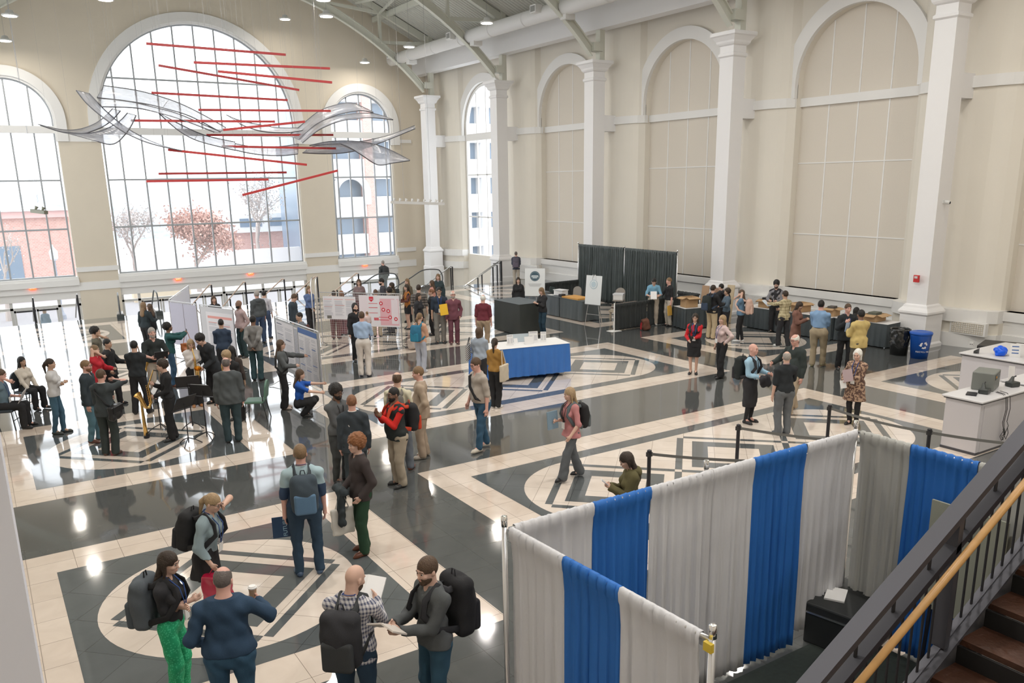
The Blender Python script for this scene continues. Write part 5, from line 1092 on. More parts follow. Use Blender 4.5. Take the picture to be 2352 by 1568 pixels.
def carton(label, x, y, z, sx, sy, sz, rz=0, flaps=True, extra=None):
    b = empty('cardboard_box', (x, y, z), rz, label=label, cat='box', group=None); t = .006; q = MB()
    q.box((-sx, -sy, 0), (sx, sy, t)); q.box((-sx, -sy, 0), (sx, -sy + t, sz)); q.box((-sx, sy - t, 0), (sx, sy, sz)); q.box((-sx, -sy, 0), (-sx + t, sy, sz)); q.box((sx - t, -sy, 0), (sx, sy, sz)); q.build('box_body', CARD, b)
    if flaps:
        for (ax, sg) in ((0, 1), (0, -1), (1, 1), (1, -1)):
            M_ = Matrix.Translation(((sg * sx, 0, sz) if ax == 0 else (0, sg * sy, sz))) @ Matrix.Rotation((.5 + .25 * sg) * sg * (1 if ax == 0 else -1), 4, 'Y' if ax == 0 else 'X')
            MB().box((0 if (ax == 1 or sg > 0) else -sx * .8, 0, 0), (0, 0, 0)) if 0 else None
            lo_, hi_ = ((min(0, sg * sy * .9), -sy, 0), (max(0, sg * sy * .9), sy, t)) if ax == 0 else ((-sx, min(0, sg * sy * .9), 0), (sx, max(0, sg * sy * .9), t))
            MB().box(lo_, hi_, mat4=M_).build('flap', CARD, b)
    if extra: MB().box((-sx * .6, -sy * .6, sz * .5), (sx * .6, sy * .6, sz + .06)).build('contents', extra, b)
    return b
carton('open cardboard box alone on the small table beside the dark drape', 21.35, 21.35, .77, .24, .2, .36, -.2)
carton('open carton with dark papers behind the woman in the brown coat', 23.45, 19.6, .77, .25, .2, .28, .1, extra=BLACKM)
carton('closed looking carton behind the heavy man in the light blue shirt', 23.5, 18.2, .77, .26, .2, .30, -.1)
carton('open carton beside the man in the black suit on the long table', 23.55, 17.0, .77, .22, .18, .26, .2, extra=mat('paper_dark', (.1, .09, .08), .7))
carton('wide open carton on the table end near the trash bin', 23.72, 15.55, .77, .30, .22, .22, .1, extra=mat('paper_bundle', (.12, .13, .10), .6))
for i, (x, y, dz, c) in enumerate(((23.45, 17.6, .03, (.65, .2, .1)), (23.5, 17.35, .05, (.7, .68, .62)), (23.3, 16.2, .03, (.7, .7, .7)))):
    tag(MB().box((x - .1, y - .13, .772), (x + .1, y + .13, .772 + dz)).build('booklet_stack', mat('booklet_%d' % i, c, .5)), ('small orange booklet pile on the long table', 'cream booklet pile beside the orange ones', 'white booklet pile beyond the black suit')[i], 'booklets')
lap = empty('laptop', (19.62, 27.55, .787), -1.3, label='dark open laptop on the slate registration table', cat='laptop'); MB().box((-.17, -.12, 0), (.17, .12, .018)).build('keyboard', BLACKM, lap); MB().bar((0, .12, .01), (0, .19, .24), .34, .01, up=(1, 0, 0)).build('screen', mat('laptop_screen_back', (.06, .08, .08), .4), lap)
bx = empty('storage_tub', (19.6, 26.75, .787), -1.4, label='white plastic tub with lid on the registration table', cat='box'); MB().box((-.24, -.17, 0), (.24, .17, .20)).build('tub_body', WHITE, bx, bevel=.02); MB().box((-.26, -.19, .20), (.26, .19, .225)).build('lid', mat('lid_white', (.72, .73, .75), .4), bx)
tag(MB().box((19.2, 25.1, .787), (19.85, 26.15, .845)).build('flat_carton', mat('orange_card', (.62, .32, .08), .6)), 'flat orange box lying on the darker slate table', 'box')
tag(MB().box((19.3, 26.3, .787), (19.5, 26.5, .88)).build('card_holder', BLACKM), 'small black card holder beside the orange box', 'holder')
tag(MB().box((19.25, 26.9, .787), (19.45, 27.2, .795)).build('paper_sheets', WHITE), 'white sheets of paper in front of the laptop', 'papers')
# cartons and boards leaning behind
for i, (x, y, h_, c) in enumerate(((22.7, 22.0, 1.35, (.40, .26, .16)), (22.9, 21.6, 1.28, (.30, .18, .12)), (23.35, 21.35, 1.38, (.52, .42, .28)))):
    tag(MB().bar((x, y, 0), (x + .18, y + .03, h_), .34, .03, up=(1, 0, 0)).build('leaning_board', mat('board_%d' % i, c, .8)), ('reddish brown board leaning by the small carton table', 'dark brown board leaning against the wall by the drape', 'tan board leaning right of the small carton table')[i], 'board')
# folded tables / wooden pallet under the easel
fp = empty('table_cart', (21.0, 24.1, 0), .1, label='tan low cart stacked with folded panels behind the easel', cat='cart')
MB().box((-.75, -.45, .32), (.75, .45, .40)).build('platform', mat('cart_tan', (.55, .47, .36), .6), fp)
for sx in (-.7, .7):
    for sy in (-.4, .4): MB().box((sx - .03, sy - .03, 0), (sx + .03, sy + .03, .33)).build('leg', mat('cart_tan', (1, 1, 1)), fp)
for i in range(4): MB().box((-.7 + i * .02, -.40, .41 + i * .055), (.65, .40, .45 + i * .055)).build('folded_panel', mat('panel_t%d' % (i % 2), ((.6, .55, .48), (.2, .15, .12))[i % 2], .6), fp)

def chair(label, x, y, rz, cm, fm, group=None, arm=False, round_back=False):
    c = empty('chair', (x, y, 0), rz, label=label, cat='chair', group=group)
    MB().box((-.22, -.21, .42), (.22, .22, .48)).build('seat', cm, c, bevel=.025)
    q = MB(); n = 12; vs = []
    for yy, (k0) in ((-.215, 0), (-.255, 1)):
        pts = [(-.2, .52)] + [(-.2 + .0, .74)] + [(-.2 * math.cos(PI * i / n), .76 + .17 * math.sin(PI * i / n)) for i in range(n + 1)] + [(.2, .74), (.2, .52)]
        vs += [(px_, yy - (pz - .5) * .12, pz) for px_, pz in pts]
    m_ = len(vs) // 2; q.add(vs, [tuple(range(m_)), tuple(range(2 * m_ - 1, m_ - 1, -1))] + [(i, (i + 1) % m_, m_ + (i + 1) % m_, m_ + i) for i in range(m_)]); q.build('backrest', cm, c)
    for sx in (-1, 1):
        MB().tube([(sx * .2, .19, .43), (sx * .21, .23, 0)], .012, 8).build('leg', fm, c); MB().tube([(sx * .2, -.20, .60), (sx * .2, -.19, .43), (sx * .21, -.27, 0)], .012, 8).build('leg', fm, c)
    MB().tube([(-.2, .2, .22), (.2, .2, .22)], .009, 6).build('stretcher', fm, c); MB().tube([(-.2, -.23, .22), (.2, -.23, .22)], .009, 6).build('stretcher', fm, c)
    return c
GRNV = mat('green_vinyl', (.10, .20, .15), .45, var=.1); BRM = mat('bronze_frame', (.05, .055, .055), .35, metal=.6); TAUPE = mat('taupe_fabric', (.30, .27, .24), .9, var=.1, vscale=20); BKV = mat('navy_vinyl', (.03, .04, .05), .5)
chair('green padded banquet chair standing empty by the poster board', 4.95, 18.6, 1.1, GRNV, BRM)
chair('black folding chair under the man reading a leaflet', (0.09, 21.18)[0], (0.11, 21.18)[1], math.atan2(-21, 0) + math.radians(68) - PI / 2 + .0, BKV, BRM)
chair('dark chair under the seated woman with long black hair', (0.62, 22.889999999999997)[0], (0.62, 22.889999999999997)[1], math.atan2(-23, -1.5) + math.radians(40) - PI / 2, BKV, BRM)
c1 = chair('taupe chair carrying a white storage box before the dark drape', 22.0, 26.0, 2.2, TAUPE, CHROME)
sb = empty('storage_box', (22.0, 26.0, .485), 2.2, label='white lidded storage box on the taupe chair', cat='box'); MB().box((-.2, -.18, 0), (.2, .18, .24)).build('box_body', WHITE, sb); MB().box((-.215, -.195, .19), (.215, .195, .25)).build('lid', mat('lid_white', (.7, .7, .7)), sb)
chair('taupe chair behind the laptop table', 20.9, 27.6, 1.9, TAUPE, CHROME)

def easel(label, x, y, rz, boardlab, bw, bh, z0, draw, h=1.65):
    e = empty('easel', (x, y, 0), rz, label=label, cat='easel')
    for a, b in (((-.36, 0, 0), (-.05, .10, h)), ((.36, 0, 0), (.05, .10, h)), ((0, .62, 0), (0, .12, h))): MB().tube([a, b], .014, 8).build('leg', ALU, e)
    MB().box((-.34, -.01, z0 - .02), (.34, .06, z0)).build('ledge', ALU, e); MB().tube([(-.3, .02, .45), (.3, .02, .45)], .010, 6).build('crossbar', ALU, e)
    s_ = empty('sign_board', (x, y, z0), rz, label=boardlab, cat='sign')
    q = MB(); q.bar((0, .0, 0), (0, .11, bh), bw, .012, up=(0, -1, .1)); q.build('board', mat('sign_card_white', (.72, .74, .74), .6), s_)
    draw(s_, bw, bh); return e
def onb(bh, u, v, o=-.012): return (u, .11 * v / bh + o, v)     # point on a leaning board, front side
def disc(parent, bh, u, v, r, m, nm, o=-.012):
    MB().poly([onb(bh, u + r * math.cos(2 * PI * k / 28), v + r * math.sin(2 * PI * k / 28), o) for k in range(28)]).build(nm, m, parent)
def draw1(s_, bw, bh):
    disc(s_, bh, 0, bh * .72, .19, mat('sign_teal_dark', (.045, .09, .12), .6), 'round_emblem'); disc(s_, bh, 0, bh * .72, .165, mat('sign_teal_ring', (.30, .38, .42), .6), 'emblem_ring', -.0135); disc(s_, bh, 0, bh * .72, .155, mat('sign_teal_dark', (0, 0, 0)), 'emblem_field', -.015)
    q = MB()
    for k, (hw, v) in enumerate(((.13, .74), (.14, .70), (.09, .66))): q.poly([onb(bh, -hw, bh * v - .018, -.017), onb(bh, hw, bh * v - .018, -.017), onb(bh, hw, bh * v + .012, -.017), onb(bh, -hw, bh * v + .012, -.017)])
    q.build('emblem_wording', mat('sign_light_ink', (.6, .66, .68), .6), s_)
    q = MB()
    for k, v in enumerate((.44, .40, .36)): q.poly([onb(bh, -.26 + k * .03, bh * v - .006), onb(bh, .26 - k * .03, bh * v - .006), onb(bh, .26 - k * .03, bh * v + .010), onb(bh, -.26 + k * .03, bh * v + .010)])
    q.build('printed_lines', mat('sign_grey_ink', (.42, .42, .42), .6), s_)
def draw2(s_, bw, bh):
    disc(s_, bh, 0, bh * .70, .17, mat('sign_blue_pale', (.40, .52, .58), .6), 'round_emblem'); disc(s_, bh, 0, bh * .70, .145, mat('sign_card_white', (1, 1, 1)), 'emblem_field', -.014); disc(s_, bh, 0, bh * .70, .11, mat('sign_blue_pale2', (.48, .58, .63), .6), 'emblem_centre', -.016)
easel('grey metal easel behind the dark podium carrying the round emblem sign', 17.95, 26.2, -1.02 + .25, 'tall white sign with dark round emblem on an easel', .78, 1.05, .95, draw1, 1.9)
easel('white metal easel beside the low black drape', 18.8, 23.7, -1.30, 'narrow white sign with pale round emblem on the easel by the low drape', .70, 1.05, .82, draw2, 1.9)

# ================================================================= POSTER BOARDS
def frame_board(label, a, b, z1, parts, legs=True, meshm=None, postm=None, z0=.12):
    """board between plan points a and b; parts: (u0, u1, v0, v1, material, kind)"""
    A_ = Vector((*a, 0)); B_ = Vector((*b, 0)); L_ = (B_ - A_).length; ang = math.atan2(B_.y - A_.y, B_.x - A_.x)
    e = empty('poster_board', (*a, 0), ang, label=label, cat='display board'); pm = postm or ALU
    for x in (0, L_):
        MB().tube([(x, 0, 0), (x, 0, z1)], .016, 8).build('post', pm, e); MB().tube([(x, -.3, .02), (x, -.2, .04), (x, 0, .12), (x, .2, .04), (x, .3, .02)], .012, 8).build('foot', pm, e)
    MB().tube([(0, 0, z1), (L_, 0, z1)], .016, 8).build('top_rail', pm, e); MB().tube([(0, 0, z0 + .3), (L_, 0, z0 + .3)], .012, 8).build('lower_rail', pm, e)
    if meshm:
        q = MB(); n = int(L_ / .075); [q.box((L_ * k / n - .002, -.002, z0 + .02), (L_ * k / n + .002, .002, z1)) for k in range(n + 1)]; n = int((z1 - z0) / .075); [q.box((0, -.002, z0 + (z1 - z0) * k / n - .002), (L_, .002, z0 + (z1 - z0) * k / n + .002)) for k in range(n + 1)]; q.build('wire_grid', pm, e)
    for u0, u1, v0, v1, m_, nm in parts: MB().box((u0, -.010, v0), (u1, .010, v1)).build(nm, m_, e)
    return e, L_
PG = mat('board_fabric_lilac_grey', (.46, .45, .53), .9, var=.04, vscale=30); PGr = mat('board_fabric_grey', (.40, .41, .42), .9, var=.04, vscale=30); PW_ = mat('poster_paper', (.72, .70, .72), .55); INK = mat('ink_dark', (.12, .14, .20), .6); INKL = mat('ink_light_grey', (.42, .42, .46), .6); INKR = mat('ink_red', (.60, .03, .05), .5); INKB = mat('ink_blue', (.05, .13, .36), .5); INKP = mat('ink_pink', (.72, .42, .46), .5); INKN = mat('ink_salmon', (.72, .32, .28), .5)
def poster(label, frame, u0, u1, v0, v1, items, side=-1):
    """sheet pinned on a board; items: (material, name, [(x0, x1, y0, y1) or ('c', x, y, r)]) in sheet fractions"""
    p_ = empty('poster', (0, 0, 0), label=label, cat='poster'); p_.matrix_world = Matrix.Translation(frame.location) @ Matrix.Rotation(frame.rotation_euler.z, 4, 'Z')
    Y_ = side * .014; MB().box((u0, min(Y_, Y_ + side * .003), v0), (u1, max(Y_, Y_ + side * .003), v1)).build('sheet', PW_, p_)
    W_, H_ = u1 - u0, v1 - v0; fl_ = lambda x: u0 + W_ * (x if side < 0 else 1 - x)
    for k, (m_, nm, rs_) in enumerate(items):
        q = MB(); yy = Y_ + side * (.005 + .0012 * k)
        for r_ in rs_:
            if r_[0] == 'c': q.poly([(fl_(r_[1]) + r_[3] * H_ * math.cos(2 * PI * j / 20), yy, v0 + H_ * r_[2] + r_[3] * H_ * math.sin(2 * PI * j / 20)) for j in range(20)])
            elif r_[0] == 's': x, y_, sz = fl_(r_[1]), v0 + H_ * r_[2], r_[3] * H_; q.poly([(x - sz, yy, y_ + sz), (x + sz, yy, y_ + sz), (x + sz, yy, y_ - sz * .3), (x, yy, y_ - sz * 1.2), (x - sz, yy, y_ - sz * .3)])
            else: q.poly([(fl_(r_[0]), yy, v0 + H_ * r_[2]), (fl_(r_[1]), yy, v0 + H_ * r_[2]), (fl_(r_[1]), yy, v0 + H_ * r_[3]), (fl_(r_[0]), yy, v0 + H_ * r_[3])])
        q.build(nm, m_, p_)
    return p_
def textlines(cols, y1, y0, dy=.022, seed=0):
    r_ = random.Random(seed); out = []
    for a, b in cols:
        y = y1
        while y > y0:
            if r_.random() > .12: out.append((a, a + (b - a) * r_.uniform(.7, 1), y, y + dy * .35))
            y -= dy
    return out
# big board by the crouching woman (faces west)
e1, L1 = frame_board('tall poster board whose foot the crouching woman touches', (6.46, 21.65), (6.54, 18.55), 1.88, [(.02, 1.52, .50, 1.84, PGr, 'fabric_panel'), (1.56, 3.06, .50, 1.84, PGr, 'fabric_panel')])
poster('grey poster on the far half of the tall board behind the presenter', e1, .12, 1.42, .62, 1.80, [(INKL, 'body_text', textlines([(.05, .45), (.52, .95)], .88, .06, .03, 1)), (INK, 'headings', [(.05, .35, .93, .95), (.05, .40, .70, .715), (.52, .8, .62, .635), (.05, .35, .42, .435), (.52, .85, .30, .315)])], side=-1)
poster('poster with blue header band on the near half of the tall board', e1, 1.75, 3.0, .50, 1.82, [(INKB, 'header_band', [(.0, 1, .90, 1.0)]), (INKL, 'body_text', textlines([(.04, .30), (.36, .64), (.70, .96)], .84, .05, .028, 2)), (INKB, 'headings', [(.04, .25, .60, .615), (.36, .6, .52, .535), (.70, .9, .66, .675), (.70, .92, .36, .375), (.36, .6, .22, .235), (.04, .28, .30, .315)])], side=-1)
poster('narrow lined chart hanging between the two posters of the tall board', e1, 1.45, 1.70, .75, 1.78, [(mat('ink_slate', (.16, .19, .25), .6), 'ruled_lines', [(.05, .95, .03 + .035 * k, .045 + .035 * k) for k in range(27)])], side=-1)
# mesh board with the red poster
e2, L2 = frame_board('wire grid board carrying the red and the white poster', (9.40, 26.30), (11.30, 24.15), 1.80, [], meshm=True, z0=.05)
poster('white poster with red headings on the wire grid board', e2, .12, 1.30, .92, 1.68, [(INKN, 'headings', [(.03, .28, .86, .88), (.34, .62, .86, .88), (.68, .97, .86, .88), (.37, .66, .60, .62), (.03, .28, .54, .56)]), (INKL, 'body_text', textlines([(.03, .30), (.36, .64), (.70, .97)], .80, .12, .035, 3)), (mat('ink_photo', (.16, .15, .13), .6), 'small_photo', [(.10, .24, .03, .16)])])
poster('large poster with red circles and shield on the wire grid board', e2, 1.42, 2.84, .72, 1.74, [(INKP, 'pink_field', [(.52, .98, .05, .90)]), (mat('ink_pale_pink', (.74, .66, .69), .5), 'print_tint', [(.02, .22, .02, .97), (.80, .97, .10, .88)]),
    (INKR, 'print_pattern', [('s', .31, .88, .075), (.24, .46, .735, .75), (.24, .46, .60, .618), (.24, .46, .43, .445), (.48, .72, .30, .315), (.48, .73, .21, .228), (.36, .47, .20, .29)] + [('c', a_, b_, .062) for a_, b_ in ((.55, .75), (.60, .55), (.72, .51), (.76, .31), (.90, .26))]), (PW_, 'light_marks', [('c', a_, b_, .030) for a_, b_ in ((.55, .75), (.60, .55), (.72, .51), (.76, .31), (.90, .26))] + [(.27, .35, .87, .885), ('c', .91, .90, .03), (.38, .385, .20, .29), (.41, .415, .20, .29), (.44, .445, .20, .29)])])
# tall double pole at its left
tp = empty('curved_pole_stand', (9.15, 26.35, 0), label='tall pair of curved aluminium poles left of the wire grid board', cat='stand')
for dx in (0, .16): MB().tube([(dx - .1, -.35, .02), (dx, -.05, .15), (dx, 0, .6), (dx, 0, 2.05), (dx + .03, .05, 2.2), (dx + .10, .12, 2.28)], .022, 8).build('pole', ALU, tp, smooth=True)
# grey boards with the red striped poster
e3, L3 = frame_board('lilac grey two panel board behind the woman photographing', (4.80, 26.75), (5.30, 25.40), 1.88, [(.02, .72, .55, 1.84, PG, 'fabric_panel'), (.76, 1.42, .55, 1.84, PG, 'fabric_panel')])
e4, L4 = frame_board('board with the red striped poster beside the bald man in pink', (5.36, 25.25), (5.95, 23.85), 1.88, [(.02, 1.50, .42, 1.84, mat('board_fabric_pale', (.60, .60, .62), .9), 'fabric_panel')])
poster('white poster with a red title stripe read by the man in navy', e4, .28, 1.50, .42, 1.70, [(INKN, 'title_stripe', [(.06, .96, .86, .915)]), (INKL, 'body_text', textlines([(.08, .46), (.54, .94)], .74, .08, .03, 4)), (INKN, 'headings', [(.08, .4, .76, .775), (.54, .88, .70, .715), (.54, .9, .52, .535), (.54, .86, .40, .415)])])
e5, L5 = frame_board('pale board wing running back from the lilac grey boards', (6.15, 30.4), (4.82, 26.85), 1.90, [(.05, 3.6, .55, 1.86, mat('board_white_vinyl', (.78, .78, .82), .6, trans=.45), 'fabric_panel')])

# ================================================================= SMALL THINGS IN HANDS AND ON TABLES
def held(p, i, label, name, cat, shape, m, off=(0, 0, 0), rot=(0, 0, 0)):
    h, fd, lat, nrm = p['hands'][i]; M_ = p['M'] @ Matrix.Translation(Vector(tuple(h)) + Vector(off)) @ (Matrix.Rotation(rot[2], 4, 'Z') @ Matrix.Rotation(rot[1], 4, 'Y') @ Matrix.Rotation(rot[0], 4, 'X'))
    q = MB()
    if shape[0] == 'box': sx, sy, sz = shape[1]; q.box((-sx / 2, -sy / 2, -sz / 2), (sx / 2, sy / 2, sz / 2))
    elif shape[0] == 'cup': q.lathe([(.030, -.06), (.040, .05)], 16)
    elif shape[0] == 'book':
        sx, sz = shape[1]
        q.add([(-sx, .03, -sz), (0, -.01, -sz), (sx, .03, -sz), (-sx, .03, sz), (0, -.01, sz), (sx, .03, sz), (-sx, .045, -sz), (0, .005, -sz), (sx, .045, -sz), (-sx, .045, sz), (0, .005, sz), (sx, .045, sz)], [(0, 1, 4, 3), (1, 2, 5, 4), (6, 9, 10, 7), (7, 10, 11, 8), (3, 4, 10, 9), (4, 5, 11, 10), (0, 6, 7, 1), (1, 7, 8, 2), (0, 3, 9, 6), (2, 8, 11, 5)])
    o = q.build(name, m); o.matrix_world = M_; return tag(o, label, cat)
def hang_bag(p, i, label, m, w_=.30, h_=.36, d_=.06, hl=.16, name='tote_bag', sway=0.):
    h = p['W'](p['hands'][i][0]); b = empty(name, tuple(h), p['ang'] + sway, label=label, cat='bag')
    v = sdf_mesh([Box((0, 0, -hl - h_ / 2), (d_ / 2, w_ / 2, h_ / 2), None, .02, .01), Ell((0, 0, -hl - h_ * .72), (d_ * .7, w_ * .48, h_ * .30), None, .03)], (-.15, -w_, -hl - h_ - .1), (.15, w_, .02), .012, fold=.008, seed=int(w_ * 100 + p['seed']))
    np_obj('bag_body', v, m, b); MB().tube([(0, -w_ * .3, -hl - .01), (0, -.03, -.01), (0, .03, -.01), (0, w_ * .3, -hl - .01)], .008, 6).build('handle', m, b); return b
PAP = mat('paper_white', (.74, .73, .72), .6)
cup = held(PP['navy'], 1, 'white lidded paper coffee cup held by the man in navy', 'coffee_cup', 'cup', ('cup',), mat('cup_kraft', (.42, .28, .18), .6), (0, .0, .05))
q = MB().lathe([(.043, .05), (.044, .062), (.036, .068), (.034, .075)], 16).build('lid', WHITE, cup)
held(PP['plaid'], 1, 'open booklet with white pages read by the bald man', 'booklet', 'booklet', ('book', (.17, .13)), PAP, (-.06, .03, .06), (-1.0, 0, 0))
held(PP['greyzip'], 1, 'open brochure held by the man in the charcoal sweater', 'brochure', 'booklet', ('book', (.15, .12)), mat('paper_cream', (.66, .60, .54), .5), (-.03, .05, .05), (-1.0, 0, .4))
bk_ = held(PP['jersey'], 0, 'dark blue booklet with light lettering in the rugby shirt man\'s hand', 'booklet', 'booklet', ('box', (.012, .24, .30)), mat('booklet_navy', (.012, .045, .11), .5), (-.08, .01, -.10), (0, 0, PI / 2))
def text(body, size, loc, rot, m, parent, nm='lettering', ext=.001):
    c = bpy.data.curves.new(nm, 'FONT'); c.body = body; c.size = size; c.extrude = ext; c.align_x = 'CENTER'; c.align_y = 'CENTER'; c.materials.append(m)
    t_ = bpy.data.objects.new(nm, c); me = bpy.data.meshes.new_from_object(t_); o = link(nm, me); o.location = loc; o.rotation_euler = rot
    bpy.data.objects.remove(t_)
    if parent is not None: o.parent = parent
    return o
LTX = mat('lettering_pale_blue', (.35, .55, .68), .5)
text('FUTURE', .075, (-.008, -.05, 0), (PI / 2, -PI / 2, -PI / 2), LTX, bk_); text('FUTURE', .075, (.008, .05, 0), (PI / 2, PI / 2, PI / 2), LTX, bk_)
hang_bag(PP['ltsweater'], 1, 'crimson plastic bag held by the blond woman in pale blue', mat('plastic_crimson', (.42, .012, .05), .25, spec=.7), .34, .34, .16, .10, 'shopping_bag')
hang_bag(PP['rust'], 1, 'white cotton tote bag hanging from the red haired man\'s hand', mat('cotton_white', (.66, .64, .58), .8), .34, .40, .05, .22)
def coat_over(p, i, label, m, dx=0., L_=.5, out=.05):
    w_ = p['wr'][i]; e_ = p['hands'][i][0]; s = p['s']; c = w_ + V3(dx, out, -.02)
    v = sdf_mesh([Cone(c + V3(-.14, .0, .02), c + V3(.14, .02, .02), .055, .06, k=.03), Cone(c + V3(-.06, .04, 0), c + V3(-.07, .05, -L_), .075, .09, None, .6, .04), Cone(c + V3(.06, -.03, 0), c + V3(.07, .0, -L_ * .8), .07, .09, None, .6, .04)], c - V3(.32, .3, L_ + .2), c + V3(.32, .3, .2), .014, fold=.012, seed=p['seed'] + 7)
    o = np_obj('folded_coat', v, m); o.matrix_world = p['M']; return tag(o, label, 'coat')
coat_over(PP['rust'], 1, 'dark grey coat draped over the red haired man\'s arm', cloth((.03, .04, .045)), -.05, .42)
coat_over(PP['longcoat'], 1, 'bundled black jacket carried on the arm of the bald man', cloth((.02, .022, .02)), .02, .10, .10)
coat_over(PP['longhairman'], 0, 'light grey coat held beside the man with long black hair', cloth((.35, .34, .36)), 0, .45)
held(PP['olive'], 1, 'white smartphone in the hands of the woman in olive', 'phone', 'phone', ('box', (.075, .010, .15)), mat('phone_white', (.6, .6, .62), .3), (0, .02, .03), (-.9, 0, 0))
held(PP['redtop'], 0, 'dark smartphone held by the woman in the red sweater', 'phone', 'phone', ('box', (.075, .010, .15)), BLACKM, (0, .02, .02), (-.9, 0, 0))
held(PP['photographer'], 1, 'black phone raised by the woman in teal', 'phone', 'phone', ('box', (.15, .010, .075)), BLACKM, (-.05, .02, .04), (0, 0, 0))
held(PP['pink'], 1, 'light blue folder against the woman in pink', 'folder', 'folder', ('box', (.02, .24, .32)), mat('folder_blue', (.20, .30, .38), .5), (.04, .02, .02), (0, .1, .2))
held(PP['envelope'], 0, 'bright yellow envelope held against a navy polo', 'envelope', 'envelope', ('box', (.26, .012, .36)), mat('envelope_yellow', (.85, .50, .03), .6), (.02, .06, .02), (.1, .12, 0))
held(PP['polo_black'], 0, 'orange envelope with white sheet held by the man in black polo', 'envelope', 'envelope', ('box', (.02, .26, .36)), mat('envelope_orange', (.72, .42, .08), .6), (-.03, .03, -.16), (0, .1, .5))
held(PP['polo_blue'], 1, 'white printed sheets in the hands of the man in blue polo', 'paper_sheets', 'papers', ('box', (.22, .01, .30)), PAP, (-.08, .06, .05), (.5, 0, 0))
held(PP['beige'], 0, 'white programme being handed over at the box table', 'programme', 'papers', ('box', (.21, .01, .28)), mat('paper_pale_blue', (.60, .68, .76), .5), (.02, .10, .0), (-.9, 0, .4))
held(PP['print'], 0, 'patterned booklet held by the white haired woman', 'booklet', 'booklet', ('box', (.20, .02, .26)), mat('booklet_mauve', (.42, .32, .33), .6), (0, .04, .06), (.2, .3, 0))
held(PP['print'], 1, 'small white card in the white haired woman\'s other hand', 'card', 'card', ('box', (.13, .006, .17)), PAP, (0, .03, -.03), (.2, .3, 0))
held(PP['yellow'], 0, 'pale blue leaflet held by the man in the yellow jacket', 'leaflet', 'papers', ('box', (.16, .01, .24)), mat('paper_blue', (.42, .54, .75), .5), (0, .05, .06), (.1, 0, .3))
held(PP['folder'], 0, 'black folder held by the man in black polo among the band', 'folder', 'folder', ('box', (.32, .02, .24)), BLACKM, (.10, .05, .06), (-.5, 0, 0))
held(PP['seatman'], 0, 'white leaflet with dark stripe read by the seated man', 'leaflet', 'papers', ('box', (.34, .008, .30)), mat('paper_grey', (.60, .58, .58), .6), (0, .05, .02), (-.5, .2, 0))
held(PP['curlyw'], 1, 'yellowish paper plate held by the curly haired woman', 'paper_sheets', 'papers', ('box', (.22, .01, .22)), mat('paper_yellow', (.70, .60, .40), .6), (0, .05, .03), (-1.2, 0, 0))
held(PP['leaner'], 1, 'sheet music held by the tall leaning young man', 'sheet_music', 'papers', ('box', (.22, .006, .30)), PAP, (0, .06, -.10), (.2, .2, 0))
hang_bag(PP['photographer'], 0, 'tan leather handbag on the arm of the woman in teal', mat('leather_tan', (.40, .12, .035), .4), .36, .24, .14, .30, 'handbag')
hang_bag(PP['pinktie'], 0, 'black leather bag hanging beside the man in the black suit', mat('leather_black', (.012, .012, .014), .35), .34, .30, .14, .10, 'briefcase')
hang_bag(PP['presenter'], 0, 'black handbag beside the presenter at the tall board', mat('leather_black', (0, 0, 0)), .28, .26, .12, .32, 'handbag') if 0 else None
b = empty('satchel', PP['satchel']['W'](PP['satchel']['T']((.24, -.10, .92))), PP['satchel']['ang'], label='black satchel hanging at the hip of the man in the dark grey suit', cat='bag')
np_obj('bag_body', sdf_mesh([Box((0, 0, 0), (.07, .20, .15), None, .05, .02)], (-.2, -.3, -.25), (.2, .3, .25), .014, fold=.01, seed=3), mat('leather_black', (0, 0, 0)), b); MB().box((.06, -.19, .0), (.085, .19, .13)).build('flap', mat('leather_black', (0, 0, 0)), b, bevel=.01)
b = empty('tote_bag', (5.75, 17.2, .55), .3, label='red tote bag hanging beside the man with the afro', cat='bag'); ha = PP['afro']; b.location = ha['W'](ha['T']((-.30, -.03, 1.02))); b.rotation_euler.z = ha['ang']
np_obj('bag_body', sdf_mesh([Box((0, 0, -.12), (.045, .15, .18), None, .02, .01)], (-.1, -.25, -.4), (.1, .25, .15), .014, fold=.008, seed=4), mat('canvas_red', (.55, .015, .02), .7), b); MB().tube([(0, -.08, .05), (.04, -.02, .42), (.04, .02, .42), (0, .08, .05)], .010, 6).build('handle', mat('canvas_red', (0, 0, 0)), b)
def floor_bag(label, x, y, rz, m, m2, sc=1.):
    b = empty('backpack', (x, y, 0), rz, label=label, cat='backpack'); np_obj('bag_body', sdf_mesh([Box((0, 0, .19 * sc), (.16 * sc, .12 * sc, .18 * sc), rotm(-.25), .07, .02), Ell((0, .05, .12 * sc), (.15 * sc, .12 * sc, .11 * sc), None, .04)], (-.3, -.3, -.02), (.3, .3, .5), .015, cuts=[(V3(0, 0, -1), 0)], fold=.006, seed=9), m, b)
    MB().tube([(-.07, .10, .34 * sc), (-.08, .17, .22), (-.07, .18, .03)], .016, 6, flat=.4).build('shoulder_strap', m2, b); MB().tube([(.07, .10, .34 * sc), (.08, .17, .22), (.07, .18, .03)], .016, 6, flat=.4).build('shoulder_strap', m2, b); return b
floor_bag('beige backpack standing on the floor by the wire grid board', 11.55, 23.9, .6, cloth((.42, .35, .30)), cloth((.15, .08, .05)))
floor_bag('brown and red bag on the floor beside the envelope man', 19.85, 21.95, 1.0, cloth((.12, .045, .025)), cloth((.45, .02, .03)), 1.1)
floor_bag('dark plaid bag on the floor behind the wire grid board', 9.35, 28.0, .3, cloth((.12, .05, .045)), cloth(BK), 1.3)
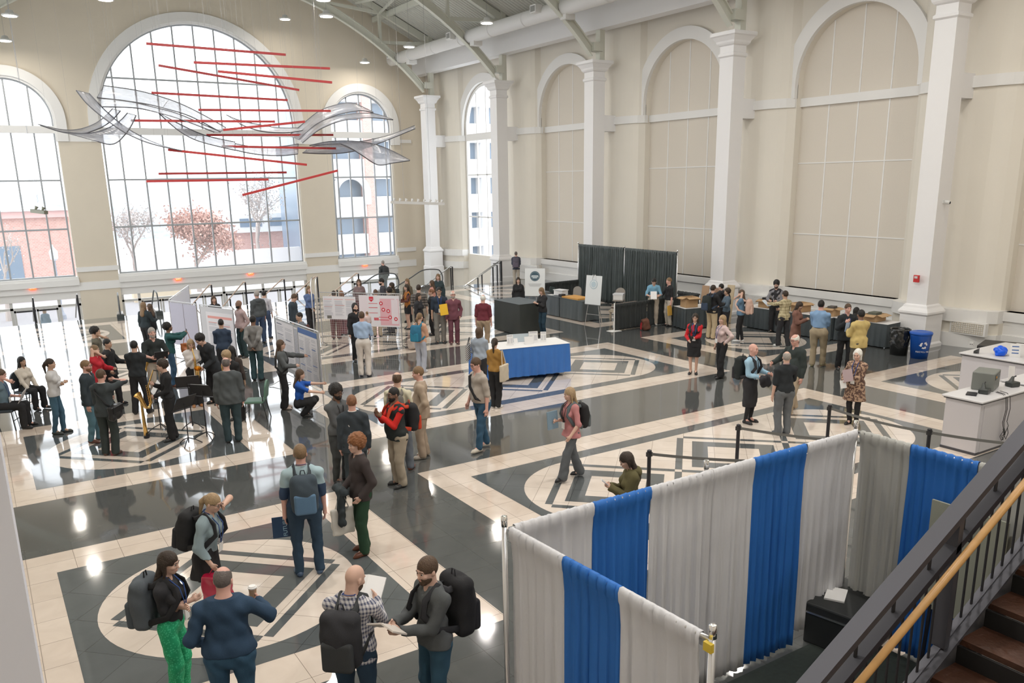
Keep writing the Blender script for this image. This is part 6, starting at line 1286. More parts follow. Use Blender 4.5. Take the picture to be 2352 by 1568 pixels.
tb = empty('tote_bag', (11.35, 18.15, .9), -.2, label='cream tote bag on the shoulder of the woman in mustard', cat='bag')
# two women at the blue table
PP['greytop'] = p = person('woman with shoulder length brown hair in pale blue grey top at the blue table', (10.36, 17.61), 168, 1.70, 'f', 'p', ('bob', 'br'), ('blouse', (.33, .38, .45)), 1., .92, bottom=('trousers', BK2), w=1.12, L='front', R='front')
PP['mustard'] = p = person('woman with long ponytail in mustard sweater and black trousers', (9.94, 16.19), 150, 1.68, 'f', 'p', ('pony', 'db'), ('sweater', (.36, .19, .04)), 1., .94, bottom=('trousers', BK), shoes=(.6, .6, .6), R='front', L='front', head=(14, 0))
hh = PP['mustard']; tb.location = hh['W'](hh['T']((.28, -.05, .98))); tb.rotation_euler.z = hh['ang']
np_obj('bag_body', sdf_mesh([Box((0, 0, -.05), (.035, .17, .20), None, .015, .01)], (-.1, -.25, -.35), (.1, .25, .2), .014, fold=.006, seed=5), mat('cotton_cream', (.62, .54, .42), .8), tb); MB().tube([(0, -.09, .14), (-.05, -.02, .48), (-.05, .02, .48), (0, .09, .14)], .010, 6).build('handle', mat('cotton_cream', (0, 0, 0)), tb)
gg = PP['greytop']; b = empty('tote_bag', gg['W'](gg['T']((-.30, -.02, 1.12))), gg['ang'], label='black and white chevron tote bag of the woman in pale blue grey', cat='bag')
MB().box((-.03, -.19, -.22), (.03, .19, .18)).build('bag_body', pattern_mat('canvas_chevron', (.62, .60, .58), (.06, .06, .07), 'chevron', .05), b, bevel=.015); MB().tube([(0, -.1, .18), (.04, -.02, .36), (.04, .02, .36), (0, .1, .18)], .010, 6).build('handle', BLACKM, b)
# sign stands on the blue table
BTm = Matrix.Translation((12.22, 18.62, .908)) @ Matrix.Rotation(-.20, 4, 'Z')
for i, (x, y, w_, h_, rz, lb) in enumerate(((-.28, -.05, .18, .28, .1, 'small acrylic sign stand on the left of the blue skirted table'), (.45, .05, .26, .30, .0, 'printed acrylic sign stand in the middle of the blue skirted table'), (.25, -.12, .26, .20, .15, 'plain white card standing in front of the printed signs'), (.72, -.02, .16, .28, -.2, 'slim acrylic sign stand right of the printed one'), (.12, .28, .55, .22, .05, 'wide glass like display box at the back of the blue skirted table'), (-.05, .10, .12, .14, .2, 'little white card near the display box'))):
    s_ = empty('sign_stand', (0, 0, 0), label=lb, cat='sign stand'); s_.matrix_world = BTm @ Matrix.Translation((x, y, 0)) @ Matrix.Rotation(rz - .15, 4, 'Z')
    gm = mat('acrylic', (.55, .62, .66), .15, alpha=.75) if i == 4 else PAP
    MB().bar((0, 0, 0), (0, .04, h_), w_, .006, up=(0, -1, .1)).build('card', gm, s_); MB().box((-w_ / 2, -.02, 0), (w_ / 2, .09, .006)).build('base', gm, s_)
    if i in (0, 1, 3):
        q = MB()
        for cx_ in (-.25, .25):
            for k in range(4): q.poly([(w_ * (cx_ - .17), -.006 + .04 * v_ , h_ * v_) for v_ in (.2 + k * .12,)] + [(w_ * (cx_ + .17), -.006 + .04 * (.2 + k * .12), h_ * (.2 + k * .12)), (w_ * (cx_ + .17), -.006 + .04 * (.25 + k * .12), h_ * (.25 + k * .12)), (w_ * (cx_ - .17), -.006 + .04 * (.25 + k * .12), h_ * (.25 + k * .12))])
        q.poly([(-w_ * .4, -.006 + .034, h_ * .85), (w_ * .4, -.006 + .034, h_ * .85), (w_ * .4, -.006 + .036, h_ * .92), (-w_ * .4, -.006 + .036, h_ * .92)]); q.build('printed_lines', INKL, s_)

# ---- saxophones and music stands
BRASS = mat('brass', (.80, .52, .18), .22, metal=1); RUBR = mat('black_rubber', (.02, .02, .02), .5)
def sax(p, label, dz=0., big=1., yaw=0.):
    h0 = (p['hands'][0][0] + p['hands'][1][0]) / 2; mo = p['head'] + p['Rh'] @ V3(0, .12, -.06) * p['s']
    o = empty('saxophone', (0, 0, 0), label=label, cat='saxophone'); o.matrix_world = p['M']
    b0 = h0 + V3(0, .03, -.28 * big); B_ = [mo, mo + V3(0, .07, .02), mo + V3(0, .10, -.05), h0 + V3(.0, .05, .10), h0 + V3(0, .03, -.10), b0 + V3(0, .0, .02), b0 + V3(0, .05, -.08), b0 + V3(0, .12, -.06), b0 + V3(0, .16, .04), b0 + V3(0, .20, .16), b0 + V3(0, .25, .24)]
    MB().tube(B_[1:], [.010, .012, .016, .022, .028, .032, .036, .040, .050, .085], 12, cap=False).build('tube', BRASS, o, smooth=True)
    MB().tube([B_[0] - V3(0, .02, .01), B_[1]], [.008, .012], 8).build('mouthpiece', RUBR, o)
    q = MB()
    for k in range(9): c = B_[3] * (1 - k / 8) + B_[5] * (k / 8) + V3(.024, .022, 0); q.tube([c, c + V3(.010, .012, 0)], [.017, .015], 8)
    q.tube([B_[3] + V3(.035, .02, 0), B_[5] + V3(.04, .03, 0)], .004, 6); q.build('key', BRASS, o); return o
sax(PP['sax_side'], 'gold saxophone played by the wavy haired young man'); sax(PP['sax_low'], 'gold saxophone of the young musician bending down'); sax(PP['sax_white'], 'gold saxophone hanging on the blond player in white'); sax(PP['sax_back'], 'slender gold saxophone of the young man with his back turned')
bs = empty('baritone_saxophone', (2.55, 18.55, 0), .2, label='upright brass saxophone standing at the feet of the young man in the black suit', cat='saxophone')
MB().tube([(0, 0, .06), (0, .02, .35), (0, .03, .7), (-.02, .03, .95)], [.05, .035, .025, .015], 10).build('tube', BRASS, bs, smooth=True); MB().tube([(.0, .0, .0), (.02, .0, .1)], .06, 8).build('stand', BLACKM, bs)
def mstand(label, x, y, rz, desk=1.05, tilt=.5, sheet=True):
    m_ = empty('music_stand', (x, y, 0), rz, label=label, cat='music stand')
    MB().tube([(0, 0, .05), (0, 0, desk)], .012, 8).build('shaft', BLACKM, m_)
    for k in range(3): a_ = 2 * PI * k / 3 + .5; MB().tube([(0, 0, .16), (.14 * math.cos(a_), .14 * math.sin(a_), .10), (.27 * math.cos(a_), .27 * math.sin(a_), .01)], .011, 6).build('leg', BLACKM, m_)
    MB().bar((0, -.08, desk - .12), (0, .10, desk + .16), .50, .012, up=(0, -1, 1)).build('desk', BLACKM, m_); MB().box((-.25, -.13, desk - .15), (.25, -.07, desk - .135)).build('ledge', BLACKM, m_)
    if sheet: s_ = tag(MB().bar((x, y, desk), (x, y + .01, desk + .01), .01, .01).build('sheet_music', PAP), 'white sheet music on the ' + label.replace('black music ', ''), 'papers'); s_.data.clear_geometry(); q = MB().bar((0, -.07, desk - .10), (0, .09, desk + .145), .42, .006, up=(0, -1, 1)); s_.data.from_pydata(q.v, [], q.f); s_.matrix_world = Matrix.Translation((x, y, 0)) @ Matrix.Rotation(rz, 4, 'Z') @ Matrix.Translation((0, -.014, .014))
    return m_
mstand('black music stand nearest the heavy grey suit', 3.62, 17.72, 2.3); mstand('black music stand before the blond player in white', 3.55, 18.75, 2.9); mstand('black music stand between the two players in black', 2.92, 18.95, -1.6, .95); mstand('black music stand behind the wavy haired player', 3.2, 17.5, -2.6, .9, sheet=False)

# ---- bins, counters and equipment
tbin = empty('trash_bin', (22.95, 14.15, 0), label='round trash bin lined with a black plastic bag', cat='trash bin'); MB().lathe([(.24, 0), (.28, .70), (.29, .72)], 24).build('bin_body', mat('bin_dark', (.02, .022, .022), .5), tbin, smooth=True)
np_obj('bin_bag', sdf_mesh([Cone((0, 0, .35), (0, 0, .72), .27, .30)], (-.4, -.4, .2), (.4, .4, .85), .02, cuts=[(V3(0, 0, 1), .80), (V3(0, 0, -1), -.12)], subs=[Cone((0, 0, .66), (0, 0, 1), .25, .28)], fold=.012, seed=3), mat('plastic_black', (.012, .013, .013), .18, spec=.8), tbin)
rb = empty('recycling_bin', (22.98, 13.52, 0), -.9, label='blue recycling bin with white arrows symbol and lid', cat='recycling bin'); BLU = mat('plastic_blue', (.008, .09, .44), .35)
MB().lathe([(.23, 0), (.29, .66), (.30, .68), (.30, .74)], 28).build('bin_body', BLU, rb, smooth=True); MB().lathe([(.31, .70), (.32, .75), (.30, .78), (.14, .80), (.13, .79)], 28).build('lid', BLU, rb, smooth=True)
WT = mat('print_white', (.75, .76, .78), .5); a0 = -2.25 + .9; q = MB()
for k in range(3):
    t0 = PI / 2 + k * 2 * PI / 3; v_ = [(.10 * math.cos(t0 + .5), .10 * math.sin(t0 + .5)), (.105 * math.cos(t0 + 1.05), .105 * math.sin(t0 + 1.05)), (.105 * math.cos(t0 + 1.55), .105 * math.sin(t0 + 1.55)), (.055 * math.cos(t0 + 1.55), .055 * math.sin(t0 + 1.55)), (.06 * math.cos(t0 + 1.05), .06 * math.sin(t0 + 1.05)), (.055 * math.cos(t0 + .5), .055 * math.sin(t0 + .5))]
    def W3(u, v): a_ = a0 + u / .27; r_ = .235 + .06 * (.40 + v) / .66 + .004 + .01; return (r_ * math.cos(a_), r_ * math.sin(a_), .42 + v)
    q.poly([W3(*p_) for p_ in v_]); hd = t0 + 1.55; q.poly([W3(.13 * math.cos(hd), .13 * math.sin(hd)), W3(.08 * math.cos(hd + .55), .08 * math.sin(hd + .55)), W3(.035 * math.cos(hd), .035 * math.sin(hd))])
q.build('arrows_symbol', WT, rb)
for k, ch in enumerate('RECYCLING'):
    a_ = a0 + (k - 4) * .17; text(ch, .065, (.262 * math.cos(a_), .262 * math.sin(a_), .22), (PI / 2, 0, a_ + PI / 2), WT, rb)
LAM = mat('counter_laminate_white', (.60, .58, .60), .35); LAMT = mat('counter_top_white', (.66, .65, .66), .25)
def counter(label, x, y, rz, L_, D_, h):
    c = empty('counter', (x, y, 0), rz, label=label, cat='counter'); MB().box((0, 0, 0), (L_, D_, h - .05)).build('cabinet', LAM, c); MB().box((-.06, -.06, h - .04), (L_ + .06, D_ + .06, h)).build('counter_top', LAMT, c, bevel=.012); MB().box((-.03, -.03, h - .065), (L_ + .03, D_ + .03, h - .04)).build('shadow_gap', mat('counter_edge_dark', (.06, .06, .07), .5), c)
    MB().box((.12, -.012, .05), (L_ * .55, 0, h - .12)).build('door_panel', LAM, c); MB().box((-.01, -.006, 0), (L_, D_ + .01, .05)).build('plinth', mat('counter_edge_dark', (0, 0, 0)), c); return c
counter('white counter nearest the belt barrier with grey printer and hanging cables', 15.5, 7.8, 0, 1.75, .68, 1.08)
counter('white counter section continuing right of the dark gap', 17.55, 7.75, 0, 1.6, .68, 1.08)
tag(MB().box((17.27, 7.85, 0), (17.52, 8.3, 1.02)).build('counter_gap_shade', BLACKM), 'black block painted as the shade between the two near counter sections', 'panel')  # black block stands for the shade in the knee opening
counter('white counter further back with black printer and blue bag', 19.6, 8.6, 0, 2.0, 1.85, 1.08)
def printer(label, x, y, z, rz, sx, sy, sz, c1, c2, kind=0):
    p_ = empty('label_printer' if kind == 0 else 'desktop_printer', (x, y, z), rz, label=label, cat='printer'); MB().box((-sx, -sy, 0), (sx, sy, sz)).build('printer_body', c1, p_, bevel=.02)
    MB().box((-sx * .85, -sy - .006, sz * .62), (sx * .7, -sy, sz * .9)).build('control_panel', c2, p_); MB().box((sx - .01, -sy * .9, .02), (sx + .02, sy * .9, sz * .97)).build('side_cover', c2, p_)
    if kind == 0: MB().lathe([(.022, 0), (.022, .01)], 12).build('round_badge', mat('badge_orange', (.7, .30, .03), .4), p_).matrix_local = Matrix.Translation((-sx * .6, -sy - .006, sz * .76)) @ Matrix.Rotation(PI / 2, 4, 'X')
    else: MB().box((-sx * .7, -sy - .02, sz * .25), (sx * .7, -sy, sz * .42)).build('paper_slot', BLACKM, p_); MB().box((-sx * .6, -sy * .6, sz), (sx * .6, sy * .6, sz + .015)).build('paper_tray', PAP, p_)
    return p_
PRG = mat('printer_grey', (.17, .18, .165), .45); PRD = mat('printer_dark', (.035, .04, .038), .4)
printer('grey label printer with orange badge on the near counter', 16.55, 8.3, 1.082, .30, .28, .20, .36, PRG, PRD)
printer('black desktop printer with papers on the far counter', 20.25, 9.05, 1.082, .5, .24, .20, .34, PRD, mat('printer_mid', (.08, .085, .08), .4), 1)
def cardmach(label, x, y, z, rz):
    c = empty('badge_printer', (x, y, z), rz, label=label, cat='printer'); np_obj('housing', sdf_mesh([Box((0, 0, .05), (.11, .09, .05), None, .02), Cone((-.02, .02, .09), (.03, .04, .17), .05, .03)], (-.2, -.2, -.02), (.2, .2, .25), .012, cuts=[(V3(0, 0, -1), 0)]), PRD, c); MB().tube([(.03, .04, .17), (.10, .03, .20)], .012, 6).build('hook', BLACKM, c); return c
cardmach('black badge printer in front of the grey label printer', 16.12, 8.08, 1.082, .2); cardmach('black handheld scanner dock right of the grey printer', 17.1, 8.05, 1.082, -.3)
tag(MB().box((-.13, -.09, 0), (.13, .09, .02), mat4=Matrix.Translation((15.85, 8.18, 1.082)) @ Matrix.Rotation(.4, 4, 'Z')).build('tablet', BLACKM), 'black tablet lying on the near counter corner', 'tablet')
q = MB()
for k, (dx, L_) in enumerate(((.0, .62), (.05, .70), (.16, .55))):
    x_ = 16.25 + dx; q.tube([(x_ + .1, 7.98, 1.09), (x_, 7.80, 1.10), (x_ - .02, 7.725, 1.04), (x_ + .03, 7.72, .8), (x_ - .03, 7.72, .55), (x_ + .05, 7.72, 1.0 - L_), (x_ - .06, 7.72, .28), (x_ + .02, 7.72, .18), (x_ + .08, 7.72, .30), (x_ + .02, 7.72, .42)], .006, 6)
tag(q.build('power_cables', RUBR, smooth=True), 'tangle of black cables hanging down the near counter front', 'cables')
bb = empty('blue_bag', (19.95, 9.75, 1.082), .4, label='bright blue plastic bag on the far counter', cat='bag'); np_obj('bag_body', sdf_mesh([Ell((0, 0, .10), (.20, .14, .11)), Box((0, 0, .08), (.17, .11, .07), None, .03)], (-.3, -.3, -.05), (.3, .3, .3), .014, cuts=[(V3(0, 0, -1), 0)], fold=.014, seed=8), mat('plastic_blue_bright', (.0, .10, .75), .25), bb)
sgn = empty('sign_stand', (20.0, 9.45, 1.082), -1.0, label='white printed sign standing between blue bag and black printer', cat='sign stand'); MB().bar((0, 0, 0), (0, .05, .30), .22, .006, up=(0, -1, .1)).build('card', PAP, sgn); q = MB(); [q.poly([(-.07, -.004 + .05 * v_, .3 * v_), (.07, -.004 + .05 * v_, .3 * v_), (.07, -.004 + .05 * (v_ + .08), .3 * (v_ + .08)), (-.07, -.004 + .05 * (v_ + .08), .3 * (v_ + .08))]) for v_ in (.25, .48, .75)]; q.build('printed_lines', INKB, sgn)
ch_ = empty('card_holder', (19.75, 10.15, 1.082), .3, label='small black wire card holder on the corner of the far counter', cat='holder'); [MB().box((-.06, k * .03, 0), (.06, k * .03 + .008, .12 - k * .02)).build('divider', BLACKM, ch_) for k in range(4)]
tag(MB().tube([(20.5, 9.0, 1.10), (20.55, 8.95, 1.22)], [.12, .10], 14).build('black_helmet_bag', RUBR, smooth=True), 'round black bag on the far counter beside the printer', 'bag')
tag(MB().bar((17.55, 8.3, 1.085), (17.6, 8.34, 1.38), .24, .008, up=(0, -1, 0)).build('notice_card', PAP), 'white notice card standing at the right end of the near counter', 'card')
cart = empty('utility_cart', (22.6, 10.7, 0), .3, label='black utility cart with curved handle behind the far counter', cat='cart'); MB().box((-.5, -.8, .75), (.5, .8, .85)).build('tray', RUBR, cart, bevel=.02); MB().box((-.5, -.8, .2), (.5, .8, .25)).build('shelf', RUBR, cart); MB().tube([(-.4, -.78, .85), (-.4, -.95, 1.05), (.4, -.95, 1.05), (.4, -.78, .85)], .025, 8).build('handle', RUBR, cart); [MB().box((sx * .46 - .02, sy * .76 - .02, 0), (sx * .46 + .02, sy * .76 + .02, .8)).build('leg', RUBR, cart) for sx in (-1, 1) for sy in (-1, 1)]
tag(MB().box((22.4, 10.4, .852), (22.7, 10.7, .90)).build('paper_stack', PAP), 'white papers on the black utility cart', 'papers')

# ---- belt barrier
def post(label, x, y):
    p_ = empty('barrier_post', (x, y, 0), label=label, cat='barrier post'); MB().lathe([(.17, 0), (.17, .012), (.05, .035), (.032, .04), (.032, .93), (.038, .94), (.038, 1.0), (.02, 1.01)], 20).build('post', BLACKM, p_, smooth=False); MB().box((-.045, -.03, .90), (.045, .03, .97)).build('belt_head', RUBR, p_); return p_
BP_ = {'a': (8.65, 9.41), 'b': (10.89, 9.57), 'c': (13.27, 9.46), 'd': (13.30, 7.49), 'e': (14.1, 5.9), 'h': (8.9, 7.0)}
for k, lb in (('a', 'black barrier post beside the woman in the olive jacket'), ('b', 'black barrier post beside the bald man\'s long coat'), ('c', 'black barrier post left of the white haired woman'), ('d', 'black barrier post rising above the dark blue drape'), ('e', 'black barrier post hidden behind the stair railing')): post(lb, *BP_[k])
def beltr(label, a, b, sag=.05):
    a = Vector((*a, .94)); b = Vector((*b, .94)); n = 12; vs = []
    for k in range(n + 1): p_ = a.lerp(b, k / n) - Vector((0, 0, sag * 4 * (k / n) * (1 - k / n))); vs += [(p_.x, p_.y, p_.z - .024), (p_.x, p_.y, p_.z + .024)]
    o = MB().add(vs, [(2 * i, 2 * i + 2, 2 * i + 3, 2 * i + 1) for i in range(n)]).build('barrier_belt', mat('belt_webbing', (.15, .15, .14), .7)); md = o.modifiers.new('t', 'SOLIDIFY'); md.thickness = .003; return tag(o, label, 'belt')
beltr('grey belt running down from the post by the olive jacket', BP_['a'], (10.1, 7.9), .03); beltr('grey belt from the post by the long coat towards the booth', BP_['b'], (12.0, 7.6), .03); beltr('grey belt crossing in front of the white haired woman', BP_['c'], BP_['d'], .04); beltr('grey belt passing in front of the near white counter', BP_['d'], BP_['e'], .03)
post('barrier post standing behind the long booth wall', 10.1, 7.9); post('barrier post behind the far end of the booth wall', 12.0, 7.6)

# ================================================================= STAIR BY THE LANDING
SL = .533; zf = lambda x: 2.12 + SL * (x - 4.6)
rl = empty('stair_railing', (4.6, 2.52, 2.12), label='dark steel stair railing with thin balusters and two stacked top channels', cat='railing')
def Rl(x, dz, y=0): return (x - 4.6, y, zf(x) + dz - 2.12)
X0, X1 = 1.2, 9.6
q = MB(); q.bar(Rl(X0, .90), Rl(X1, .90), .11, .045); q.build('top_rail', DARKST, rl); q = MB(); q.bar(Rl(X0, .695), Rl(X1, .695), .10, .045); q.build('lower_top_rail', DARKST, rl)
q = MB(); q.bar(Rl(X0, -.16), Rl(X1, -.16), .05, .30); q.bar(Rl(X0, -.015, -.03), Rl(X1, -.015, -.03), .10, .02); q.bar(Rl(X0, -.31, -.03), Rl(X1, -.31, -.03), .10, .02); q.build('stringer', DARKST, rl)
x = X0 + .05; k = 0
while x < X1:
    if k % 27 == 5: MB().bar(Rl(x, 0), Rl(x, .9), .10, .05, up=(1, 0, 0)).build('newel_post', DARKST, rl)
    else: MB().tube([Rl(x, 0), Rl(x, .69)], .009, 6).build('baluster', BLACKM, rl)
    if k % 3 == 0: MB().tube([Rl(x, .70), Rl(x, .89)], .012, 6).build('rail_spacer', BLACKM, rl)
    x += .113; k += 1
WOOD = mat('oak_handrail', (.50, .28, .10), .35, var=.2, vscale=12)
hr = MB().tube([Rl(X0, .705, -.11), Rl(X1, .705, -.11)], .024, 14).build('wood_handrail', WOOD, rl, smooth=True)
for x in (2.2, 3.6, 5.0, 6.4, 7.8): MB().tube([Rl(x, .69, -.11), Rl(x, .62, -.08), Rl(x, .64, 0)], .007, 6).build('handrail_bracket', BLACKM, rl)
stt = empty('staircase', (4.6, 2.4, 0), label='steel staircase with brown worn wooden treads', cat='staircase')
TR = mat('stair_tread_wood', (.060, .024, .013), .5, var=.6, vscale=5, bump=.2); RS = mat('stair_riser_black', (.008, .007, .007), .7)
for k in range(-9, 16):
    xn = 5.0 + .305 * k; zt = 2.29 + SL * .305 * k
    MB().box((xn - 4.6, -1.65, zt - .04), (xn + .32 - 4.6, .06, zt), mi=0).build('tread', TR, stt); MB().box((xn + .28 - 4.6, -1.65, zt), (xn + .30 - 4.6, .06, zt + SL * .305 - .04)).build('riser', RS, stt)
MB().box((4.0 - 4.6 - 3.0, -1.75, 0), (-3.4, -1.65, .3)).build('stringer', DARKST, stt) if 0 else None
q = MB(); q.bar((X0 - 4.6, -1.70, zf(X0) - .16), (X1 - 4.6, -1.70, zf(X1) - .16), .05, .34); q.build('wall_stringer', DARKST, stt)

# ================================================================= SCULPTURE, LAMPS, FIXTURES
RED = mat('rod_red', (.52, .045, .045), .4)
bars = [((336,100),(656,126),31),((445,143),(757,157),30),((364,150),(687,207),33),((501,164),(762,189),29.5),((348,213),(660,230),32),((456,252.5),(759,254.5),31),((301,276.5),(631,279),30.5),((513,298.5),(700,279),29.5),((474,310),(765,310),32),((510,336),(771,340.5),31),((386,344),(704,378),30),((364,398.5),(658,396),32),((336,416),(616,412),30),((557,448),(775,392),29.5)]
BARS3 = [((5.81, 31.0, 9.84), (10.48, 31.0, 9.79)), ((7.03, 30.0, 9.21), (11.72, 30.0, 9.28)), ((6.51, 33.0, 9.44), (11.58, 33.0, 8.83)), ((7.65, 29.5, 8.91), (11.57, 29.5, 8.75)), ((5.98, 32.0, 8.41), (10.75, 32.0, 8.34)), ((7.25, 31.0, 7.81), (12.03, 31.0, 7.92)), ((4.97, 30.5, 7.37), (9.72, 30.5, 7.45)), ((7.64, 29.5, 7.07), (10.47, 29.5, 7.4)), ((7.67, 32.0, 7.04), (12.46, 32.0, 7.12)), ((7.93, 31.0, 6.61), (12.14, 31.0, 6.57)), ((5.91, 30.0, 6.44), (10.6, 30.0, 5.95)), ((5.9, 32.0, 5.71), (10.49, 32.0, 5.72)), ((5.13, 30.0, 5.44), (9.16, 30.0, 5.45)), ((8.07, 29.5, 4.94), (11.56, 29.5, 5.73))]
names = ['topmost red rod of the hanging sculpture', 'second red rod from the top, reaching right of the great arch', 'long red rod sloping down to the right below the topmost one', 'short red rod just under the second one at the right', 'level red rod above the left ribbons', 'red rod ending behind the arched right ribbon', 'red rod starting at the left curled ribbon', 'red rod tilting up towards the right ribbon', 'red rod crossing behind the wide ribbons at mid height', 'red rod just below the middle, ending under the arched ribbon', 'red rod sloping down right below the long ribbon', 'thin level red rod second from the bottom', 'lowest level red rod at the left', 'steep red rod rising to the right at the bottom of the sculpture']
WIRE = mat('steel_wire', (.35, .35, .36), .4, metal=.6)
for i, (a, b) in enumerate(BARS3):
    c = Vector(a).lerp(Vector(b), .5); b_ = (Vector(b) - Vector(a)); o = empty('sculpture_rod', c, label=names[i], cat='sculpture', group='red rods of the hanging sculpture')
    h_ = b_ / 2; yy = Vector((0, .0, 0)); MB().bar(-h_ + yy, h_ + yy, .075, .075).build('rod', RED, o)
    for t_ in (-.8, .8): pz = c + h_ * t_; MB().tube([h_ * t_, h_ * t_ + Vector((0, 0, roof_z(pz.x) - .35 - pz.z))], .0022, 4).build('wire', WIRE, o)
RIB = mat('sculpture_mesh', (.55, .56, .62), .25, var=.4, vscale=3.5, alpha=.55, spec=1.); RIBE = mat('sculpture_edge', (.12, .12, .13), .35, metal=.6)
RB = [([(4.64, 33.0, 8.68), (5.63, 33.0, 8.58), (6.43, 33.0, 8.4), (7.15, 33.0, 8.16), (7.93, 33.0, 7.78), (8.65, 33.0, 7.37)], [(4.18, 31.5, 8.14), (4.85, 31.5, 8.08), (5.62, 31.5, 8.0), (6.4, 31.5, 7.83), (7.09, 31.5, 7.62), (8.05, 31.5, 7.12)]), ([(4.18, 31.4, 8.11), (5.02, 31.4, 8.06), (6.03, 31.4, 7.86), (6.76, 31.4, 7.66), (8.02, 31.4, 7.11)], [(4.15, 30.4, 7.76), (5.12, 30.4, 7.76), (5.82, 30.4, 7.63), (6.53, 30.4, 7.43), (7.56, 30.4, 7.05)]), ([(3.9, 31.0, 8.21), (4.27, 31.0, 7.75), (4.77, 31.0, 7.26), (5.4, 31.0, 6.85), (6.06, 31.0, 6.58), (6.6, 31.0, 6.45)], [(3.4, 29.8, 8.17), (3.64, 29.8, 7.8), (4.07, 29.8, 7.38), (4.65, 29.8, 6.94), (5.36, 29.8, 6.62), (6.3, 29.8, 6.41)]), ([(2.42, 32.5, 7.33), (3.06, 32.5, 7.17), (3.58, 32.5, 7.18), (4.08, 32.5, 7.35), (4.45, 32.5, 7.6), (4.75, 32.5, 7.89)], [(2.4, 31.4, 7.23), (2.99, 31.4, 7.03), (3.53, 31.4, 6.98), (4.11, 31.4, 7.16), (4.52, 31.4, 7.42), (4.83, 31.4, 7.74)]), ([(2.98, 31.2, 7.02), (3.65, 31.2, 6.98), (4.22, 31.2, 7.11), (4.72, 31.2, 7.39), (5.0, 31.2, 7.66)], [(3.83, 30.0, 6.68), (4.18, 30.0, 6.59), (4.47, 30.0, 6.71), (4.84, 30.0, 7.12), (5.06, 30.0, 7.5)]), ([(6.14, 31.6, 7.68), (6.77, 31.6, 7.34), (7.52, 31.6, 7.01), (8.56, 31.6, 6.79)], [(5.86, 30.6, 7.65), (6.34, 30.6, 7.17), (7.01, 30.6, 6.77), (8.26, 30.6, 6.46)])]
RB += [([(8.55, 31.6, 6.74), (9.04, 31.6, 6.65), (9.6, 31.6, 6.61), (10.31, 31.6, 6.66), (10.91, 31.6, 6.75)], [(8.26, 30.6, 6.47), (8.73, 30.6, 6.37), (9.28, 30.6, 6.3), (9.95, 30.6, 6.29), (10.51, 30.6, 6.35)]), ([(11.05, 33.0, 7.14), (11.72, 33.0, 7.64), (12.39, 33.0, 8.1), (13.19, 33.0, 8.36), (13.85, 33.0, 8.4), (14.65, 33.0, 8.1)], [(10.92, 31.6, 6.89), (11.57, 31.6, 7.41), (12.21, 31.6, 7.73), (12.86, 31.6, 7.92), (13.51, 31.6, 8.02), (14.03, 31.6, 7.96)]), ([(10.89, 31.5, 6.89), (11.53, 31.5, 7.39), (12.17, 31.5, 7.7), (13.07, 31.5, 7.88), (13.98, 31.5, 7.92), (14.82, 31.5, 7.71)], [(10.58, 30.2, 6.72), (11.23, 30.2, 7.18), (12.02, 30.2, 7.49), (12.77, 30.2, 7.62), (13.39, 30.2, 7.66), (14.21, 30.2, 7.6)]), ([(11.65, 32.5, 6.66), (12.36, 32.5, 6.8), (13.68, 32.5, 6.9), (15.06, 32.5, 7.17), (16.27, 32.5, 7.58)], [(10.97, 31.4, 6.42), (11.91, 31.4, 6.39), (12.93, 31.4, 6.47), (14.0, 31.4, 6.76), (15.73, 31.4, 7.38)]), ([(11.23, 31.3, 6.68), (11.91, 31.3, 6.82), (12.73, 31.3, 6.87), (13.69, 31.3, 6.79), (14.47, 31.3, 6.57), (15.38, 31.3, 6.15)], [(11.95, 30.0, 6.69), (12.36, 30.0, 6.53), (12.78, 30.0, 6.28), (13.39, 30.0, 5.94), (14.04, 30.0, 6.01), (14.74, 30.0, 6.1)]), ([(8.76, 33.2, 7.85), (9.17, 33.2, 7.68), (9.93, 33.2, 7.53), (10.77, 33.2, 7.42), (11.77, 33.2, 7.44)], [(8.94, 32.2, 7.47), (9.38, 32.2, 7.3), (9.95, 32.2, 7.19), (10.73, 32.2, 7.19), (11.41, 32.2, 7.3)])]
rn = ['blue white mesh ribbon sweeping from the left across the great window', 'narrow mesh ribbon under the large blue white one', 'long brown grey ribbon diving from upper left', 'thin ribbon wing pointing left towards the west window', 'curled silvery ribbon at the far left', 'ribbon dropping from the middle towards the lower centre', 'lowest curved ribbon in the middle of the sculpture', 'broad arched mesh ribbon over the east window', 'second arched ribbon just below the broad one', 'ribbon whose tip rises to the right by the column', 'broad ribbon sloping down at the lower right', 'faint ribbon near the centre of the great window']
def dens(pts, n=4):
    P_ = [Vector(p) for p in pts]; out = []
    for i in range(len(P_) - 1):
        p0 = P_[max(i - 1, 0)]; p1 = P_[i]; p2 = P_[i + 1]; p3 = P_[min(i + 2, len(P_) - 1)]
        for k in range(n): t = k / n; out.append(.5 * ((2 * p1) + (p2 - p0) * t + (2 * p0 - 5 * p1 + 4 * p2 - p3) * t * t + (3 * p1 - p0 - 3 * p2 + p3) * t ** 3))
    return out + [P_[-1]]
def resamp(pts, n):
    L_ = [0]; [L_.append(L_[-1] + (b - a).length) for a, b in zip(pts, pts[1:])]; out = []
    for k in range(n + 1):
        d = L_[-1] * k / n; i = max(j for j in range(len(L_)) if L_[j] <= d + 1e-9); i = min(i, len(pts) - 2); out.append(pts[i].lerp(pts[i + 1], (d - L_[i]) / max(1e-9, L_[i + 1] - L_[i])))
    return out
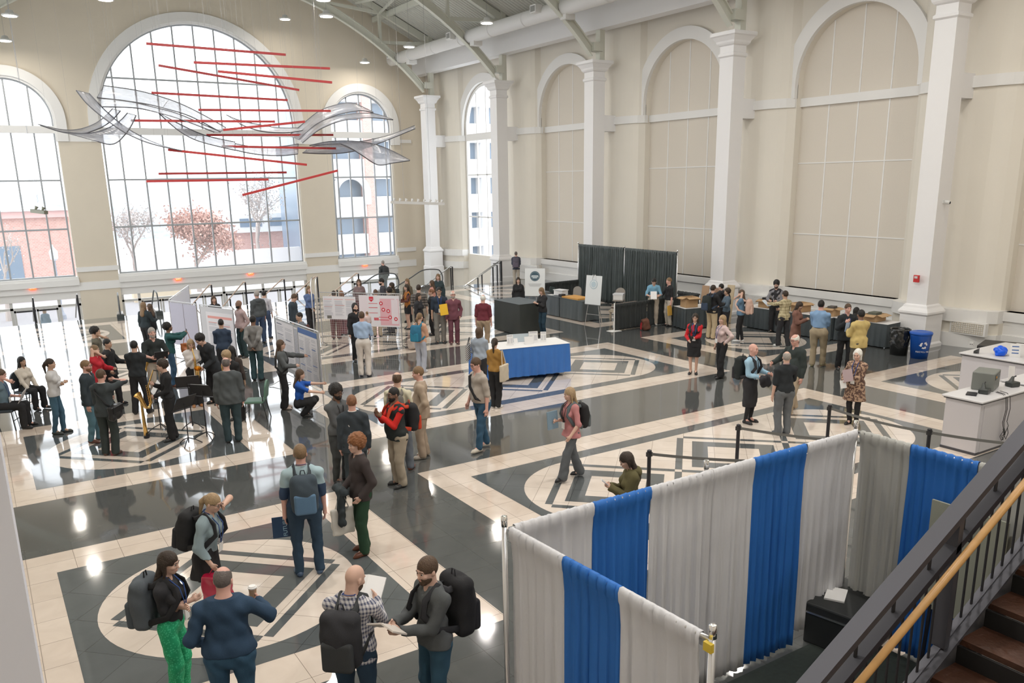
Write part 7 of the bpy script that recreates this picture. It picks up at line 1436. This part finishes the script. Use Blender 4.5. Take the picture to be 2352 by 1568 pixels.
for i, (t, b) in enumerate(RB):
    T_ = resamp(dens(t), 24); B_ = resamp(dens(b), 24); c = (T_[12] + B_[12]) / 2; o = empty('sculpture_ribbon', c, label=rn[i], cat='sculpture', group='mesh ribbons of the hanging sculpture')
    q = MB(); q.add([v - c for v in T_] + [v - c for v in B_], [(k, k + 1, 26 + k, 25 + k) for k in range(24)]); m_ = q.build('mesh_sheet', RIB, o, smooth=True); md = m_.modifiers.new('t', 'SOLIDIFY'); md.thickness = .006
    q = MB(); q.tube([v - c for v in T_], .020, 5); q.tube([v - c for v in B_], .020, 5); q.tube([T_[0] - c, B_[0] - c], .010, 5); q.tube([T_[-1] - c, B_[-1] - c], .010, 5); q.tube([T_[12] - c, B_[12] - c], .007, 4); q.build('edge_wire', RIBE, o)
    for s_ in (3, 20): MB().tube([T_[s_] - c, T_[s_] - c + Vector((0, 0, roof_z(T_[s_].x) - .35 - T_[s_].z))], .0022, 4).build('wire', WIRE, o)
LE = mat('lamp_glow', (1, .93, .80), .5, emit=9.0); LH = mat('lamp_housing', (.72, .72, .70), .4)
LAMPS = [((2.63, 40.7, 11.97), 'ceiling lamp at the upper left over the west window'), ((2.7, 47.2, 11.95), 'small ceiling lamp close to the north wall at the far left'), ((5.53, 36.2, 12.05), 'ceiling lamp above the great arch at the top edge'), ((15.98, 46.9, 13.93), 'ceiling lamp against the wall right of the great arch'), ((20.77, 47.6, 12.11), 'ceiling lamp above the east window arch'), ((20.25, 40.7, 12.0), 'ceiling lamp beside the start of the air duct'), ((20.4, 33.3, 12.0), 'ceiling lamp below the duct near the middle truss'), ((12.51, 32.2, 12.0), 'ceiling lamp at the top beside the second truss'), ((13.49, 34.5, 11.88), 'double spot fitting on the arched truss')]
for (p_, lb) in LAMPS:
    o = empty('pendant_lamp', p_, label=lb, cat='lamp', group='round lamps under the roof'); MB().lathe([(.30, 0), (.31, .03), (.29, .07), (.17, .09), (.12, .22), (.06, .24)], 20).build('lamp_shade', LH, o, smooth=True); MB().lathe([(.25, -.015), (.25, .005)], 20).build('bulb_disc', LE, o); l_ = bpy.data.lights.new('lamp_light', 'AREA'); l_.shape = 'DISK'; l_.size = .45; l_.energy = 45; l_.color = (1, .93, .84); q_ = bpy.data.objects.new('lamp_light', l_); C.objects.link(q_); q_.location = (p_[0], p_[1], p_[2] - .03); MB().tube([(0, 0, .24), (0, 0, max(.3, roof_z(p_[0]) - .35 - p_[2]))], .006, 5).build('wire', WIRE, o)
for (_x, _y) in [(a_, b_) for a_ in (2.5, 8.5, 15, 21) for b_ in (-3, 4, 11, 18, 25.5)]:      # fittings for the added, unseen bay lamps over the near half
    r_ = o.copy(); C.objects.link(r_); r_.location = (_x, _y, 12.0); r_['label'] = 'added round ceiling lamp over the near half of the hall'
    for ch in o.children:
        if ch.type == 'MESH' and not ch.name.startswith('wire'): c_ = ch.copy(); C.objects.link(c_); c_.parent = r_
    MB().tube([(0, 0, .24), (0, 0, 2.2 if _y < 12 else roof_z(_x) - 12.35)], .006, 5).build('wire', WIRE, r_)
for nm, ps, lb, tl in (('linear_light', ((16.14, 35.0, 4.44), (18.66, 34.6, 4.3)), 'long white linear light fitting hanging in front of the corner column', .12), ('linear_light', ((1.93, 33.5, 4.53), (2.31, 33.0, 4.47)), 'grey light fitting hanging by cables before the west window', .10)):
    a, b = Vector(ps[0]), Vector(ps[1]); c = a.lerp(b, .5); o = empty(nm, c, label=lb, cat='lamp'); fm_ = WHITE if tl == .12 else mat('fixture_olive', (.20, .20, .15), .5)
    MB().bar(a - c, b - c, .16, .12).build('fixture_body', fm_, o)
    n = 9 if tl == .12 else 2
    for k in range(n): t_ = a.lerp(b, (k + .5) / n) - c; MB().tube([t_ + Vector((0, 0, .06)), t_ + Vector((.06, 0, .16))], [.03, .07], 8).build('spotlight', fm_, o)
    for t_ in (.25, .75) if tl == .12 else (.5, .55): s_ = a.lerp(b, t_) - c; MB().tube([s_, s_ + Vector((0, 0, roof_z(s_.x + c.x) - .35 - c.z - s_.z))], .006, 5).build('cable', WIRE, o)
EXR = mat('exit_red_glow', (1, .10, .03), .5, emit=1.6); EXD = mat('exit_housing', (.30, .10, .06), .5)
for k, (x, zz) in enumerate(((2.32, .33), (9.5, .27), (13.55, .28), (20.8, .32))):
    o = empty('exit_sign', (x, WY - .12, zz), label=('red exit sign under the west window', 'red exit sign under the left half of the great window', 'red exit sign under the right half of the great window', 'pale red exit sign under the east window')[k], cat='exit sign')
    MB().box((-.20, -.03, .10), (.20, .03, .13)).build('mounting', BLACKM, o); MB().box((-.16, -.02, -.12), (.16, .02, .10)).build('housing', EXR, o); text('EXIT', .13, (0, -.026, -.01), (PI / 2, 0, 0), mat('exit_letters', (1, .55, .4), .5, emit=1.2), o)
fa = empty('fire_alarm', (24.24, 14.6, 2.15), label='red fire alarm box on the tall white column', cat='fire alarm'); MB().box((-.03, -.09, -.12), (.03, .09, .10)).build('housing', mat('alarm_red', (.55, .02, .02), .4), fa, bevel=.01); MB().box((-.045, -.05, .0), (-.03, .05, .07)).build('strobe', mat('strobe_lens', (.6, .55, .55), .2), fa)
cmr = empty('security_camera', (24.71, 14.29, 4.44), label='small grey dome camera on the side of the tall column', cat='camera'); MB().box((-.05, -.04, -.05), (.05, .03, .05)).build('bracket', LH, cmr, bevel=.01); MB().tube([(0, -.04, 0), (.04, -.18, -.03)], [.06, .055], 12).build('camera_body', LH, cmr, smooth=True); MB().tube([(.04, -.18, -.03), (.045, -.20, -.033)], [.045, .03], 12).build('lens', BLACKM, cmr)
wo = empty('wall_outlet', (24.93, 13.05, .26), label='white wall outlet in the base below the cream grille', cat='outlet'); MB().box((-.02, -.06, -.06), (.02, .06, .06)).build('plate', WHITE, wo); [MB().box((-.025, y_, -.03), (-.02, y_ + .02, .0)).build('socket', BLACKM, wo) for y_ in (-.035, .015)]

# ---- escalators and stair rails at the edge of the hall floor
STL = mat('stainless', (.55, .56, .57), .25, metal=1)
def escal(label, x, y, rz, L_=3.0, down=-.6):
    e = empty('escalator_balustrade', (x, y, 0), rz, label=label, cat='escalator'); P_ = [(0, .05), (-.12, .25), (-.16, .55), (-.06, .82), (.15, .95), (.9, .96)] + [(.9 + L_ * k / 4, .96 + down * L_ * k / 4) for k in (1, 2, 3, 4)]
    D_ = [Vector((a, 0, b)) for a, b in P_]; D_ = dens(D_, 4); MB().tube(D_, .03, 8).build('handrail', mat('handrail_grey', (.10, .105, .11), .35), e, smooth=True)
    q = MB(); lo_ = [Vector((max(v.x, -.02), 0, min(v.z - .08, v.z) if False else (.18 if v.x < .9 else .18 + down * (v.x - .9)))) for v in D_]; q.add([tuple(v + Vector((0, -.006, 0))) for v in D_] + [tuple(v) for v in lo_], [(i, i + 1, len(D_) + i + 1, len(D_) + i) for i in range(len(D_) - 1)]); q.build('glass_panel', mat('balustrade_glass', (.6, .68, .68), .05, alpha=.28, spec=.8), e)
    MB().bar((0, 0, .10), (.9, 0, .10), .22, .20).build('skirt_panel', STL, e); MB().bar((.9, 0, .08), (.9 + L_, 0, .08 + down * L_), .22, .22).build('skirt_panel', STL, e); MB().box((-.12, -.14, 0), (.12, .14, .18)).build('end_box', mat('dark_end', (.06, .07, .07), .4), e); return e
escal('left escalator balustrade of the pair beside the pier', 4.75, 37.3, PI / 2 - .12); escal('right escalator balustrade of the pair beside the pier', 6.25, 37.3, PI / 2 - .05)
escal('glass escalator balustrade behind the orange vest', 20.0, 37.85, PI - .1, 2.6, -.5); escal('nearer glass escalator balustrade by the man on the stairs', 17.4, 37.6, PI - .1, 2.6, -.5)
def stair_rail(label, x, y, rz, L_=1.8, down=-.75, m_=None, posts=(0,), h=1.0):
    e = empty('stair_handrail', (x, y, 0), rz, label=label, cat='handrail'); mm_ = m_ or STL
    for k in posts: MB().bar((k, 0, down * k if k > 0 else 0), (k, 0, h + down * k), .05, .05, up=(1, 0, 0)).build('post', BLACKM, e)
    MB().tube([(0, 0, h), (.12, 0, h + .02), (L_, 0, h + .02 + down * L_)], .028, 8).build('rail', mm_, e); return e
WD = mat('rail_pale_wood', (.62, .46, .36), .4)
for lb, x, y, rz in (('wood topped stair rail near the doors, left of the bearded bald man', 8.7, 38.2, PI / 2 + .35), ('wood topped stair rail behind the bearded bald man', 10.2, 38.2, PI / 2 + .30), ('wood topped stair rail left of the man in the navy suit', 12.0, 38.2, PI / 2 + .45), ('wood topped stair rail left of the wire grid board', 13.6, 38.2, PI / 2 + .45), ('wood topped stair rail above the heads at the red poster', 15.7, 38.2, PI / 2 + .5)):
    stair_rail(lb, x, y, rz, 2.2, -.62, WD, (0, 1.4))
stair_rail('black stair rail nearest the west doors', 1.75, 38.3, PI / 2, 2, -.6, None, (0, .8)); stair_rail('pair of dark stair posts before the left pier', 3.35, 38.3, PI / 2, 2, -.6, None, (0, .25))
stair_rail('steel stair rail behind the auburn haired woman', 20.9, 38.1, PI, 1.9, -.55, None, (0, .1)); stair_rail('steel stair rail between the maroon suit and the column', 23.1, 37.2, PI, 2.0, -.48, None, (0, 1.2)); stair_rail('tall steel rail ending at the dark post by the second column', 24.0, 38.3, PI, 2.6, -.5, None, (0, .5, 1.2), 1.05)
gr = empty('stair_gate', (23.9, 38.1, 0), label='dark barred gate beside the second column', cat='gate'); [MB().tube([(-.06 * k, 0, .05), (-.06 * k, 0, 1.0)], .007, 5).build('bar', BLACKM, gr) for k in range(9)]; MB().bar((.02, 0, 0), (.02, 0, 1.1), .07, .07, up=(1, 0, 0)).build('post', BLACKM, gr); MB().bar((-.5, 0, 1.0), (.02, 0, 1.0), .03, .03).build('top_bar', BLACKM, gr)

# ================================================================= OUTSIDE THE GREAT WINDOWS
GZ = -2.95
struct(MB().box((-90, WY + .5, GZ - .3), (150, 260, GZ)).build('ground', mat('street_concrete', (.52, .52, .54), .9, var=.1, vscale=.6)))
struct(MB().box((-60, WY + 9, GZ), (110, WY + 17, GZ + .02)).build('road', mat('asphalt', (.28, .27, .28), .9)))
struct(MB().box((-60, WY + 17.0, GZ), (110, WY + 17.3, GZ + .15)).build('kerb', mat('kerb_stone', (.6, .58, .55), .9)))
BRK = bpy.data.materials.new('red_brick'); BRK.use_nodes = True; N = BRK.node_tree.nodes; br = N.new('ShaderNodeTexBrick'); br.inputs['Color1'].default_value = (.52, .27, .23, 1); br.inputs['Color2'].default_value = (.60, .34, .29, 1); br.inputs['Mortar'].default_value = (.62, .5, .46, 1); br.inputs['Scale'].default_value = 2.2
tcb = N.new('ShaderNodeTexCoord'); mpb = N.new('ShaderNodeMapping'); mpb.inputs['Rotation'].default_value = (PI / 2, 0, 0); BRK.node_tree.links.new(tcb.outputs['Object'], mpb.inputs[0]); BRK.node_tree.links.new(mpb.outputs[0], br.inputs['Vector']); BRK.node_tree.links.new(br.outputs['Color'], N['Principled BSDF'].inputs['Base Color']); N['Principled BSDF'].inputs['Roughness'].default_value = .9
PALE = mat('pale_render', (.72, .72, .72), .9); WIN_D = mat('dark_window_and_shade', (.16, .22, .30), .2); ROOFM = mat('standing_seam_roof', (.66, .70, .74), .6)
# brick hall with pale metal roof, left
bh = empty('brick_building', (-3, 72, GZ), label='red brick building with pale seamed roof beyond the west window', cat='building')
MB().box((-26, 0, 0), (9.5, 16, 6.4)).build('brick_wall', BRK, bh); MB().box((-26.3, -.35, 6.2), (9.9, 16, 6.7)).build('cornice', mat('cornice_red', (.68, .42, .40), .8), bh)
MB().add([(-26.5, -.6, 6.7), (10, -.6, 6.7), (-1, 8, 9.4), (-26.5, 8, 9.4), (10, 16, 6.7), (-26.5, 16, 6.7)], [(0, 1, 2, 3), (3, 2, 4, 5), (1, 4, 2)]).build('roof', ROOFM, bh)
for k in range(12): MB().bar((-24 + k * 2.8, -.6, 6.75), (-24 + k * 2.8 if k < 9 else -1, 8, 9.45), .08, .08).build('roof_seam', PALE, bh)
for k in range(6): MB().box((-23 + k * 5.4, -.06, 1.2), (-21 + k * 5.4, 0, 4.2)).build('window', WIN_D, bh)
# wall, planters and low buildings, centre
lw_ = tag(MB().box((12, 80, GZ), (27.0, 80.6, GZ + 2.4)).build('retaining_wall', mat('wall_pale_stone', (.60, .58, .58), .9)), 'long pale retaining wall across the street', 'wall')
bc = empty('low_building', (29, 94, GZ), label='low brick and concrete building behind the russet tree', cat='building'); MB().box((-5, 0, 0), (9, 12, 3.3)).build('brick_wall', BRK, bc); MB().box((-6, -.5, 3.3), (10, 12, 5.3)).build('upper_storey', PALE, bc)
for k in range(4): MB().box((-4 + k * 3.3, -.55, 3.9), (-1.6 + k * 3.3, -.45, 4.8)).build('window', WIN_D, bc)
# parking structure, right
pg = empty('parking_garage', (27.9, 74, GZ), label='pale parking garage with arched openings and brick piers beyond the east window', cat='building')
MB().box((0, 1.2, 0), (26, 14, 15.5)).build('interior_shade', WIN_D, pg)  # solid block coloured dark for the shade inside the garage
for k in range(5): MB().box((-.3, 0, 1.9 + k * 3.4), (26, 1.3, 3.7 + k * 3.4)).build('parapet', PALE, pg)
for k in range(7): MB().box((-.4 + k * 4.2, -.15, 0), (.55 + k * 4.2, 1.3, 17.5)).build('pier', BRK if k % 2 else PALE, pg)
q = MB(); arch_band(q, 2.3, 1.3, 1.9, 7.4, 6.4, lambda s, z, d: (s, -.2 + d, z), 0, .3); q.build('arch_surround', PALE, pg)
# hills: ridges with real depth, distance haze put into their colours
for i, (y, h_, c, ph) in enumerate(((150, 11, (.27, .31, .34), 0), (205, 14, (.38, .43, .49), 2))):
    q = MB(); n = 60; vs = []
    for k in range(n + 1):
        x = -110 + 320 * k / n; z = GZ + h_ * (.62 + .20 * math.sin(k * .17 + ph) + .07 * math.sin(k * .61 + ph)); vs += [(x, y, GZ), (x, y + 20, z), (x, y + 60, GZ)]
    q.add(vs, [(3 * k + a_, 3 * k + 3 + a_, 3 * k + 4 + a_, 3 * k + 1 + a_) for k in range(n) for a_ in (0, 1)]); struct(q.build('hills', mat('hill_%d' % i, c, 1., var=.4, vscale=.9), smooth=True))
BARK = mat('bark_pale', (.42, .36, .33), .9); LR = mat('leaves_russet', (.52, .32, .27), .8, var=.4, vscale=3); LT = mat('twigs_pale', (.50, .45, .43), .9)
def tree(label, x, y, h, spread, leafm, nleaf, seed, lf=.16, lowc=.28):
    r_ = random.Random(seed); t = empty('tree', (x, y, GZ), label=label, cat='tree'); q = MB(); tips = []
    def branch(p, d, L_, rad, lv):
        e = p + d * L_; q.tube([p, p.lerp(e, .5) + Vector((r_.uniform(-.1, .1), r_.uniform(-.1, .1), .05)) * L_ * .4, e], [rad, rad * .8, rad * .55], 5 if lv > 1 else 8)
        if lv >= 4: tips.append((p, e)); return
        for k in range(3 if lv < 3 else 3):
            nd = (d * .8 + Vector((r_.uniform(-1, 1) * spread, r_.uniform(-1, 1) * spread, r_.uniform(-.15, .6)))).normalized(); branch(p.lerp(e, r_.uniform(.55, 1)), nd, L_ * r_.uniform(.62, .85), rad * .55, lv + 1)
        tips.append((p, e))
    branch(Vector((0, 0, 0)), Vector((0, 0, 1)), h * .30, h * .022, 0); q.build('trunk', BARK, t)
    q = MB()
    for k in range(nleaf):
        a, b = r_.choice(tips); c = a.lerp(b, r_.uniform(.3, 1.2)) + Vector((r_.gauss(0, .35), r_.gauss(0, .35), r_.gauss(0, .3))); u = Vector((r_.uniform(-1, 1), r_.uniform(-1, 1), r_.uniform(-1, 1))).normalized() * lf * r_.uniform(.6, 1.3); v = u.cross(Vector((r_.uniform(-1, 1), r_.uniform(-1, 1), r_.uniform(-1, 1)))).normalized() * lf * .6
        q.poly([c - u, c + v, c + u, c - v])
    if nleaf: q.build('foliage', leafm, t)
    return t
tree('large tree with sparse russet leaves in the middle of the great window', 15.0, 70, 9.6, 1.0, LR, 6500, 1, .13)
tree('bare pale tree before the brick building', 1.3, 62, 8.0, .6, LT, 500, 2, .07); tree('second bare tree left of the brick building', -3.5, 63, 8.5, .6, LT, 400, 3, .07)
tree('bare tree left behind the russet one', 12.5, 84, 9, .6, LT, 1600, 4, .12); tree('thin bare tree beyond the parking garage corner', 47.0, 66, 14, .5, LT, 1500, 5, .1); tree('bare tree between low building and garage', 24, 84, 11, .6, LT, 1400, 6, .12)
def lamp_post(label, x, y, h=4.2):
    l = empty('street_lamp', (x, y, GZ), label=label, cat='street lamp'); mt = mat('street_lamp_grey', (.30, .33, .40), .5); MB().lathe([(.22, 0), (.2, .3), (.10, .5), (.06, .7), (.05, h)], 10).build('lamp_pole', mt, l); MB().lathe([(.10, h), (.22, h + .12), (.26, h + .55), (.06, h + .85), (.02, h + 1.0)], 8).build('lantern', mat('lantern_glass', (.66, .70, .76), .3), l); return l
lamp_post('street lamp before the brick building', 4.3, 60.5, 3.8); lamp_post('street lamp on the pavement at the right of the great window', 24.6, 70, 3.8); lamp_post('street lamp in front of the parking garage', 33.0, 69, 5.6)
tag(MB().box((9.5, 66, GZ), (13.5, 67.2, GZ + 1.6)).build('wooden_shelter', mat('pale_timber', (.62, .52, .38), .8)), 'pale timber stall on the pavement left of the russet tree', 'shelter')
wk = person('pedestrian in orange vest walking on the far pavement', (22.3, 72.0), 80, 1.75, 'm', 'p', ('short', 'br'), ('vest', (.85, .45, .12), (.6, .6, .6)), 1., inner=(.8, .5, .2), bottom=('jeans', (.08, .15, .28)), z0=GZ + .02, step=walk())

print('script', time.time()-T0)
